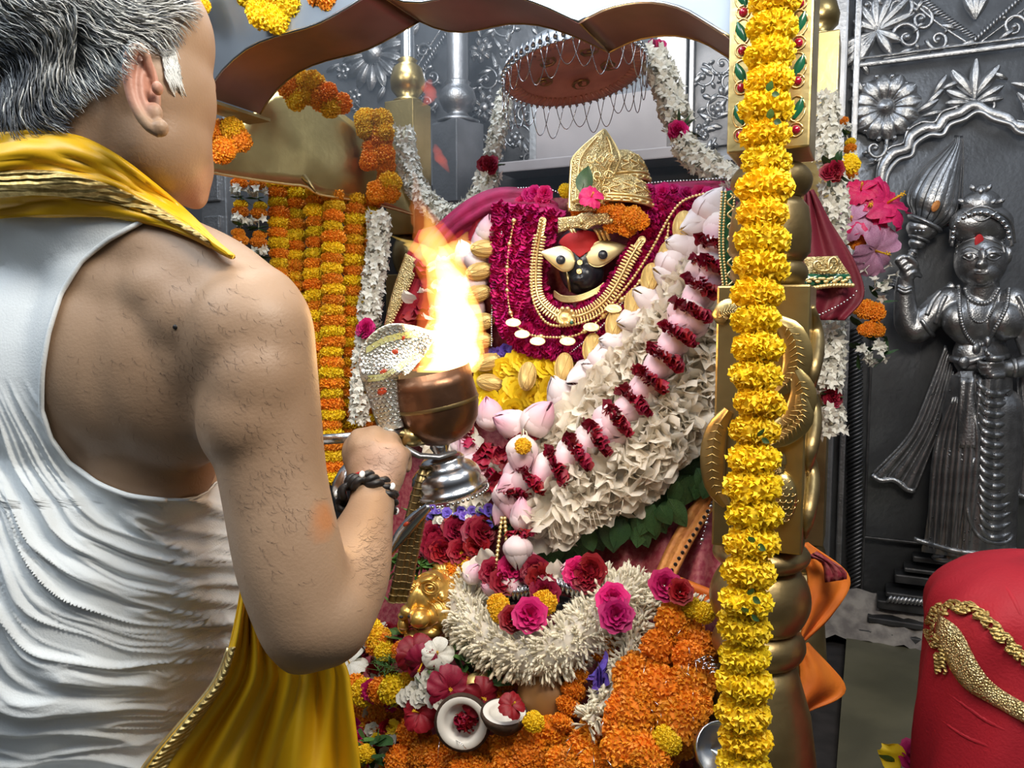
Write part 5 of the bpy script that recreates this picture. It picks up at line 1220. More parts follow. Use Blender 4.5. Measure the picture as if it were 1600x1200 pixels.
# orange strings from under the white garland
for lab, pts in (('orange marigold string hanging right of the clay pot', [(905, 1030), (902, 1052), (896, 1078), (888, 1105), (878, 1128)]), ('short orange marigold string between coconut shell and white garland', [(775, 1045), (790, 1070), (782, 1095)]), ('orange marigolds behind the purple cloth flower', [(946, 1000), (940, 1020)])):
    marigold_garland(lab, SP([(x, y, .07) for x, y in pts], 20), 'o', .021, .028)
tn = thing('tinsel_threads', 'thin silver tinsel threads lying over the orange marigold heap', 'tinsel', S(1030, 1060, .15))
for k in range(26):
    x, y = (random.uniform(990, 1115), random.uniform(975, 1150)) if k < 17 else (random.uniform(600, 960), random.uniform(1110, 1190)); dx, dy = random.uniform(-22, 22), random.uniform(10, 46); mb = MB()
    mb.tube([S(x, y, .125), S(x+dx*.6, y+dy*.5, .135), S(x+dx, y+dy, .12)], .0006, 4); pmb('thread', mb, M['tinsel'], tn)
for k in range(30):
    x, y = random.uniform(1092, 1118), random.uniform(1025, 1050); mb = MB(); mb.tube([S(x, y, .12), S(x+random.uniform(-9, 9), y+random.uniform(-5, 5), .13), S(x+random.uniform(-12, 12), y+random.uniform(-6, 6), .12)], .0009, 4); pmb('thread', mb, M['tinsel'], tn)
# the thick tuberose garland
P = SP([(735, 915, .05), (728, 950, .07), (745, 985, .09), (785, 1012, .10), (835, 1022, .105), (885, 1008, .10), (925, 975, .09), (955, 945, .08), (985, 925, .06)], 60)
fluffy_garland('thick cream tuberose bud garland hanging in a U above the coconuts', P, .056, .022, TUB, .0050, 24, 'tuberose_garland', cap_n=300, part_name='tuberose_bud', lean=1.2)
P = SP([(920, 905, .05), (960, 905, .05), (1010, 920, .055), (1055, 938, .05), (1085, 950, .04)], 40)
fluffy_garland('cream tuberose garland lying across at the top right of the thick one', P, .032, .022, TUB, .0065, 12, 'tuberose_garland', cap_n=290, part_name='tuberose_bud', lean=1.2)
P = SP([(1000, 930, .06), (1000, 965, .07), (985, 1010, .08), (965, 1055, .09), (945, 1095, .10), (920, 1130, .11)], 40)
fluffy_garland('slim tuberose garland hanging down beside the orange marigold heap', P, .028, .022, TUB, .0065, 11, 'tuberose_garland', cap_n=290, part_name='tuberose_bud', lean=1.2)
for lab, x, y, s, me in (('magenta rose on the right tuberose garland, upper one of a pair', 957, 938, .042, ROSE_M[0]), ('magenta rose on the right tuberose garland, lower one of a pair', 962, 962, .044, ROSE_M[1]),
                         ('magenta rose at the right end of the tuberose garland', 1038, 915, .040, ROSE_M[2]), ('dark rose tucked right of the tuberose garland\'s rose', 1062, 925, .032, ROSE[0]),
                         ('magenta rose lying in the U of the thick tuberose garland', 828, 962, .046, ROSE_M[0]), ('dark crimson rose left of the magenta one in the garland\'s U', 800, 968, .036, ROSE[1])):
    single('rose', lab, 'flower', me, fS(x, y, .15, s*.62, rot=random.random()*6, tilt=(0, .5)))
# silver fringe bands over a small dark deity
sb = thing('silver_headband', 'pair of silver fringed bands across the small dark figure above the tuberose garland', 'ornament', S(830, 925, .05))
for pts in ([(782, 925), (805, 934), (832, 928)], [(853, 914), (880, 925), (912, 934)]):
    P = SP([(x, y, .10) for x, y in pts], 9); mb = MB(); rows = [[p, p+Z*.012+FW*-.004, p+Z*.024] for p in P]; mb.grid(rows); bnd = pmb('band', mb, M['bright_silver'], sb); solid(bnd, .002)
    for k in range(8):
        a = P[k].lerp(P[k+1], .5); mb = MB(); mb.tube([a-FW*.008, a+Z*.012-FW*.011, a+Z*.023-FW*.006], [.0035, .0045, .002], 6); pmb('fringe_tooth', mb, M['bright_silver'], bnd)
mb = MB(); blob(mb, 804, 945, SD(804, 945, .085), 20, 16, .02); blob(mb, 868, 945, SD(868, 945, .07), 34, 14, .02); blob(mb, 880, 892, SD(880, 892, .02), 60, 22, .02)
one('dark_figure', mb, M['black'], 'small dark figure almost hidden behind the silver bands and roses', 'idol')
for lab, items in (('crimson roses above the silver fringed bands', [(772, 895, 0), (800, 890, 1), (788, 908, 0), (845, 905, 0), (852, 925, 0), (838, 892, 0), (905, 895, 1), (918, 902, 0), (925, 890, 0)]),):
    root = thing('rose_cluster', lab, 'flowers', S(830, 900, .1))
    for x, y, c in items: part('rose', random.choice(ROSE_M if c else ROSE), root, fS(x, y, .12, .026, rot=random.random()*6, tilt=(random.uniform(-.4, .4), .3)))
lb = thing('lotus_cluster', 'pink lotus buds and white petals lying over the silver fringed bands', 'flowers', S(840, 900, .1))
for x, y, a in ((768, 918, 160), (800, 915, -60), (893, 890, 175), (830, 878, 90), (740, 895, 60)): lotus(lb, x, y, .11, .046, a, None, .5, 1.2)
for x, y in ((855, 878), (868, 880), (862, 895), (872, 902), (858, 905), (745, 880), (750, 868), (762, 880)): part('petal', random.choice(RUF), lb, fS(x, y, .11, .032, z=Vector((random.uniform(-1, 1), -.5, random.uniform(-1, 1)))))
for lab, x, y, k, r in (('orange marigold at the left under the silver bands', 778, 945, 's', .020), ('lower orange marigold under the left silver band', 782, 958, 's', .018), ('orange marigold right of the magenta rose in the U', 850, 942, 's', .022)): single('marigold', lab, 'flower', MG[k][0], fS(x, y, .13, r))
# crimson bunch, purple flowers, leaves left of centre, above the lion
rb = thing('rose_bunch', 'bunch of deep crimson roses above the golden lion head', 'flowers', S(700, 845, .1))
for i in range(26): part('rose', random.choice(ROSE), rb, fS(random.uniform(645, 760), random.uniform(822, 868), .08+.02*random.random(), .027, rot=random.random()*6, tilt=(random.uniform(-.7, .7), random.uniform(-.3, .8))))
pb = thing('purple_flower_bunch', 'small purple and white flowers on leaves below the cup foot', 'flowers', S(700, 800, .1))
for i in range(46):
    x, y = random.uniform(652, 775), random.uniform(792, 822)+abs(random.gauss(0, 3)); part('purple_flower' if i % 3 else 'white_flower', random.choice(ROSE_P if i % 3 else ROSE_W), pb, fS(x, y, .09+.015*random.random(), .010 if i % 3 else .009, tilt=(random.uniform(-.7, .7), random.uniform(-.3, .8))))
for i in range(40): x, y = random.uniform(650, 815), random.uniform(800, 836); part('leaf', random.choice(LEAF_L if i % 3 == 0 else LEAF), pb, frame(S(x, y, .075), Vector((random.uniform(-1, 1), -.5, random.uniform(-.5, .7))), TOCAM, .042))
lh = thing('leaf_bunch', 'fresh green leaves left of the crimson rose bunch, above the lion head', 'leaves', S(645, 880, .1))
for i in range(34): x, y = random.uniform(618, 672), random.uniform(862, 892); part('leaf', random.choice(LEAF_L), lh, frame(S(x, y, .09), Vector((random.uniform(-1, .6), -.5, random.uniform(-.9, .5))), TOCAM, .040))
ms = thing('marigold_row', 'row of orange and yellow marigolds between crimson roses and lion head', 'flowers', S(710, 880, .1))
for x, y, k in ((682, 876, 's'), (700, 882, 'o'), (722, 876, 's'), (742, 878, 'o'), (735, 888, 's'), (712, 890, 'o'), (690, 892, 'o'), (752, 870, 'o')): part('marigold', random.choice(MG[k]), ms, fS(x, y, .085, .018))
# --- golden lion head
lion = thing('lion_head', 'golden lion head looking left below the crimson roses', 'lion', S(665, 980, .1))
d = SD(668, 945, .13); mb = MB(); fx = lambda x: x; LG = 'lion_gold'
blob(mb, 694, 940, d+.030, 36, 50, .05); blob(mb, 676, 918, d+.006, 30, 26, .042, 10)          # skull
blob(mb, 660, 930, d-.006, 20, 26, .032, 24); blob(mb, 690, 955, d+.002, 28, 30, .040)          # bridge side, cheek
blob(mb, 645, 938, d-.024, 9, 26, .016, -22); blob(mb, 637, 955, d-.026, 12, 10, .018, -20)    # nose ridge, tip
blob(mb, 630, 962, d-.028, 9, 6, .012)
blob(mb, 656, 966, d-.034, 17, 15, .024, 6); blob(mb, 630, 976, d-.016, 9, 14, .016)         # whisker pads
blob(mb, 648, 992, d-.012, 17, 9, .022, 8); blob(mb, 672, 984, d-.004, 22, 12, .03)          # lower jaw
blob(mb, 668, 905, d-.028, 15, 5.5, .015, 18); blob(mb, 640, 908, d-.020, 10, 5, .014, -20)  # brows
blob(mb, 692, 930, d-.020, 9, 9, .018, 0)
me = sculpt('head', mb, .0016, 4, .5); me.materials.append(M[LG]); lbv = BVHTree.FromPolygons([v.co.copy() for v in me.vertices], [tuple(p.vertices) for p in me.polygons]); part('head', me, lion)
for (x, y, r) in ((672, 918, 6.5), (643, 919, 5)):
    c = onbvh(lbv, x, y, .0015, d); k_ = d/FPX; mb = MB(); mb.ell(c, (r*k_*1.15, .006, r*k_*.8), Matrix.Rotation(-.25, 3, 'Y'), 14, 10); e = pmb('eye', mb, M[LG], lion)
    mb = MB(); mb.ell(c-FW*.0058, (r*k_*.35, .001, r*k_*.35), None, 8, 6); pmb('pupil', mb, M['brass_dull'], e)
    for q, t_ in ((1.35, .0022), (1.9, .0024)): mb = MB(); mb.tube([c+RX*(r*q*k_*math.cos(a))+RY*(r*q*.8*k_*math.sin(a)-r*k_*.25*math.cos(a))-FW*(.004-.002*(q-1.35)) for a in [2*PI*i/20 for i in range(21)]], t_, 6, caps=False); pmb('eyelid', mb, M[LG], e)
for pts, r in (([(624, 982), (632, 984), (644, 980), (658, 984), (672, 980), (684, 972)], .0020), ([(640, 958), (642, 966), (640, 978)], .0016)): mb = MB(); mb.tube([onbvh(lbv, x, y, .0003, d) for x, y in catmull(pts, 16)], r, 5); pmb('mouth_line', mb, M['terracotta'], lion)
for pts in ([(652, 902), (664, 896), (680, 899), (690, 908)], [(656, 912), (668, 906), (682, 908)], [(668, 940), (680, 948), (684, 962)], [(676, 934), (690, 944), (696, 962)], [(632, 900), (640, 896), (650, 900)]): mb = MB(); C = catmull(pts, 16); mb.tube([onbvh(lbv, x, y, .0008, d) for x, y in C], [.003*math.sin(PI*(.1+.85*i/15)) for i in range(16)], 6); pmb('brow_fold', mb, M[LG], lion)
for x, y in ((627, 964), (640, 963)): mb = MB(); mb.ell(onbvh(lbv, x, y, 0, d), (.0042, .003, .003), None, 8, 6); pmb('nostril', mb, M['dark'], lion)
for lay in range(2):
    for k in range(26):                                      # mane locks
        a = -1.5+3.1*k/25+lay*.06; r0 = 30+lay*12; x0, y0 = 690+r0*math.cos(a)*.75, 942-r0*1.15*math.sin(a); mb = MB(); L1 = random.uniform(18, 26); P = [W(x0+L1*t*math.cos(a+.6*t), y0-L1*t*math.sin(a+.6*t)*1.1+6*t*t, d+.004+.016*lay+.03*t) for t in [i/7 for i in range(8)]]
        mb.tube(P, [.0075*math.sin(PI*(.25+.7*i/7)) for i in range(8)], 7); pmb('mane_lock', mb, M[LG], lion)
mb = MB(); c = W(716, 905, d+.01); mb.tube([c+RX*(.011*math.cos(a))+RY*(.013*math.sin(a)) for a in [2*PI*i/16 for i in range(17)]], .0035, 6, caps=False); mb.ell(c+FW*.004, (.009, .004, .011), None, 10, 6); pmb('ear', mb, M[LG], lion)
# --- coconut halves
def coconut(label, x, y, off, r, z, petals=True):
    c = S(x, y, off); m4 = frame(c, z, RX, 1) ; root = thing('coconut_half', label, 'coconut', c-Z*r)
    mb = MB(); mb.lathe([(r*.95, .02*r), (r*1.07, 0), (r*1.08, -r*.15), (r*.9, -r*.5), (r*.6, -r*.82), (r*.25, -r*.97), (.0003, -r)], m4, 36); pmb('shell', mb, M['coconut'], root)
    mb = MB(); mb.lathe([(r*.97, .02*r), (r*.93, r*.04), (r*.74, r*.02), (r*.68, -r*.05), (r*.58, -r*.35), (r*.25, -r*.55), (.0003, -r*.6)], m4, 36); pmb('flesh', mb, M['coco_white'], root)
    if petals:
        for k in range(12): a = random.random()*6.28; q = r*.4*random.random(); part('petal', random.choice(FOLD_C), root, m4 @ Matrix.Translation((q*math.cos(a), q*math.sin(a), -r*.3)) @ Euler((random.uniform(-1, 1), random.uniform(-1, 1), random.random()*6)).to_matrix().to_4x4() @ Matrix.Scale(r*.45, 4))
    return root
coconut('coconut half standing on edge with crimson petals in its hollow', 722, 1130, .135, .044, Vector((-.15, -1, .15)))
coconut('coconut half lying level behind the upright one, white flesh up', 788, 1112, .12, .036, Vector((.05, -.12, 1)), False)
single('hibiscus', 'dark red flower lying on the level coconut half', 'flower', HIB_C, fS(800, 1102, .15, .022, tilt=(.3, 1)))
# --- clay pot and small vessel behind
mb = MB(); c = S(858, 1085, .04); mb.lathe([(.0004, -.06), (.03, -.058), (.052, -.03), (.056, 0), (.05, .03), (.034, .045), (.036, .055), (.03, .053), (.0003, .04)], Matrix.Translation(c), 32); one('clay_pot', mb, M['terracotta'], 'brown clay pot behind the level coconut half', 'pot')
mb = MB(); c = S(925, 1095, .035); mb.tube([c+RX*(.045*math.cos(a))+RY*(.06*math.sin(a)) for a in [-1.2+2.6*i/14 for i in range(15)]], .009, 10); one('brass_ring', mb, M['brass_dull'], 'curved dark brass rim between marigold string and slim tuberose garland', 'vessel')
# --- loose flowers of the left part of the offering
def flw(label, x, y, me, s, off=.11, name=None, cat='flower', tilt=(0, .4)): return single(name or 'flower', label, cat, me, fS(x, y, off, s, rot=random.random()*6, tilt=tilt))
flw('crimson hibiscus below the lion\'s chin, left of the white flower', 650, 1022, HIB_C, .038, .14, 'hibiscus'); flw('second crimson hibiscus, right below the lion\'s nose', 660, 1036, HIB_C, .034, .145, 'hibiscus', tilt=(-.2, -.2))
flw('white flower right of the crimson hibiscus', 684, 1022, HIB_W, .030, .14, 'hibiscus'); flw('red hibiscus standing over the upright coconut half', 702, 1076, HIB_C, .040, .13, 'hibiscus', tilt=(.2, .1)); flw('red petals left of the upright coconut half', 655, 1114, HIB_C, .034, .12, 'hibiscus', tilt=(-.3, .6)); flw('magenta star-shaped flower right of the standing red hibiscus', 752, 1090, HIB_C, .034, .12, 'hibiscus', tilt=(.6, .2))
flw('pale flower at the far left of the offering, by the man\'s elbow', 546, 1036, HIB_W, .036, .12, 'hibiscus', tilt=(-.3, 1))
mg = thing('marigold_group', 'row of yellow, orange and magenta blooms left of the white chrysanthemums', 'flowers', S(590, 1080, .12))
for x, y, k, r in ((553, 1072, 'o', .024), (568, 1082, 'y', .026), (596, 1078, 'o', .026), (616, 1078, 'y', .029)): part('marigold', MG[k][1], mg, fS(x, y, .12, r, tilt=(random.uniform(-.7, .3), 0)))
part('rose', ROSE_M[0], mg, fS(583, 1078, .12, .022))
my = thing('marigold_group', 'yellow and orange marigolds left of the lion\'s mane, by the man\'s arm', 'flowers', S(590, 1000, .12))
for x, y, k, r in ((578, 985, 'y', .026), (592, 998, 's', .024), (600, 1015, 'y', .022), (585, 1010, 'o', .018), (600, 1003, 'o', .018), (626, 1018, 'o', .02), (640, 1060, 's', .018)): part('marigold', MG[k][2], my, fS(x, y, .11, r, tilt=(random.uniform(-.7, .3), .3)))
wc = thing('white_chrysanthemums', 'cluster of small white chrysanthemums left of the upright coconut', 'flowers', S(655, 1085, .12))
for x, y in ((640, 1086), (654, 1092), (664, 1084), (676, 1092), (668, 1068), (660, 1060), (632, 1090), (648, 1078), (672, 1055), (690, 1100)): part('white_flower', random.choice(ROSE_W), wc, fS(x, y, .13, .016, tilt=(random.uniform(-.5, .5), .4)))
lg = thing('leaf_bunch', 'green leaves heaped among the loose flowers below the lion head', 'leaves', S(700, 1050, .1))
for i in range(90):
    x, y = random.choice(((random.uniform(690, 765), random.uniform(1000, 1060)), (random.uniform(545, 640), random.uniform(935, 1050)), (random.uniform(560, 700), random.uniform(1040, 1110)), (random.uniform(545, 600), random.uniform(1150, 1190)))); part('leaf', random.choice(LEAF_L if random.random() < .45 else LEAF), lg, frame(S(x, y, .075+.03*random.random()), Vector((random.uniform(-1, 1), -.6, random.uniform(-.7, .8))), TOCAM, random.uniform(.03, .05)))
gr = thing('grass_tuft', 'tuft of fine grass blades left of the crimson hibiscus', 'grass', S(605, 1050, .12))
for k in range(40):
    x, y = random.uniform(585, 625), random.uniform(1035, 1062); mb = MB(); mb.tube([S(x, y, .13), S(x+random.uniform(-12, 12), y-random.uniform(6, 16), .145), S(x+random.uniform(-24, 24), y-random.uniform(8, 22), .13)], [.0009, .0007, .0003], 3); pmb('blade', mb, M['leaf_light'], gr)
gp = thing('yellow_fruit', 'pale yellow peeled fruit behind the magenta star-shaped flower', 'fruit', S(748, 1062, .1)); mb = MB()
blob(mb, 742, 1066, SD(742, 1066, .11), 16, 14, .018, 20); pmb('segment', mb, M['gold_foil'], gp); mb = MB(); blob(mb, 758, 1062, SD(758, 1062, .11), 12, 14, .018, -20); pmb('segment', mb, M['gold_foil'], gp)
ff = thing('filler_flowers', 'small crimson, white and green blooms scattered under the lion and leaves', 'flowers', S(620, 1100, .06))
for i in range(110):
    x, y = random.choice(((random.uniform(560, 760), random.uniform(1030, 1120)), (random.uniform(540, 640), random.uniform(960, 1060)), (random.uniform(545, 620), random.uniform(1130, 1200)))); part('small_flower', random.choice(ROSE_W+ROSE+ROSE_M+ROSE_Y), ff, fS(x, y, .06+.02*random.random(), .015, rot=random.random()*6, tilt=(random.uniform(-.7, .7), random.uniform(-.2, .8))))
ly = thing('marigold_pair', 'lemon yellow blooms with leaves beside the orange heap, lower right', 'flowers', S(1040, 1160, .12))
for x, y in ((1038, 1152), (1046, 1162), (1100, 958), (1082, 950), (572, 1178), (562, 1182), (834, 1128)): part('marigold', MG['y'][0], ly, fS(x, y, .12, .017))
pc = thing('purple_flower', 'bright violet ribbon flower between the marigold string and slim tuberose garland', 'flower', S(940, 1035, .11))
for k in range(9): part('petal', make_ruffle(k+60, M['purple']) if k == 0 else RUFP, pc, frame(S(945-k*1.5, 1015+k*5, .11), Vector((random.uniform(-.6, .3), -.6, random.uniform(-1, .3))), TOCAM, .034)) if k and True else globals().__setitem__('RUFP', make_ruffle(61, M['purple']))
# small gold frame and steel bowl by the pillar foot
m4 = Matrix.Translation(W(1088, 1120, 1.16)) @ Matrix.Rotation(math.radians(-8), 4, 'Y') @ Matrix.Rotation(math.radians(50), 4, 'Z'); fr = thing('picture_frame', 'small gilded frame edge beside the pillar foot', 'frame', W(1088, 1165, 1.16))
for sx_, hx, hz, dx, dz in ((0, .004, .042, .032, 0), (1, .004, .042, -.032, 0), (2, .036, .004, 0, .042), (3, .036, .004, 0, -.042)): mb = MB(); mb.box(m4 @ Matrix.Translation((dx, 0, dz)), hx, .006, hz, 0, .0015); pmb('frame_bar', mb, M['gold'], fr, False)
for k in range(9): part('frame_bead', BEAD['gold'], fr, m4 @ Matrix.Translation((.024, -.004, -.034+.0085*k)) @ Matrix.Scale(.0035, 4))
mb = MB(); mb.box(m4, .03, .002, .038); pmb('backing', mb, M['dark'], fr, False)
mb = MB(); c = W(1124, 1172, 1.06); mb.lathe([(.0003, -.035), (.02, -.033), (.034, -.012), (.038, .008), (.036, .009), (.031, -.010), (.0003, -.028)], Matrix.Translation(c) @ Matrix.Rotation(math.radians(62), 4, 'X') @ Matrix.Rotation(.2, 4, 'Y'), 30); one('steel_bowl', mb, M['bright_silver'], 'small steel bowl half hidden behind the pillar foot', 'bowl')
# --- cloths beside the pillar
def sheet(name, L, R, nr, nc, dfun, m, label, cat='cloth', fold=.012, freq=14, root=None, th=.003):
    A = catmull(L, nr); B = catmull(R, nr); rows = []
    for i in range(nr):
        rows.append([W(lerp(A[i][0], B[i][0], j/(nc-1)), lerp(A[i][1], B[i][1], j/(nc-1)), dfun(i/(nr-1), j/(nc-1))+fold*math.sin(freq*j/(nc-1)+3*i/(nr-1))) for j in range(nc)])
    mb = MB(); mb.grid(rows)
    o = pmb(name, mb, M[m], root) if root else one(name, mb, M[m], label, cat); return solid(o, th)
M['dark_red'] = mat('dark_red_veil', (.15, .004, .018), (.11, .003, .012), .65, 0, 10, .2, 200)
vl = thing('side_veil', 'dark red veil with gold and green embroidered border right behind the pillar', 'cloth', W(1300, 480, 1.42))
sheet('veil', [(1258, 300), (1252, 380), (1258, 440), (1262, 500)], [(1270, 296), (1300, 350), (1336, 410), (1350, 462), (1320, 500)], 30, 20, lambda a, b: 1.42, 'dark_red', '', root=vl, fold=.006)
sheet('embroidered_border', [(1256, 402), (1258, 430)], [(1308, 400), (1330, 432)], 6, 20, lambda a, b: 1.405, 'gold_emb', '', root=vl, fold=.003); sheet('green_band', [(1256, 428), (1258, 446)], [(1326, 428), (1334, 446)], 5, 20, lambda a, b: 1.40, 'green_gem', '', root=vl, fold=.003)
for k in range(16): part('gold_stitch', BEAD['gold'], vl, frame(W(lerp(1258, 1332, k/15), lerp(453, 446, k/15)-3*math.sin(k/15*PI), 1.39), TOCAM, RX, .0045)); part('gold_sequin', BEAD['gold'], vl, frame(W(lerp(1260, 1326, k/15), 437+3*math.sin(k*2), 1.392), TOCAM, RX, (.005, .003, .002)))
for k in range(14): part('silver_bead', BEAD['bright_silver'], vl, frame(W(lerp(1338, 1276, k/13), lerp(455, 494, (k/13)**.7), 1.40), TOCAM, RX, .0022))
C = [W(1274+10*math.cos(t)+t*2.5, 416-8*math.sin(t), 1.39) for t in [i*.5 for i in range(14)]]; mb = MB(); mb.tube(C, .003, 5); pmb('embroidered_motif', mb, M['gold'], vl); C = [W(1302+8*math.cos(t), 414-12*math.sin(t), 1.39) for t in [i*.5 for i in range(13)]]; mb = MB(); mb.tube(C, .003, 5); pmb('embroidered_motif', mb, M['gold'], vl)
vg = thing('green_border_cloth', 'narrow green and gold embroidered border strip left of the pillar', 'cloth', W(1136, 400, 1.24))
sheet('green_strip', [(1128, 300), (1124, 380), (1130, 450)], [(1150, 296), (1146, 380), (1150, 450)], 20, 6, lambda a, b: 1.26, 'green_gem', '', root=vg, fold=.003)
for pts in ([(1128, 300), (1124, 380), (1130, 450)], [(1134, 300), (1130, 380), (1136, 450)], [(1148, 300), (1144, 380), (1149, 450)]):
    for x, y in catmull(pts, 34): part('gold_sequin', BEAD['gold'], vg, frame(W(x, y, 1.245), TOCAM, RX, .0022))
C = [W(1141+4*math.sin(i*.7), 302+i*2.1, 1.245) for i in range(70)]; mb = MB(); mb.tube(C, .0016, 4); pmb('embroidered_scroll', mb, M['gold'], vg)
oc = thing('saffron_cloth', 'bright saffron cloth tied round the pillar, its loose ends sticking out at the right', 'cloth', W(1280, 1100, 1.25))
sheet('upper_end', [(1250, 850), (1262, 900), (1258, 960), (1250, 1000)], [(1262, 848), (1328, 902), (1300, 960), (1252, 1006)], 26, 14, lambda a, b: 1.24+.05*b, 'saffron', '', root=oc, fold=.010, freq=9)
sheet('lower_end', [(1244, 1010), (1250, 1050), (1248, 1112)], [(1262, 1004), (1322, 1078), (1250, 1118)], 24, 12, lambda a, b: 1.22+.05*b, 'saffron', '', root=oc, fold=.010, freq=8)
sheet('dark_hem', [(1262, 870), (1285, 880), (1290, 910)], [(1275, 862), (1318, 890), (1322, 905)], 8, 8, lambda a, b: 1.225, 'maroon', '', root=oc, fold=.005)
# flower lying at the bottom right in front
fb = thing('fallen_flower', 'magenta flower with yellow buds lying at the bottom edge beside the red veil', 'flower', W(1430, 1190, 1.35))
part('rose', ROSE_M[1], fb, frame(W(1432, 1188, 1.35), (0, -.5, 1), RX, .034)); part('yellow_petal', RUF[0] if False else make_ruffle(77, M['marigold_y']), fb, frame(W(1410, 1190, 1.35), (-1, 0, .5), RX, .04)); part('rose', ROSE_M[0], fb, frame(W(1454, 1166, 1.36), (0, -.5, 1), RX, .014)); part('green_bud', LEAF_L[0], fb, frame(W(1398, 1190, 1.35), (-1, -.2, .3), RX, .03))
# ================================================================ the man at the left, seen from behind
man = thing('person', 'grey-haired man seen from behind in a white vest and yellow shawl, holding a flaming lamp', 'person', (W(120, 900, .82).x, W(120, 900, .82).y, 0))
def limb(mb, pts, seg=28, n=8):
    """smooth limb through (px, py, d, r px) stations"""
    C = catmull(pts, n*len(pts)); mb.tube([W(a, b, c) for a, b, c, r in C], [r*c/FPX for a, b, c, r in C], seg); 
    for a, b, c, r in (C[0], C[-1]): k = r*c/FPX; mb.ell(W(a, b, c), (k, k, k), None, seg, 16)
T = MB()                                                # torso and neck
blob(T, 150, 590, .80, 225, 235, .125); blob(T, 120, 900, .81, 245, 330, .145); blob(T, 120, 1260, .83, 265, 260, .16)
blob(T, 205, 560, .715, 150, 170, .062, 12); blob(T, 250, 560, .717, 150, 170, .062, 8); blob(T, 215, 450, .722, 130, 90, .060, -6); blob(T, 235, 690, .75, 105, 140, .065)
limb(T, [(120, 330, .73, 95), (230, 395, .71, 80), (330, 445, .69, 82), (395, 510, .68, 92)])
limb(T, [(-120, 380, .88, 110), (0, 350, .80, 100), (120, 335, .74, 95)])
blob(T, -180, 560, .92, 120, 190, .10)
limb(T, [(215, 150, .69, 84), (180, 240, .705, 96), (140, 340, .74, 120)])
limb(T, [(130, 160, .70, 96), (90, 260, .72, 110), (60, 340, .76, 120)])
torso_me = sculpt('torso_guide', T, .006, 14)
TB = BVHTree.FromPolygons([v.co.copy() for v in torso_me.vertices], [tuple(p.vertices) for p in torso_me.polygons])
B = MB(); B.v = list(T.v); B.f = list(T.f); B.m = list(T.m)
# head
blob(B, 130, 30, .71, 178, 150, .092); blob(B, 215, 60, .70, 115, 120, .07); blob(B, 255, 150, .70, 76, 110, .060); blob(B, 252, 225, .70, 74, 86, .052)
blob(B, 285, 262, .72, 45, 56, .038, -10); blob(B, 302, 300, .735, 22, 30, .024); blob(B, 280, 60, .70, 46, 75, .05, 6); blob(B, 312, 150, .755, 20, 60, .03)
limb(B, [(318, 100, .78, 8), (328, 128, .785, 11), (333, 141, .79, 9)]); blob(B, 322, 128, .76, 13, 14, .016)
blob(B, 306, 205, .75, 22, 34, .024)
# deltoid, upper arm, forearm
blob(B, 385, 520, .675, 92, 112, .062, -20); blob(B, 335, 540, .705, 135, 135, .064, 5); blob(B, 270, 560, .712, 150, 175, .066, 8); blob(B, 250, 470, .715, 130, 100, .060, -8); blob(B, 330, 610, .712, 95, 110, .058); blob(B, 400, 655, .664, 88, 95, .057); blob(B, 330, 500, .69, 110, 90, .058); blob(B, 300, 470, .70, 120, 80, .06, -12); blob(B, 410, 600, .665, 84, 110, .058, -4); 
limb(B, [(398, 520, .665, 92), (412, 640, .665, 88), (430, 760, .660, 82), (455, 880, .655, 84), (482, 965, .655, 80)])
blob(B, 478, 985, .655, 62, 66, .038); blob(B, 468, 1010, .652, 40, 44, .026)
limb(B, [(505, 965, .66, 78), (540, 905, .72, 68), (562, 850, .79, 52), (578, 800, .85, 38), (585, 765, .88, 37)])
# left arm, out of the picture: hangs down in front
limb(B, [(-210, 540, .93, 75), (-240, 760, .98, 62), (-215, 930, 1.02, 55), (-120, 900, 1.15, 40), (-80, 880, 1.22, 34)]); blob(B, -60, 870, 1.26, 36, 30, .03)
# hand: palm, knuckles, five fingers closed round the rod
blob(B, 588, 740, .89, 48, 46, .020, 8); blob(B, 572, 706, .905, 34, 30, .019); blob(B, 608, 722, .90, 32, 36, .020, -20)
HD = .915
def finger(st): limb(B, st, 14, 6)
finger([(560, 700, .900, 15), (558, 684, .915, 14), (562, 680, .940, 13), (572, 694, .955, 12), (582, 706, .948, 11)])
finger([(584, 698, .900, 15), (584, 680, .915, 14.5), (588, 676, .942, 13.5), (597, 692, .958, 12), (604, 706, .950, 11)])
finger([(606, 706, .900, 14), (610, 690, .915, 14), (614, 685, .942, 13), (620, 700, .956, 12), (623, 712, .948, 11)])
finger([(622, 728, .900, 12.5), (630, 714, .915, 12), (633, 708, .938, 11.5), (636, 722, .950, 10.5), (636, 733, .944, 9.5)])
finger([(562, 745, .895, 17), (548, 718, .91, 15), (546, 698, .93, 13.5), (556, 690, .948, 12), (570, 690, .958, 10.5)])
for x, y in ((560, 697), (584, 693), (608, 700), (624, 716)): blob(B, x, y, .893, 12, 10, .010)
body_me = sculpt('body', B, .0034, 30, .6)
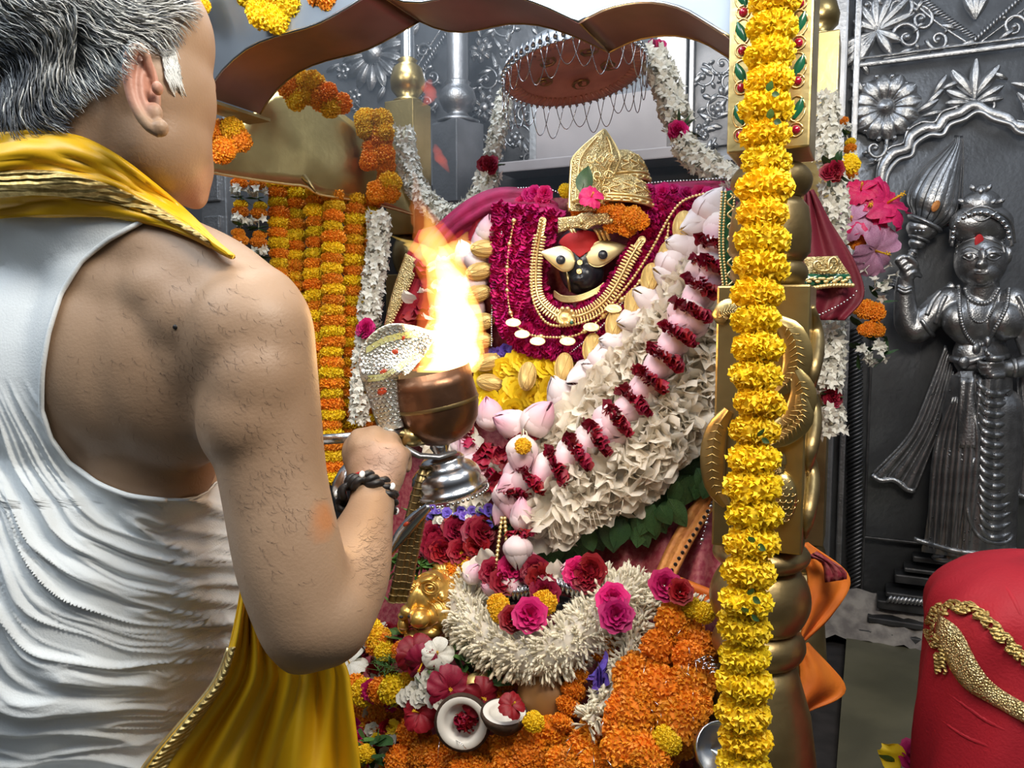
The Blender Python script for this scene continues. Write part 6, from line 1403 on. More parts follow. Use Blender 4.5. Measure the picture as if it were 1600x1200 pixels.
# ear, modelled finely and let into the head
E = MB()
def ept(x, y, o): return W(x, y, .618-o)
def etube(pts, rs, n=26):
    C = catmull([(*p, r) for p, r in zip(pts, rs)], n); E.tube([ept(a, b, c) for a, b, c, r in C], [r*.62/FPX for *_, r in C], 14)
etube([(240, 132, .0), (234, 108, .006), (226, 82, .010), (214, 74, .012), (204, 88, .013), (201, 118, .013), (206, 150, .012), (218, 178, .011), (234, 198, .010), (250, 208, .008)], [5, 6, 7.5, 9, 9.5, 9, 8.5, 8.5, 9, 8])
etube([(228, 98, .002), (220, 120, .007), (220, 145, .008), (226, 166, .008), (236, 180, .007)], [5, 7, 8, 7.5, 7])
blob(E, 217, 128, .614, 15, 46, .006, 6); blob(E, 250, 200, .611, 13, 14, .007); blob(E, 240, 178, .612, 14, 18, .006); blob(E, 246, 138, .610, 8, 11, .006); blob(E, 228, 140, .622, 22, 62, .006, 8)
ear_me = sculpt('ear', E, .0011, 5, .5)
def joinmesh(a, b):
    bm = bmesh.new(); bm.from_mesh(a); bm.from_mesh(b); bm.to_mesh(a); bm.free(); a.polygons.foreach_set('use_smooth', [True]*len(a.polygons)); return a
mole = MB(); BB = BVHTree.FromPolygons([v.co.copy() for v in body_me.vertices], [tuple(p.vertices) for p in body_me.polygons])
body_me = joinmesh(body_me, ear_me)
# skin with its own tints: an orange paste smear on the forearm, pinker ear
sk = M['skin']; N = sk.node_tree.nodes; Lk = sk.node_tree.links; pr = N['Principled BSDF']
def tint(center, rad, col, amt, stretch=(1, 1, 1)):
    src = pr.inputs['Base Color'].links[0].from_socket
    tcn = N.new('ShaderNodeTexCoord'); mp = N.new('ShaderNodeVectorMath'); mp.operation = 'SUBTRACT'; mp.inputs[1].default_value = center
    Lk.new(tcn.outputs['Object'], mp.inputs[0]); sc = N.new('ShaderNodeVectorMath'); sc.operation = 'MULTIPLY'; sc.inputs[1].default_value = stretch; Lk.new(mp.outputs[0], sc.inputs[0])
    nz_ = N.new('ShaderNodeTexNoise'); nz_.inputs['Scale'].default_value = 40; Lk.new(tcn.outputs['Object'], nz_.inputs[0])
    ln = N.new('ShaderNodeVectorMath'); ln.operation = 'LENGTH'; Lk.new(sc.outputs[0], ln.inputs[0])
    ad = N.new('ShaderNodeMath'); ad.operation = 'MULTIPLY_ADD'; ad.inputs[1].default_value = rad*1.2; Lk.new(nz_.outputs[0], ad.inputs[0]); Lk.new(ln.outputs['Value'], ad.inputs[2])
    mr = N.new('ShaderNodeMapRange'); mr.inputs[1].default_value = rad*1.0; mr.inputs[2].default_value = rad*1.7; mr.inputs[3].default_value = amt; mr.inputs[4].default_value = 0; Lk.new(ad.outputs[0], mr.inputs[0])
    mx = N.new('ShaderNodeMix'); mx.data_type = 'RGBA'; mx.inputs[7].default_value = (*col, 1); Lk.new(mr.outputs[0], mx.inputs[0]); Lk.new(src, mx.inputs[6]); Lk.new(mx.outputs[2], pr.inputs['Base Color'])
body_me.materials.append(M['skin'])
mloc = Matrix.Translation(W(250, 700, .75)); 
body_me.transform(mloc.inverted()); body = part('body', body_me, man, mloc)
def loc_(px, py, d): return W(px, py, d)-mloc.translation
tint(loc_(500, 815, .64), .012, (.55, .17, .03), .55, (1, .6, .7)); tint(loc_(222, 130, .61), .030, (.60, .25, .19), .6); tint(loc_(300, 290, .72), .03, (.55, .27, .2), .5)
tint(loc_(274, 511, .645), .0012, (.03, .015, .012), .9, (1, .1, 1)); tint(loc_(600, 720, .88), .04, (.55, .33, .24), .5)
# ---------------- white vest
AX = W(135, 700, .80); AX.z = 0
def tocyl(P): d = P-AX; return math.atan2(d.x, -d.y), P.z            # angle 0 faces the camera side, + to the right
def fromcyl(bvh, a, z, off):
    dirv = Vector((math.sin(a), -math.cos(a), 0)); o = Vector((AX.x, AX.y, z))+dirv*.6; h = bvh.ray_cast(o, -dirv)
    if h[0] is None: return Vector((AX.x, AX.y, z))+dirv*.1
    return h[0]+dirv*off
arm_px = [(242, 330), (215, 350), (170, 375), (128, 410), (98, 460), (80, 520), (71, 580), (70, 640), (84, 685), (110, 722), (150, 752), (200, 773), (262, 781)]
arm = []
for x, y in arm_px:
    h = TB.ray_cast(CAM, ray(x, y).normalized()); arm.append(tocyl(h[0]))
arm.sort(key=lambda t: -t[1])
zs_ = [t[1] for t in arm]; as_ = [t[0] for t in arm]; zbot = zs_[-1]
rows = []; nr = 320; nc = 300
z0 = W(120, 320, .70).z; z1 = W(120, 1280, .68).z
def fold(px, py):
    """cotton pulled in soft creases that sweep down to the right under the arm"""
    grow = min(1, max(0, (py-590-50*max(0, -px/260))/170)); fl_ = min(1, max(0, (py-820)/330))
    g = 300*(1-math.exp(-max(-40, px-40)/150))*(1-fl_)-fl_*px*.10
    n_ = py-g+14*noise.noise(Vector((px/90, py/90, 5)))
    a1 = noise.noise(Vector((px/340, n_/50, 1.7))); a2 = noise.noise(Vector((px/220+4, n_/28, 9.2)))
    r = max(0, 1-abs(a1)*3.2)**1.7; r2 = max(0, 1-abs(a2)*3.2)**1.7; m = .5+.5*noise.noise(Vector((px/150, py/110, 7)))+.25
    return (r*.013*m + r2*.005 - .004)*grow + .002*noise.noise(Vector((px/60, py/60, 1)))*grow
for i in range(nr):
    z = lerp(z0, z1, (i/(nr-1))); 
    if z > zbot:
        ar = float(np.interp(-z, [-q for q in zs_], as_)); 
    else:
        k = min(1, (zbot-z)/.012); ar = lerp(as_[-1], as_[-1]+2.0, k)
    al = -2.6; row = []; n_main = 268
    for j in range(nc):
        t = j/(nc-1); base_ = min(ar, as_[-1]); a = lerp(al, base_, (j/(n_main-1))**.8) if j < n_main else lerp(base_, ar, (j-n_main+1)/(nc-n_main)) ; p = fromcyl(TB, a, z, .004)
        rel = p-CAM; d = rel.dot(FW); px = 800+rel.x/d*FPX; py = 600-rel.dot(UPV)/d*FPX
        dirv = Vector((math.sin(a), -math.cos(a), 0)); edge = min(1, max(0, (n_main-1-j)/5)) if z > zbot else 1
        row.append(p+dirv*(max(-.002, fold(px, py)*edge)+.001))
    rows.append(row)
mb = MB(); mb.grid(rows); vest = pmb('vest', mb, M['vest'], man); solid(vest, .0022, 1)
hem = [r[-1]+Vector((0, -.002, 0)) for r in rows if r[-1].z > zbot]
mb = MB(); mb.tube(resample(hem, .004), .0022, 6); pmb('armhole_hem', mb, M['vest'], vest)
# ---------------- yellow shawl round the neck and shoulders
TBF = BVHTree.FromPolygons([v.co+mloc.translation for v in body_me.vertices], [tuple(p.vertices) for p in body_me.polygons])
def shawl(topc, botc, nc_, nr_, off, foldf, bulge=.012):
    A = catmull(topc, nc_); Bc = catmull(botc, nc_); G = []
    for i in range(nc_):
        G.append([])
        for j in range(nr_):
            s = j/(nr_-1); x = lerp(A[i][0], Bc[i][0], s); y = lerp(A[i][1], Bc[i][1], s); h = TBF.ray_cast(CAM, ray(x, y).normalized())
            G[-1].append((x, y, (h[0]-CAM).dot(FW) if h[0] is not None else None))
    D = np.array([[g[2] if g[2] is not None else np.nan for g in r] for r in G])
    D = np.where(D > 1.0, np.nan, D)
    for j in range(nr_):
        c = D[:, j]; ok = ~np.isnan(c); D[:, j] = np.interp(np.arange(nc_), np.where(ok)[0], c[ok])
    for _ in range(12):                                # the cloth bridges hollows
        Q = D.copy(); Q[1:-1] = (D[:-2]+D[2:]+2*D[1:-1])/4; Q[:, 1:-1] = (Q[:, :-2]+Q[:, 2:]+2*Q[:, 1:-1])/4; D = np.minimum(Q, D+.002)
    return [[W(G[i][j][0], G[i][j][1], D[i][j]-off-bulge*math.sin(PI*j/(nr_-1))-foldf(i/(nc_-1), j/(nr_-1))) for j in range(nr_)] for i in range(nc_)]
topc = [(-170, 250), (-80, 222), (0, 208), (60, 203), (120, 213), (180, 243), (240, 288), (295, 335), (340, 380), (366, 402)]
botc = [(-170, 370), (-80, 352), (0, 342), (60, 338), (120, 338), (185, 340), (250, 352), (300, 370), (335, 388), (362, 402)]
R_ = shawl(topc, botc, 90, 26, .008, lambda a, b: .005*math.sin(b*16+a*10)*(1-a)+.004*noise.noise(Vector((a*9, b*14, 0))))
mb = MB(); mb.grid(R_); sw = pmb('shawl', mb, M['yellow_silk'], man); solid(sw, .004)
R2 = [[r[int(12+0*i)+k]+Vector((0, -.003, 0)) for k in range(8)] for i, r in enumerate(R_[:84])]
mb = MB(); mb.grid([[p-FW*.0015 for p in r] for r in R2]); g_ = pmb('gold_border', mb, M['gold_thread'], sw, label='gold brocade border of the shawl'); solid(g_, .002)
# shawl's end hanging in front, at the elbow
Lc = [(382, 880), (372, 950), (356, 1015), (330, 1070), (275, 1135), (225, 1195), (190, 1260)]; Rc = [(400, 890), (440, 960), (505, 1010), (540, 1040), (552, 1110), (562, 1190), (568, 1260)]
A = catmull(Lc, 60); Bc = catmull(Rc, 60); rows = []
for i in range(60):
    a = i/59; row = []
    for j in range(70):
        b = j/69; row.append(W(lerp(A[i][0], Bc[i][0], b), lerp(A[i][1], Bc[i][1], b), .685+.07*b+.010*(.3+a)*math.sin(b*24+3*math.sin(a*2+b*2))+.006*math.sin(b*47+a*4)-.0*a))
    rows.append(row)
mb = MB(); mb.grid(rows); sd = pmb('shawl_end', mb, M['yellow_silk'], man); solid(sd, .002)
mb = MB(); mb.grid([[r[k]-FW*.003 for k in range(2, 9)] for r in rows[18:]]); solid(pmb('gold_border', mb, M['gold_thread'], sd, label='gold brocade border of the hanging end'), .0015)
mb = MB(); mb.tube([r[1]-FW*.003 for r in rows[18:]], .0022, 6); pmb('gold_piping', mb, M['gold'], sd)
# dhoti down to the floor, below the picture
c = Vector((W(110, 1250, .83).x, W(110, 1250, .83).y, 0)); mb = MB(); rr = []
for i in range(14):
    z = lerp(W(110, 1225, .83).z, .01, i/13); rr.append([c+Vector(((.19+.04*i/13+.010*math.sin(9*b))*math.cos(b), (.15+.05*i/13+.010*math.sin(9*b))*math.sin(b), z)) for b in [2*PI*k/54 for k in range(54)]])
mb.grid(rr, close=True); solid(pmb('dhoti', mb, M['yellow_silk'], man), .004)
# ---------------- hair
def flow(x, y):
    """combing direction on the picture"""
    if y < 75 and x > 130: a = -12-34*(y/75)+22*math.sin(x/34+y/28)
    elif x > 120: a = -38-18*math.sin(x/30+y/35)
    else: a = -62+38*math.sin(x/42+y/36)
    return math.radians(a)
def inhair(x, y):
    if y < 0: return x < 300
    if x > 270: return y < 70-(x-270)*1.4
    if x > 205: return y < 72
    if x > 165: return y < 72+(205-x)*1.3+20
    if x > 100: return y < 175-(x-100)*.75
    return y < 200+(5 if x < 60 else 0)
cap_rows = []
HB = BVHTree.FromPolygons([v.co+mloc.translation for v in body_me.vertices], [tuple(p.vertices) for p in body_me.polygons])
H0, H1, H2 = MB(), MB(), MB(); rg = random.Random(11)
hairline = lambda y: 300-y*.9 if y < 75 else (215-(y-75)*.6 if y < 160 else 150)
count = 0
while count < 3600:
    x = rg.uniform(-70, 305); y = rg.uniform(-110, 205)
    if not inhair(x, y): continue
    L1 = rg.uniform(45, 90); n = 8; pts = []; px, py = x, y; w_ = rg.uniform(1.1, 2.4); lift = rg.uniform(3, 12)*(1.4 if x < 120 else 1); curl = rg.uniform(.6, 1.4); ok = True
    for i in range(n):
        h = HB.ray_cast(CAM, ray(px, py).normalized())
        if h[0] is None: ok = i > 3; break
        t = i/(n-1); pts.append(h[0]-ray(px, py).normalized()*(.002+lift*.001*math.sin(PI*min(1, .15+.8*t))*1.0)+Vector((0, 0, .0006*math.sin(i*1.3*curl+x))))
        a = flow(px, py)+.25*math.sin(i*.9*curl+count); px += L1/n*math.cos(a); py -= L1/n*math.sin(a)
        if i < 2 and not inhair(px, py): break
        if not inhair(px-6, py-14) and i > 3: break
    if len(pts) < 4: continue
    dark = (y > 95 and x < 190) ; r_ = rg.random()
    tgt = H1 if (dark and r_ < .5) or (not dark and r_ < .16) or (x < 60 and y > 60 and r_ < .85) else (H2 if r_ > .80 else H0)
    m = len(pts); tgt.tube(pts, [w_*.00030*(1.25-.9*i/(m-1)) for i in range(m)], 3, caps=False); count += 1
for i in range(190):                                    # white sideburn
    x, y = rg.uniform(250, 270), rg.uniform(68, 122); x += (y-68)*.16+rg.gauss(0, 2); pts = []
    for k in range(rg.choice((5, 6, 7, 8))):
        h = HB.ray_cast(CAM, ray(x, y).normalized())
        if h[0] is None: break
        pts.append(h[0]-ray(x, y).normalized()*(.0015+.002*math.sin(PI*k/5))); x += 1.9+rg.uniform(-1.2, 1.2); y += 5
    if len(pts) > 3: H2.tube(pts, [.0005*(1.2-.8*k/len(pts)) for k in range(len(pts))], 3, caps=False)
# scalp layer under the strands
mb = MB(); rows = []
for i in range(46):
    y = lerp(-120, 200, i/45); xr = max([x for x in range(-90, 306, 4) if inhair(x, y)] or [-80]) - 4; row = []
    for j in range(46):
        x = lerp(-110, xr, j/45); h = HB.ray_cast(CAM, ray(x, y).normalized()); edge = min(1, (45-j)/4)*min(1, (45-i)/3+.1); row.append(h[0]-ray(x, y).normalized()*(.0045*edge+.0002) if h[0] is not None else None)
    rows.append(row)
for r in rows:
    last = next((p for p in r if p is not None), None)
    for j in range(46):
        if r[j] is None: r[j] = last if last is not None else W(100, 0, .65)
        last = r[j]
mb.grid(rows[2:]); hr = pmb('hair', mb, M['hair_dark'], man)
for nm, h_, m_ in (('grey_strands', H0, 'hair'), ('dark_strands', H1, 'hair_dark'), ('white_strands', H2, 'hair_white')): o = pmb(nm, h_, M[m_], hr); o['kind'] = 'stuff'
# ---------------- bracelets at the wrist
def wrist(px, py, d): return W(px, py, d)
a_ = W(562, 850, .79); b_ = W(585, 765, .88); axis = (b_-a_).normalized()
bz = thing('bracelet', 'black braided cord bracelet with white beads and a red thread on the man\'s right wrist', 'bracelet', W(576, 785, .865))
cw = W(574, 782, .868); x_ = axis.cross(FW).normalized(); y_ = axis.cross(x_); rr_ = 37*.868/FPX+.002
for k in range(3):
    P = [cw+axis*(.006*(k-1)+.0035*math.sin(a*9+k*2.1))+x_*((rr_+.003*math.cos(a*9+k*2.1))*math.cos(a))+y_*((rr_+.003*math.cos(a*9+k*2.1))*math.sin(a)) for a in [2*PI*i/90 for i in range(91)]]; mb = MB(); mb.tube(P, .0042, 7, caps=False); pmb('cord', mb, M['blackbead'], bz)
for k, a in enumerate((.3, 1.5, 2.6, 3.6, 4.4, 5.2)):
    part('white_bead', BEAD['white_paint'], bz, frame(cw+x_*((rr_+.006)*math.cos(a))+y_*((rr_+.006)*math.sin(a)), axis, x_, (.0035, .0035, .006)))
P = [cw+axis*.015+x_*((rr_-.0005)*math.cos(a))+y_*((rr_-.0005)*math.sin(a)) for a in [2*PI*i/60 for i in range(61)]]; mb = MB(); mb.tube(P, .002, 6, caps=False); pmb('red_thread', mb, M['vermilion'], bz)
# ================================================================ second person: head wrapped in a red veil, bottom right
wom = thing('person', 'person under a red veil with gold scalloped trim at the bottom right corner', 'person', (W(1600, 1100, 1.12).x, W(1600, 1100, 1.12).y, PZ))
mb = MB(); blob(mb, 1598, 1010, 1.12, 112, 118, .105); blob(mb, 1610, 1100, 1.12, 100, 110, .1); cap(mb, (1600, 1150, 1.14, 70), (1610, 1260, 1.16, 80)); cap(mb, (1520, 1330, 1.16, 80), (1720, 1330, 1.2, 80))
blob(mb, 1640, 1500, 1.2, 170, 260, .14); blob(mb, 1500, 1040, 1.10, 10, 10, .02)
me = sculpt('body', mb, .006, 6); me.materials.append(M['skin']); part('body', me, wom)
AXW = W(1615, 1100, 1.13); AXW.z = 0; rows = []
for i in range(70):
    t = i/69; z = lerp(W(1600, 876, 1.1).z, PZ+.02, t); row = []
    prof = .150*(max(0, 1-(1-min(1, t*4.5))**2.6))**.42
    if t > .72: prof = lerp(.150, .20, min(1, (t-.72)/.28))
    prof = max(prof, .002)
    for j in range(90):
        a = 2*PI*j/89; f = .0035*math.sin(a*14+t*15)+.006*math.sin(a*5+t*9)*min(1, t*4)
        row.append(AXW+Vector((math.sin(a)*(prof*(1.0)+f*min(1, t*6)), -math.cos(a)*(prof*.95+f*min(1, t*6)), z)))
    rows.append(row)
mb = MB(); mb.grid(rows); veil = pmb('veil', mb, M['red_veil'], wom); solid(veil, .003)
VB = BVHTree.FromPolygons([Vector(p) for r in rows for p in r], [(i*90+j, i*90+j+1, (i+1)*90+j+1, (i+1)*90+j) for i in range(69) for j in range(89)])
def onveil(x, y, off=.004):
    h = VB.ray_cast(CAM, ray(x, y).normalized()); return (h[0] if h[0] is not None else W(x, y, 1.0))-ray(x, y).normalized()*off
# overlapping fold of the veil across the head
F1 = catmull([(1468, 960), (1500, 985), (1530, 1040), (1562, 1075), (1640, 1120)], 30); F2 = catmull([(1462, 985), (1478, 1030), (1505, 1072), (1550, 1100), (1640, 1150)], 30)
mb = MB(); mb.grid([[onveil(lerp(a[0], b[0], k/6), lerp(a[1], b[1], k/6), .007+.003*math.sin(PI*k/6)) for k in range(7)] for a, b in zip(F1, F2)]); g_ = pmb('gold_trim', mb, M['gold_emb'], veil, label='broad gold brocade trim'); solid(g_, .003)
F1 = catmull([(1470, 950), (1500, 948), (1530, 958), (1556, 985), (1590, 1020), (1620, 1045)], 34)
for i in range(0, 34):
    x, y = F1[i]; r = 9; P = [onveil(x+r*math.cos(a+i), y+r*.8*math.sin(a+i)+3*math.sin(i*1.4), .007) for a in [k*PI/4 for k in range(7)]]; mb = MB(); mb.tube(P, .0024, 5); pmb('scalloped_loop', mb, M['gold_thread'], veil)
F3 = catmull([(1462, 955), (1452, 985), (1466, 1015), (1470, 1048)], 16)
for i in range(16):
    x, y = F3[i]; P = [onveil(x+8*math.cos(a+i), y+7*math.sin(a+i), .007) for a in [k*PI/4 for k in range(7)]]; mb = MB(); mb.tube(P, .0024, 5); pmb('scalloped_loop', mb, M['gold_thread'], veil)
# bare head part: a darker fold line where the veil overlaps
for pts in ([(1450, 1060), (1500, 1095), (1550, 1130), (1620, 1160)], [(1452, 1110), (1510, 1150), (1580, 1180)], [(1560, 900), (1585, 940), (1605, 990)]):
    mb = MB(); C = catmull(pts, 20); mb.tube([onveil(x, y, -.002) for x, y in C], [.0045*math.sin(PI*(.05+.9*i/19)) for i in range(20)], 8); pmb('veil_fold', mb, M['red_veil'], veil)
# ================================================================ the flaming lamp with snake hood
LD = .985
lamp = thing('aarti_lamp', 'flaming brass cup lamp on a silver foot with a silver snake hood and rod handle', 'lamp', W(706, 785, LD))
tilt = math.radians(-11)
ax_c = W(684, 640, LD); LM = Matrix.Translation(ax_c) @ Matrix.Rotation(tilt, 4, FW) @ Matrix.Rotation(math.radians(4), 4, 'X')
ks = LD/FPX
def lz(py): return (640-py)*ks
M['cup_metal'] = mat('heated_brass_cup', (.30, .15, .08), (.17, .085, .05), .33, .85, 14, .2, 50)
mb = MB(); mb.lathe([(60*ks, lz(578)), (63*ks, lz(576)), (64*ks, lz(600)), (66*ks, lz(625)), (65*ks, lz(640)), (60*ks, lz(660)), (48*ks, lz(678)), (30*ks, lz(690)), (14*ks, lz(695))], LM, 44); cupo = pmb('cup', mb, M['cup_metal'], lamp)
mb = MB(); mb.lathe([(61*ks, lz(577)), (59*ks, lz(600)), (60*ks, lz(636)), (50*ks, lz(664)), (20*ks, lz(682)), (.0003, lz(684))], LM, 40); pmb('cup_inside', mb, M['dark'], cupo)
mb = MB(); mb.lathe([(66.4*ks, lz(626)), (67.4*ks, lz(629)), (66.6*ks, lz(632))], LM, 44); pmb('engraved_line', mb, M['brass_dull'], cupo)
FM = LM @ Matrix.Translation((9*ks, 0, 0)) @ Matrix.Rotation(math.radians(9), 4, 'Y').inverted()
turn = [(14*ks, lz(692)), (16*ks, lz(700)), (12*ks, lz(708)), (17*ks, lz(714)), (30*ks, lz(717)), (35*ks, lz(722)), (34*ks, lz(728)), (44*ks, lz(733)), (53*ks, lz(742)), (56*ks, lz(752)), (54*ks, lz(760)), (60*ks, lz(764)), (63*ks, lz(770)), (58*ks, lz(775)), (.0003, lz(774))]
FT = Matrix.Translation(-RX*(9*ks)) @ LM
mb = MB(); mb.lathe(turn, FT, 44); ft = pmb('foot', mb, M['bright_silver'], lamp, label='polished silver foot')
for k in range(48): a = 2*PI*k/48; part('foot_bead', BEAD['bright_silver'], ft, FT @ Matrix.Translation((62*ks*math.cos(a), 62*ks*math.sin(a), lz(778))) @ Matrix.Scale(.0022, 4))
# handle rod, passing through the fist
mb = MB(); mb.tube([W(490, 688, .925), W(540, 684, .933), (W(600, 678, .945)), W(640, 676, .96)], 8.2*.93/FPX, 16); pmb('handle_rod', mb, M['bright_silver'], lamp)
mb = MB(); mb.tube([W(628, 682, .955), W(645, 684, .962), W(664, 686, .97)], [.011, .012, .008], 12); pmb('brass_ferrule', mb, M['brass'], lamp)
mb = MB(); mb.tube([W(632, 700, .95), W(655, 712, .955), W(685, 714, .96), W(712, 706, .97)], [.009, .008, .007, .005], 10, flat=.5); pmb('support_arm', mb, M['silver'], lamp)
# snake hood: neck rising from the rod, opening to a scaled spoon-shaped hood
nk = [(612, 672, .955, 20, 11), (606, 650, .953, 21, 11), (600, 625, .950, 23, 10), (596, 600, .946, 28, 9), (594, 580, .944, 33, 7), (600, 560, .946, 40, 6), (622, 545, .952, 42, 5), (650, 533, .962, 28, 4), (672, 524, .970, 10, 3), (681, 518, .975, 2, 2)]
C = catmull(nk, 34); rows = []
for i, (x, y, d, w, th) in enumerate(C):
    a = C[min(33, i+1)]; b = C[max(0, i-1)]; tx, ty = a[0]-b[0], -(a[1]-b[1]); l = math.hypot(tx, ty); nx_, ny_ = ty/l, -tx/l    # normal to the path on the picture
    row = []
    for j in range(24):
        q = 2*PI*j/24; wv = w*math.cos(q); dv = th*math.sin(q)*d/FPX+(.012*(abs(math.cos(q))**2) if w > 30 else 0)*-1
        row.append(W(x+nx_*wv, y-ny_*wv, d+dv))
    rows.append(row)
mb = MB(); mb.grid(rows, close=True)
M['snake'] = mat('scaled_silver', (.80, .80, .74), (.70, .68, .50), .32, .8, 30, .3, 240, kind='voronoi'); hood = pmb('snake_hood', mb, M['snake'], lamp, label='silver snake hood covered with small scales')
hb = BVHTree.FromPolygons([Vector(p) for r in rows for p in r], [(i*24+j, i*24+(j+1) % 24, (i+1)*24+(j+1) % 24, (i+1)*24+j) for i in range(33) for j in range(24)])
mb = MB()                                              # scales in staggered rows
for i in range(2, 32):
    x, y, d, w, th = C[i]; a = C[min(33, i+1)]; b = C[max(0, i-1)]; tx, ty = a[0]-b[0], -(a[1]-b[1]); l = math.hypot(tx, ty); tx /= l; ty /= l; nx_, ny_ = ty, -tx
    n = max(3, int(w/3.6))
    for j in range(n):
        q = ((j+.5+(i % 2)*.5)/n*2-1)*w*.92; cx_, cy_ = x+nx_*q, y-ny_*q; pts = []
        for m_ in range(6):
            a2 = PI*m_/5; u_ = 3.0*math.cos(a2); v_ = -3.4*math.sin(a2); p = onbvh(hb, cx_+nx_*u_+tx*v_, cy_-(ny_*u_+ty*v_), .0006, d); pts.append(p)
        if max((pts[k]-pts[k+1]).length for k in range(5)) < .01: mb.tube(pts, .00055, 3, caps=False)
o = pmb('scales', mb, M['bright_silver'], hood); o['kind'] = 'stuff'
for x, y, r in ((597, 611, 8), (600, 582, 6.5), (616, 551, 6.5), (628, 528, 5)):
    mb = MB(); p = onbvh(hb, x, y, -.0005, .945); mb.ell(p, (r*ks, .0014, r*ks*.8), Matrix.Rotation(-.5, 3, 'Y'), 14, 8); pmb('red_spot', mb, M['red_dot'], hood)
M['pale_enamel'] = mat('pale_yellow_enamel', (.75, .72, .25), (.65, .66, .32), .35, .3, 30)
for (pa, pb) in (([(572, 548), (600, 532), (630, 524), (655, 522)], 5), ([(575, 592), (600, 588), (625, 572), (650, 555)], 5)):
    mb = MB(); C2 = catmull(pa, 20); mb.grid([[onbvh(hb, x, y+q, .0008, .945) for q in (-pb, 0, pb)] for x, y in C2]); pmb('yellow_band', mb, M['pale_enamel'], hood)
# fluted brass tube hanging below and the white bell grip in the fist
fd = .97
COIN_D = COIN.copy(); COIN_D.materials[0] = M['brass_dull']
tb = thing('ribbed_tassel', 'dark gold beaded hanging of the lamp, between the wrist and the silver foot', 'ornament', W(640, 900, fd))
for k in range(3):
    P = [W(x+k*9, y, fd+.004*k) for x, y in ((662, 730), (650, 770), (640, 810), (632, 850), (622, 900), (612, 940))]; mb = MB(); mb.tube(P, [.0048, .0055, .006, .006, .006, .005], 8); o = pmb('cord', mb, M['brass_dull'], tb)
    for q, p in enumerate(resample(P, .009)): part('cord_ring', COIN_D, tb, frame(p, tang(P, 2), TOCAM, .0066))
wb_ = thing('white_grip', 'white enamelled metal grip showing below the fist, left of the wrist', 'handle', W(535, 765, .90))
mb = MB(); C = catmull([(548, 722, .915, 7), (538, 740, .905, 12), (530, 765, .90, 14), (536, 785, .90, 10)], 16); mb.tube([W(a, b, c) for a, b, c, r in C], [r*c/FPX for a, b, c, r in C], 14, flat=.6); pmb('grip', mb, M['bright_silver'], wb_)
# silver blade
bl_ = thing('knife', 'flat silver blade with red paint spots below the wrist', 'blade', W(612, 850, .94))
E1 = [(668, 786), (640, 805), (618, 832), (606, 862)]; E2 = [(674, 796), (652, 822), (632, 846), (608, 872)]
A = catmull(E1, 20); Bb = catmull(E2, 20); mb = MB(); mb.grid([[W(a[0], a[1], .95), W((a[0]+b[0])/2, (a[1]+b[1])/2, .947), W(b[0], b[1], .95)] for a, b in zip(A, Bb)]); o = pmb('blade', mb, M['bright_silver'], bl_); solid(o, .002)
mb = MB(); blob(mb, 634, 819, .944, 5, 3, .002, 40); pmb('red_spot', mb, M['red_dot'], bl_)
# ---------------- the flame: glowing gas, brightest inside
def vol(name, col, strength):
    m = bpy.data.materials.new(name); m.use_nodes = True; N = m.node_tree.nodes; L = m.node_tree.links; N.remove(N['Principled BSDF'])
    e = N.new('ShaderNodeEmission'); e.inputs[0].default_value = (*col, 1); e.inputs[1].default_value = strength; L.new(e.outputs[0], N['Material Output'].inputs['Volume']); return m
M['flame_out'] = vol('flame_outer', (1.0, .22, .04), 16); M['flame_mid'] = vol('flame_middle', (1.0, .62, .14), 50); M['flame_in'] = vol('flame_inner', (1.0, .9, .5), 70); M['flame_red'] = vol('flame_wisp', (1.0, .10, .03), 34)
flm = thing('flame', 'tall bright yellow-white flame rising from the cup lamp', 'flame', W(700, 578, LD))
def tongue(stations, mkey, nm, depthr=.55, dd=0, root=flm):
    C = catmull([(x, y, w) for x, y, w in stations], 40); mb = MB(); rows = []
    for i, (x, y, w) in enumerate(C):
        w *= 1.34 if w > 12 else 1.05; c = W(x+(3*math.sin(i*.55+len(nm)) if abs(stations[0][1]-stations[-1][1]) > 150 else 0), y, LD+dd); w = max(.3, w+ (1.4*math.sin(i*.9+x) if w > 8 else 0)); rows.append([c+RX*(w*ks*math.cos(b))+FW*(w*ks*depthr*math.sin(b)) for b in [2*PI*j/20 for j in range(20)]])
    mb.grid(rows, close=True)
    n = len(mb.v); mb.v += [tuple(sum((Vector(p) for p in rows[0]), Vector())/20), tuple(sum((Vector(p) for p in rows[-1]), Vector())/20)]
    for j in range(20): mb.f.append((n, (j+1) % 20, j)); mb.m.append(0); mb.f.append((n+1, n-20+j, n-20+(j+1) % 20)); mb.m.append(0)
    return pmb(nm, mb, M[mkey], root)
tongue([(694, 580, 40), (702, 555, 44), (706, 520, 42), (704, 480, 36), (698, 440, 32), (686, 400, 30), (674, 365, 24), (662, 335, 15), (652, 305, 8), (644, 270, 3)], 'flame_out', 'outer_tongue')
tongue([(696, 582, 36), (706, 550, 38), (710, 515, 35), (708, 475, 30), (702, 440, 26), (690, 405, 22), (678, 375, 16), (668, 345, 8), (660, 322, 3)], 'flame_mid', 'middle_tongue')
tongue([(700, 579, 28), (712, 550, 28), (712, 510, 26), (708, 470, 21), (704, 435, 17), (694, 405, 10), (686, 385, 4)], 'flame_in', 'inner_tongue')
tongue([(700, 400, 22), (716, 385, 18), (724, 372, 8), (730, 362, 2)], 'flame_mid', 'side_tongue')
tongue([(690, 420, 16), (660, 392, 15), (640, 378, 10), (626, 374, 6), (611, 368, 2)], 'flame_mid', 'side_tongue')
tongue([(668, 500, 14), (664, 470, 10), (668, 440, 9), (672, 415, 4)], 'flame_out', 'side_tongue')
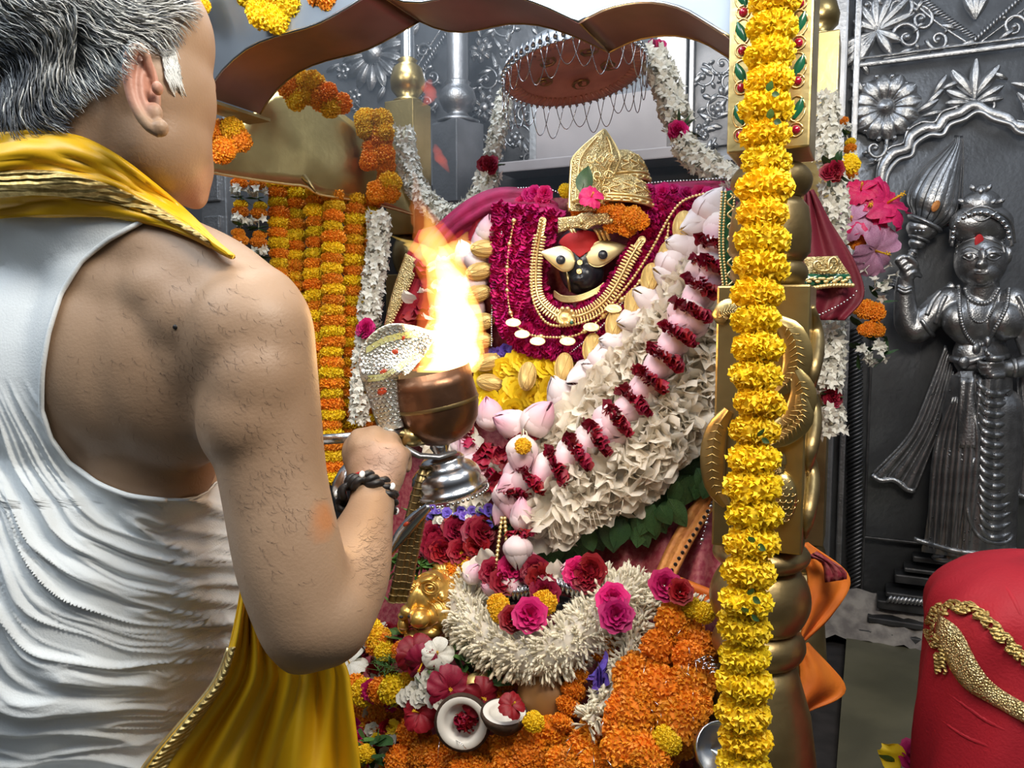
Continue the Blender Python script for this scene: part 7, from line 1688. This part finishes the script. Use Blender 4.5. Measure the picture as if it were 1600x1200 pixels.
for lab, st in (('small detached red flame wisp in front of the silver column', [(702, 270, 1), (698, 264, 4), (690, 252, 8), (684, 238, 8), (680, 225, 2)]), ('small detached red flame wisp beside the turned brass finial', [(660, 166, 2), (668, 160, 7), (673, 148, 10), (668, 135, 9), (672, 124, 3)])):
    wsp = thing('flame_wisp', lab, 'flame', W(st[2][0], st[2][1], LD)); tongue(st, 'flame_red', 'tongue', .6, 0, wsp)
for (x, y, d, e, r) in ((704, 530, LD-.0, .9, .03), (696, 440, LD, .9, .03)):
    l = bpy.data.lights.new('flame_light', 'POINT'); l.energy = e; l.color = (1, .55, .22); l.shadow_soft_size = r; o = bpy.data.objects.new('flame_light', l); COL.objects.link(o); o.location = W(x, y, d)
mb = MB(); h = HB.ray_cast(CAM, ray(274, 511).normalized()); mb.ell(h[0], (.0024, .0014, .0022), None, 10, 6); pmb('mole', mb, M['blackbead'], man, label='small dark mole on the shoulder')

# fine body hair on the arm, shoulder and back of the hand
hb_ = MB(); rg = random.Random(5)
for (x0, x1, y0, y1, n, L1, ang) in ((150, 470, 400, 700, 300, 13, -75), (360, 500, 620, 900, 170, 12, -70), (548, 612, 800, 940, 190, 12, -20), (560, 632, 690, 770, 90, 10, -40)):
    for i in range(n):
        x, y = rg.gauss((x0+x1)/2, (x1-x0)/4), rg.gauss((y0+y1)/2, (y1-y0)/4); a = math.radians(ang+rg.uniform(-45, 45)); pts = []
        for k in range(4):
            r = ray(x+L1*k/3*math.cos(a+.2*k), y-L1*k/3*math.sin(a+.2*k)).normalized(); h = HB.ray_cast(CAM, r)
            if h[0] is None or (h[0]-CAM).length > 1.05: break
            pts.append(h[0]-r*(.0002+.0005*k/3))
        if len(pts) == 4 and not (x < 245 and y > 700): hb_.tube(pts, [.00010, .00009, .00007, .00004], 3, caps=False)
o = pmb('body_hair', hb_, mat('fine_body_hair', (.15, .095, .065), rough=.6), man); o['kind'] = 'stuff'
# ================================================================ embossed silver guardian on the wall, holding a fly whisk
fig = thing('relief_figure', 'embossed silver guardian figure holding up a large fly whisk, red mark on the forehead', 'relief', WL(1520, 872, .02))
def rd(px, py, off): return dW(px, py, off)
def rb(mb, px, py, off, rx, ry, r_d, rot=0): blob(mb, px, py, rd(px, py, off), rx, ry, r_d, rot)
def rl(mb, pts, seg=20, n=8):
    C = catmull(pts, n*len(pts)); mb.tube([W(a, b, rd(a, b, c)) for a, b, c, r in C], [r*rd(a, b, c)/FPX for a, b, c, r in C], seg)
    for a, b, c, r in (C[0], C[-1]): k = r*rd(a, b, c)/FPX; mb.ell(W(a, b, rd(a, b, c)), (k, k, k), None, seg, 12)
R = MB()
rb(R, 1532, 408, .055, 38, 42, .055); rb(R, 1533, 428, .07, 27, 22, .045); rb(R, 1534, 402, .112, 5, 14, .014); rb(R, 1534, 413, .115, 9, 6, .010)     # head, jaw, nose
rb(R, 1534, 424, .105, 11, 3.2, .010); rb(R, 1534, 431, .103, 9, 3.6, .009); rb(R, 1534, 440, .096, 10, 7, .012)
rb(R, 1516, 398, .092, 13, 6.5, .016, 5); rb(R, 1552, 396, .092, 13, 6.5, .016, -5); rb(R, 1513, 415, .085, 12, 12, .016); rb(R, 1553, 414, .085, 12, 12, .016)
rb(R, 1498, 402, .055, 6, 15, .016); rb(R, 1574, 398, .055, 6, 15, .016)
rl(R, [(1534, 440, .05, 24), (1534, 470, .045, 24)])
rb(R, 1532, 500, .045, 56, 46, .05); rb(R, 1500, 500, .075, 28, 30, .035); rb(R, 1572, 502, .075, 28, 30, .035); rb(R, 1532, 555, .04, 42, 40, .045); rb(R, 1530, 620, .04, 52, 50, .05)
rl(R, [(1480, 470, .05, 22), (1452, 495, .055, 22), (1432, 515, .06, 21), (1418, 505, .065, 19), (1414, 470, .07, 16), (1414, 440, .075, 13), (1418, 420, .08, 11)])
rl(R, [(1582, 470, .05, 22), (1604, 510, .055, 22), (1616, 560, .06, 19), (1590, 575, .085, 15), (1560, 575, .10, 12), (1548, 572, .105, 10)])
rl(R, [(1520, 640, .045, 42), (1512, 720, .045, 36), (1506, 800, .045, 33), (1500, 858, .045, 32)]); rl(R, [(1550, 640, .05, 42), (1552, 720, .055, 38), (1552, 790, .055, 33), (1556, 840, .05, 28)])
rb(R, 1480, 872, .06, 24, 9, .03); rb(R, 1556, 866, .07, 24, 9, .03)
for k, (x, y) in enumerate(((1404, 404), (1410, 412), (1416, 420), (1420, 429))): rl(R, [(x+18, y+2, .07, 4), (x+8, y-3, .09, 5), (x-2, y+3, .095, 4.6), (x+2, y+11, .085, 4)], 12, 5)
rl(R, [(1428, 428, .08, 6), (1430, 412, .09, 5), (1420, 402, .098, 4.2)], 12, 5)
for k, (x, y) in enumerate(((1556, 568), (1552, 575), (1553, 582), (1558, 588))): rl(R, [(x+8, y-1, .115, 5.5), (x-6, y, .125, 5), (x-20+k*2, y+1, .12, 4.2), (x-26+k*3, y-3, .115, 3.6)], 12, 5)
rl(R, [(1560, 560, .12, 5), (1548, 556, .128, 4.4), (1540, 548, .128, 3.6)], 12, 5)
me = sculpt('body', R, .0032, 5); me.materials.append(M['silver_figure']); part('body', me, fig); FB = BVHTree.FromPolygons([v.co.copy() for v in me.vertices], [tuple(p.vertices) for p in me.polygons])
def fo(x, y, off=.002, base=.05):
    r = ray(x, y).normalized(); h = FB.ray_cast(CAM, r); dw = rd(x, y, base)
    if h[0] is None: return CAM+r*(dw/r.dot(FW))
    return h[0]-r*off
def ft_(name, pts, r, m='silver_hi', n=None, off=.003, parent=None, seg=7, taper=0, base=.03):
    n = n or len(pts)*6; C = catmull(pts, n); mb = MB(); mb.tube([fo(a, b, off, base) for a, b in C], [r*(1-taper*i/(n-1)) for i in range(n)], seg); return pmb(name, mb, M[m], parent or fig)
# face lines
for sg, cx_ in ((-1, 1516), (1, 1552)):
    ft_('eyelid', [(cx_-12, 400), (cx_-4, 395), (cx_+4, 395), (cx_+12, 399)], .0022, off=.0015); ft_('eyelid', [(cx_-12, 401), (cx_-3, 406), (cx_+4, 406), (cx_+12, 400)], .0018, off=.0015)
    mb = MB(); mb.ell(fo(cx_, 400, .0), (.0095, .004, .006), None, 14, 10); pmb('eyeball', mb, M['silver_figure'], fig)
    ft_('brow', [(cx_-sg*14, 391), (cx_, 385), (cx_+sg*13, 390)], .0022, off=.001)
ft_('mouth_line', [(1523, 426.5), (1530, 428), (1538, 428), (1545, 426)], .0012, 'silver_dark', off=.002)
mb = MB(); mb.ell(fo(1530, 377, .001), (.012, .003, .018), None, 12, 8); pmb('vermilion_mark', mb, M['vermilion'], fig, label='smeared red vermilion mark'); mb = MB(); mb.ell(fo(1526, 371, .001), (.007, .003, .008), None, 10, 6); pmb('vermilion_mark', mb, M['vermilion'], fig)
for sg in (-1, 1):                                       # wavy hair parted over the brow
    for k in range(7): ft_('hair_lock', [(1532+sg*2, 352+k*3), (1532+sg*(14+k), 362+k*2.4), (1532+sg*(26+k*1.3), 364+k*3.4), (1532+sg*(38), 372+k*4)], .0032, 'silver_figure', off=.001, taper=.3)
# crown
cw_ = pmb('crown', (lambda m: (rb(m, 1533, 350, .045, 48, 32, .05), rb(m, 1533, 322, .045, 30, 26, .04), rb(m, 1532, 302, .045, 12, 14, .022), m)[-1])(MB()), M['silver_figure'], fig)
CB = FB
def cwt(pts, r, n=None):
    n = n or len(pts)*6; C = catmull(pts, n); mb = MB(); mb.tube([WL(a, b, .045+.055*math.sqrt(max(0, 1-((a-1533)/52)**2))) for a, b in C], r, 7); return pmb('crown_band', mb, M['silver_hi'], cw_)
cwt([(1487, 385), (1492, 358), (1510, 342), (1532, 332), (1556, 340), (1576, 356), (1581, 385)], .0045); cwt([(1484, 380), (1488, 350), (1508, 333), (1532, 322), (1558, 331), (1580, 348), (1586, 380)], .003); cwt([(1505, 330), (1532, 345), (1560, 330)], .003)
for k in range(15):
    a = PI*(k/14); x, y = 1533-44*math.cos(a), 372-38*math.sin(a)*1.05; part('crown_stud', BEAD['bright_silver'], cw_, frame(WL(x, y, .05+.055*math.sqrt(max(0, 1-((x-1533)/52)**2))), -V, U, (.006, .006, .004)))
for x, y, a in ((1532, 326, 90), (1520, 322, 130), (1545, 322, 50), (1510, 318, 150), (1556, 318, 30), (1532, 306, 90), (1524, 300, 120), (1540, 300, 60)): wpetal(x, y, a, 0, 13, 9, 'silver_hi', cw_, 'crown_leaf', .075, .008)
# necklaces, belts, bracelets
def fneck(name, pts, r, pitch, **k):
    P = resample([fo(a, b, .003) for a, b in catmull(pts, 40)], pitch); mb = MB()
    for p in P: mb.ell(p, (r*.8, r, r), None, 7, 5)
    pmb(name, mb, M['silver_hi'], fig)
fneck('collar_necklace', [(1508, 452), (1514, 466), (1530, 474), (1548, 470), (1560, 452)], .0065, .0075); fneck('long_necklace', [(1498, 448), (1500, 490), (1508, 520), (1524, 538), (1542, 534), (1558, 508), (1572, 480), (1576, 452)], .0065, .007)
fneck('bead_string', [(1512, 470), (1516, 492), (1526, 503), (1540, 500), (1552, 482), (1558, 466)], .0035, .0055)
mb = MB(); mb.ell(fo(1526, 545, .004), (.011, .006, .014), None, 12, 8); pmb('pendant', mb, M['silver_hi'], fig)
for pts in ([(1404, 452), (1413, 457), (1424, 454)], [(1404, 447), (1413, 452), (1424, 449)], [(1584, 562), (1588, 574), (1586, 588)], [(1440, 500), (1448, 512), (1458, 524)]): ft_('armlet', pts, .006, off=.002)
for pts in ([(1470, 455), (1458, 470), (1448, 492)], [(1478, 462), (1470, 478), (1462, 505)], [(1590, 462), (1600, 480), (1606, 500)]): ft_('sleeve_band', pts, .0065, off=.002)
ft_('waist_sash', [(1486, 560), (1510, 566), (1535, 560), (1560, 560), (1575, 556)], .009, off=.0); 
mb = MB(); mb.ell(fo(1507, 566, .006), (.016, .010, .016), None, 12, 8); pmb('sash_knot', mb, M['silver_hi'], fig)
rose_ = [(1540, 556), (1541, 545), (1543, 536)]; ft_('flower_stem', rose_, .003, off=.02); mb = MB(); mb.ell(fo(1543, 534, .03), (.008, .008, .014), None, 10, 8); pmb('held_bud', mb, M['silver_hi'], fig)
# skirt: long flared cloth with curved folds, side scarf
mb = MB(); rows = []
for i in range(40):
    t = i/39; y = lerp(585, 862, t); xl = lerp(1486, 1442, t**.8) if t < .95 else 1440; xr = lerp(1582, 1588, t); rows.append([WL(lerp(xl, xr, j/24), y+8*math.sin(j/24*PI), .062+.078*math.sin(PI*(.06+.88*j/24))**.8+.0045*math.sin(j*1.7+t*2)) for j in range(25)])
mb.grid(rows); sk_ = pmb('skirt', mb, M['silver_figure'], fig); SKB = BVHTree.FromPolygons([Vector(p) for r in rows for p in r], [(i*25+j, i*25+j+1, (i+1)*25+j+1, (i+1)*25+j) for i in range(39) for j in range(24)])
def so(x, y, off=.002): return onbvh(SKB, x, y, off, rd(x, y, .09))
def sfold(pts, r, name='skirt_fold', m='silver_figure', taper=True):
    C = catmull(pts, 22); mb = MB(); mb.tube([so(a, b, .0) for a, b in C], [r*(math.sin(PI*(.1+.85*i/21)) if taper else 1) for i in range(22)], 8); return pmb(name, mb, M[m], sk_)
for k in range(15): y = 596+k*16; sfold([(1526+k*.4, y), (1540, y+16), (1560, y+20), (1580, y+12)], .0095, m='silver_hi')
for k in range(8): x = 1450+k*9; sfold([(1490+k*4, 620), (x+14, 700), (x, 858)], .0085)
for pts in ([(1532, 590), (1528, 640), (1520, 690)], [(1500, 600), (1498, 650), (1494, 700)], [(1475, 702), (1500, 710), (1522, 712)], [(1478, 708), (1500, 718), (1522, 720)]): sfold(pts, .004, 'skirt_border', 'silver_hi', False)
sfold([(1522, 715), (1512, 760), (1514, 810), (1535, 842), (1570, 848), (1582, 836)], .005, 'skirt_border', 'silver_hi', False); sfold([(1428, 842), (1460, 852), (1500, 862), (1560, 866), (1588, 858)], .007, 'skirt_border', 'silver_hi', False)
ap = MB(); rows = []
for i in range(20):
    t = i/19; y = lerp(580, 700, t); rows.append([so(lerp(lerp(1500, 1494, t), lerp(1522, 1524, t), j/6), y, .006+.002*math.sin(j*2)) for j in range(7)])
ap.grid(rows); solid(pmb('apron_panel', ap, M['silver_hi'], sk_), .003)
mb = MB()
for i in range(90):
    x, y = random.uniform(1450, 1580), random.uniform(600, 850); p = so(x, y, .001); mb.ell(p, (.0028, .002, .0028), None, 6, 4)
o = pmb('punched_dots', mb, M['silver_dark'], sk_); o['kind'] = 'stuff'
for sg, A_, B_ in ((-1, [(1478, 540), (1452, 610), (1420, 680), (1362, 742)], [(1490, 580), (1476, 650), (1452, 710), (1430, 765)]), (1, [(1590, 590), (1592, 660), (1590, 720), (1586, 770)], [(1640, 590), (1650, 660), (1655, 720), (1660, 780)])):
    A = catmull(A_, 30); Bq = catmull(B_, 30); mb = MB(); mb.grid([[WL(lerp(a[0], b[0], j/12), lerp(a[1], b[1], j/12), .012+.012*abs(math.sin(j/12*PI*3))+.004) for j in range(13)] for a, b in zip(A, Bq)]); sc1 = pmb('scarf', mb, M['silver_figure'], fig)
    for f_ in (0, .33, .66, 1): mb = MB(); mb.tube([WL(lerp(a[0], b[0], f_), lerp(a[1], b[1], f_), .02) for a, b in zip(A, Bq)], .004, 6); pmb('scarf_edge', mb, M['silver_hi'], sc1)
    mb = MB(); mb.tube([WL(lerp(A[-1][0], Bq[-1][0], t), lerp(A[-1][1], Bq[-1][1], t)+4*math.sin(t*9), .022) for t in [i/12 for i in range(13)]], .008, 8); pmb('scarf_hem', mb, M['silver_hi'], sc1)
mb = MB(); rows = []
A = catmull([(1486, 440), (1470, 452), (1448, 466)], 14); Bq = catmull([(1500, 452), (1480, 466), (1450, 478)], 14); mb.grid([[WL(lerp(a[0], b[0], j/4), lerp(a[1], b[1], j/4), .035+.006*math.sin(j)) for j in range(5)] for a, b in zip(A, Bq)]); solid(pmb('veil_end', mb, M['silver_hi'], fig), .004)
# fly whisk: tall onion-shaped tuft over a turned grip
wk = thing('fly_whisk', 'large onion-shaped embossed silver fly whisk raised beside the figure\'s head', 'whisk', WL(1440, 400, .05))
prof = [(1498, 212, 6), (1496, 226, 10), (1486, 250, 22), (1474, 275, 34), (1464, 300, 42), (1458, 318, 44), (1452, 334, 38), (1446, 345, 26)]
C = catmull(prof, 34); rows = []
for i, (x, y, w) in enumerate(C):
    a_ = C[min(33, i+1)]; b_2 = C[max(0, i-1)]; tx, ty = a_[0]-b_2[0], a_[1]-b_2[1]; l = math.hypot(tx, ty); nx_, ny_ = -ty/l*-1, tx/l*-1
    rows.append([WL(x+ny_*0+w*math.cos(q)*(-ty/l*-1), y+w*math.cos(q)*(-tx/l), .02+.0016*w*math.sin(q)+.0012*math.cos(q*18)*(w/44)) for q in [PI*j/46 for j in range(47)]])
mb = MB(); mb.grid(rows); tuft = pmb('tuft', mb, M['silver_hi'], wk)
for j in range(3, 46, 5): mb = MB(); mb.tube([r[j]-V*.0008 for r in rows], .0014, 5); pmb('hair_groove', mb, M['silver_dark'], tuft)
mb = MB(); mb.ell(WL(1462, 322, .098), (.010, .003, .016), Matrix.Rotation(.5, 3, 'Y'), 10, 6); pmb('saffron_smear', mb, M['orange_border'], tuft)
def wseg(name, x0, y0, r0, x1, y1, r1, m='silver_hi', bul=0):
    mb = MB(); n = 8; P = []; rr = []
    for i in range(n+1): t = i/n; x, y = lerp(x0, x1, t), lerp(y0, y1, t); P.append(WL(x, y, .05)); rr.append((lerp(r0, r1, t)+bul*math.sin(PI*t))*rd(x, y, 0)/FPX)
    mb.tube(P, rr, 18); return pmb(name, mb, M[m], wk)
wseg('collar', 1447, 346, 25, 1443, 352, 25, bul=3); wseg('grip_bulb', 1443, 352, 22, 1436, 372, 14, bul=4, m='silver_figure'); wseg('collar', 1437, 371, 15, 1435, 375, 14, bul=2); wseg('grip_ring', 1435, 376, 11, 1430, 388, 8, bul=3); wseg('handle', 1430, 388, 6, 1396, 452, 4, m='silver_figure')
for k in range(9): wseg('handle_ring', 1428-k*3.6, 393+k*6.6, 7, 1427-k*3.6, 395+k*6.6, 7, bul=1)
for k in range(10): a = PI*k/9; p = WL(1440+18*math.cos(a), 361, .05+.035*math.sin(a)); part('grip_stud', BEAD['bright_silver'], wk, frame(p, -V, U, .004))
# ================================================================ thin incense smoke under the canopy
hm = bpy.data.materials.new('incense_smoke'); hm.use_nodes = True; HN = hm.node_tree.nodes; HN.remove(HN['Principled BSDF'])
vs = HN.new('ShaderNodeVolumeScatter'); vs.inputs['Color'].default_value = (.72, .85, 1, 1); vs.inputs['Density'].default_value = .17; vs.inputs['Anisotropy'].default_value = .2
hm.node_tree.links.new(vs.outputs[0], HN['Material Output'].inputs['Volume'])
mb = MB(); c = W(700, 120, 2.15); mb.ell(c, (1.0, .62, .42), Matrix.Rotation(-YAW, 3, 'Z'), 32, 20)
one('incense_smoke', mb, hm, 'thin bluish incense smoke hanging under the canopy before the silver wall', 'smoke', kind='stuff')
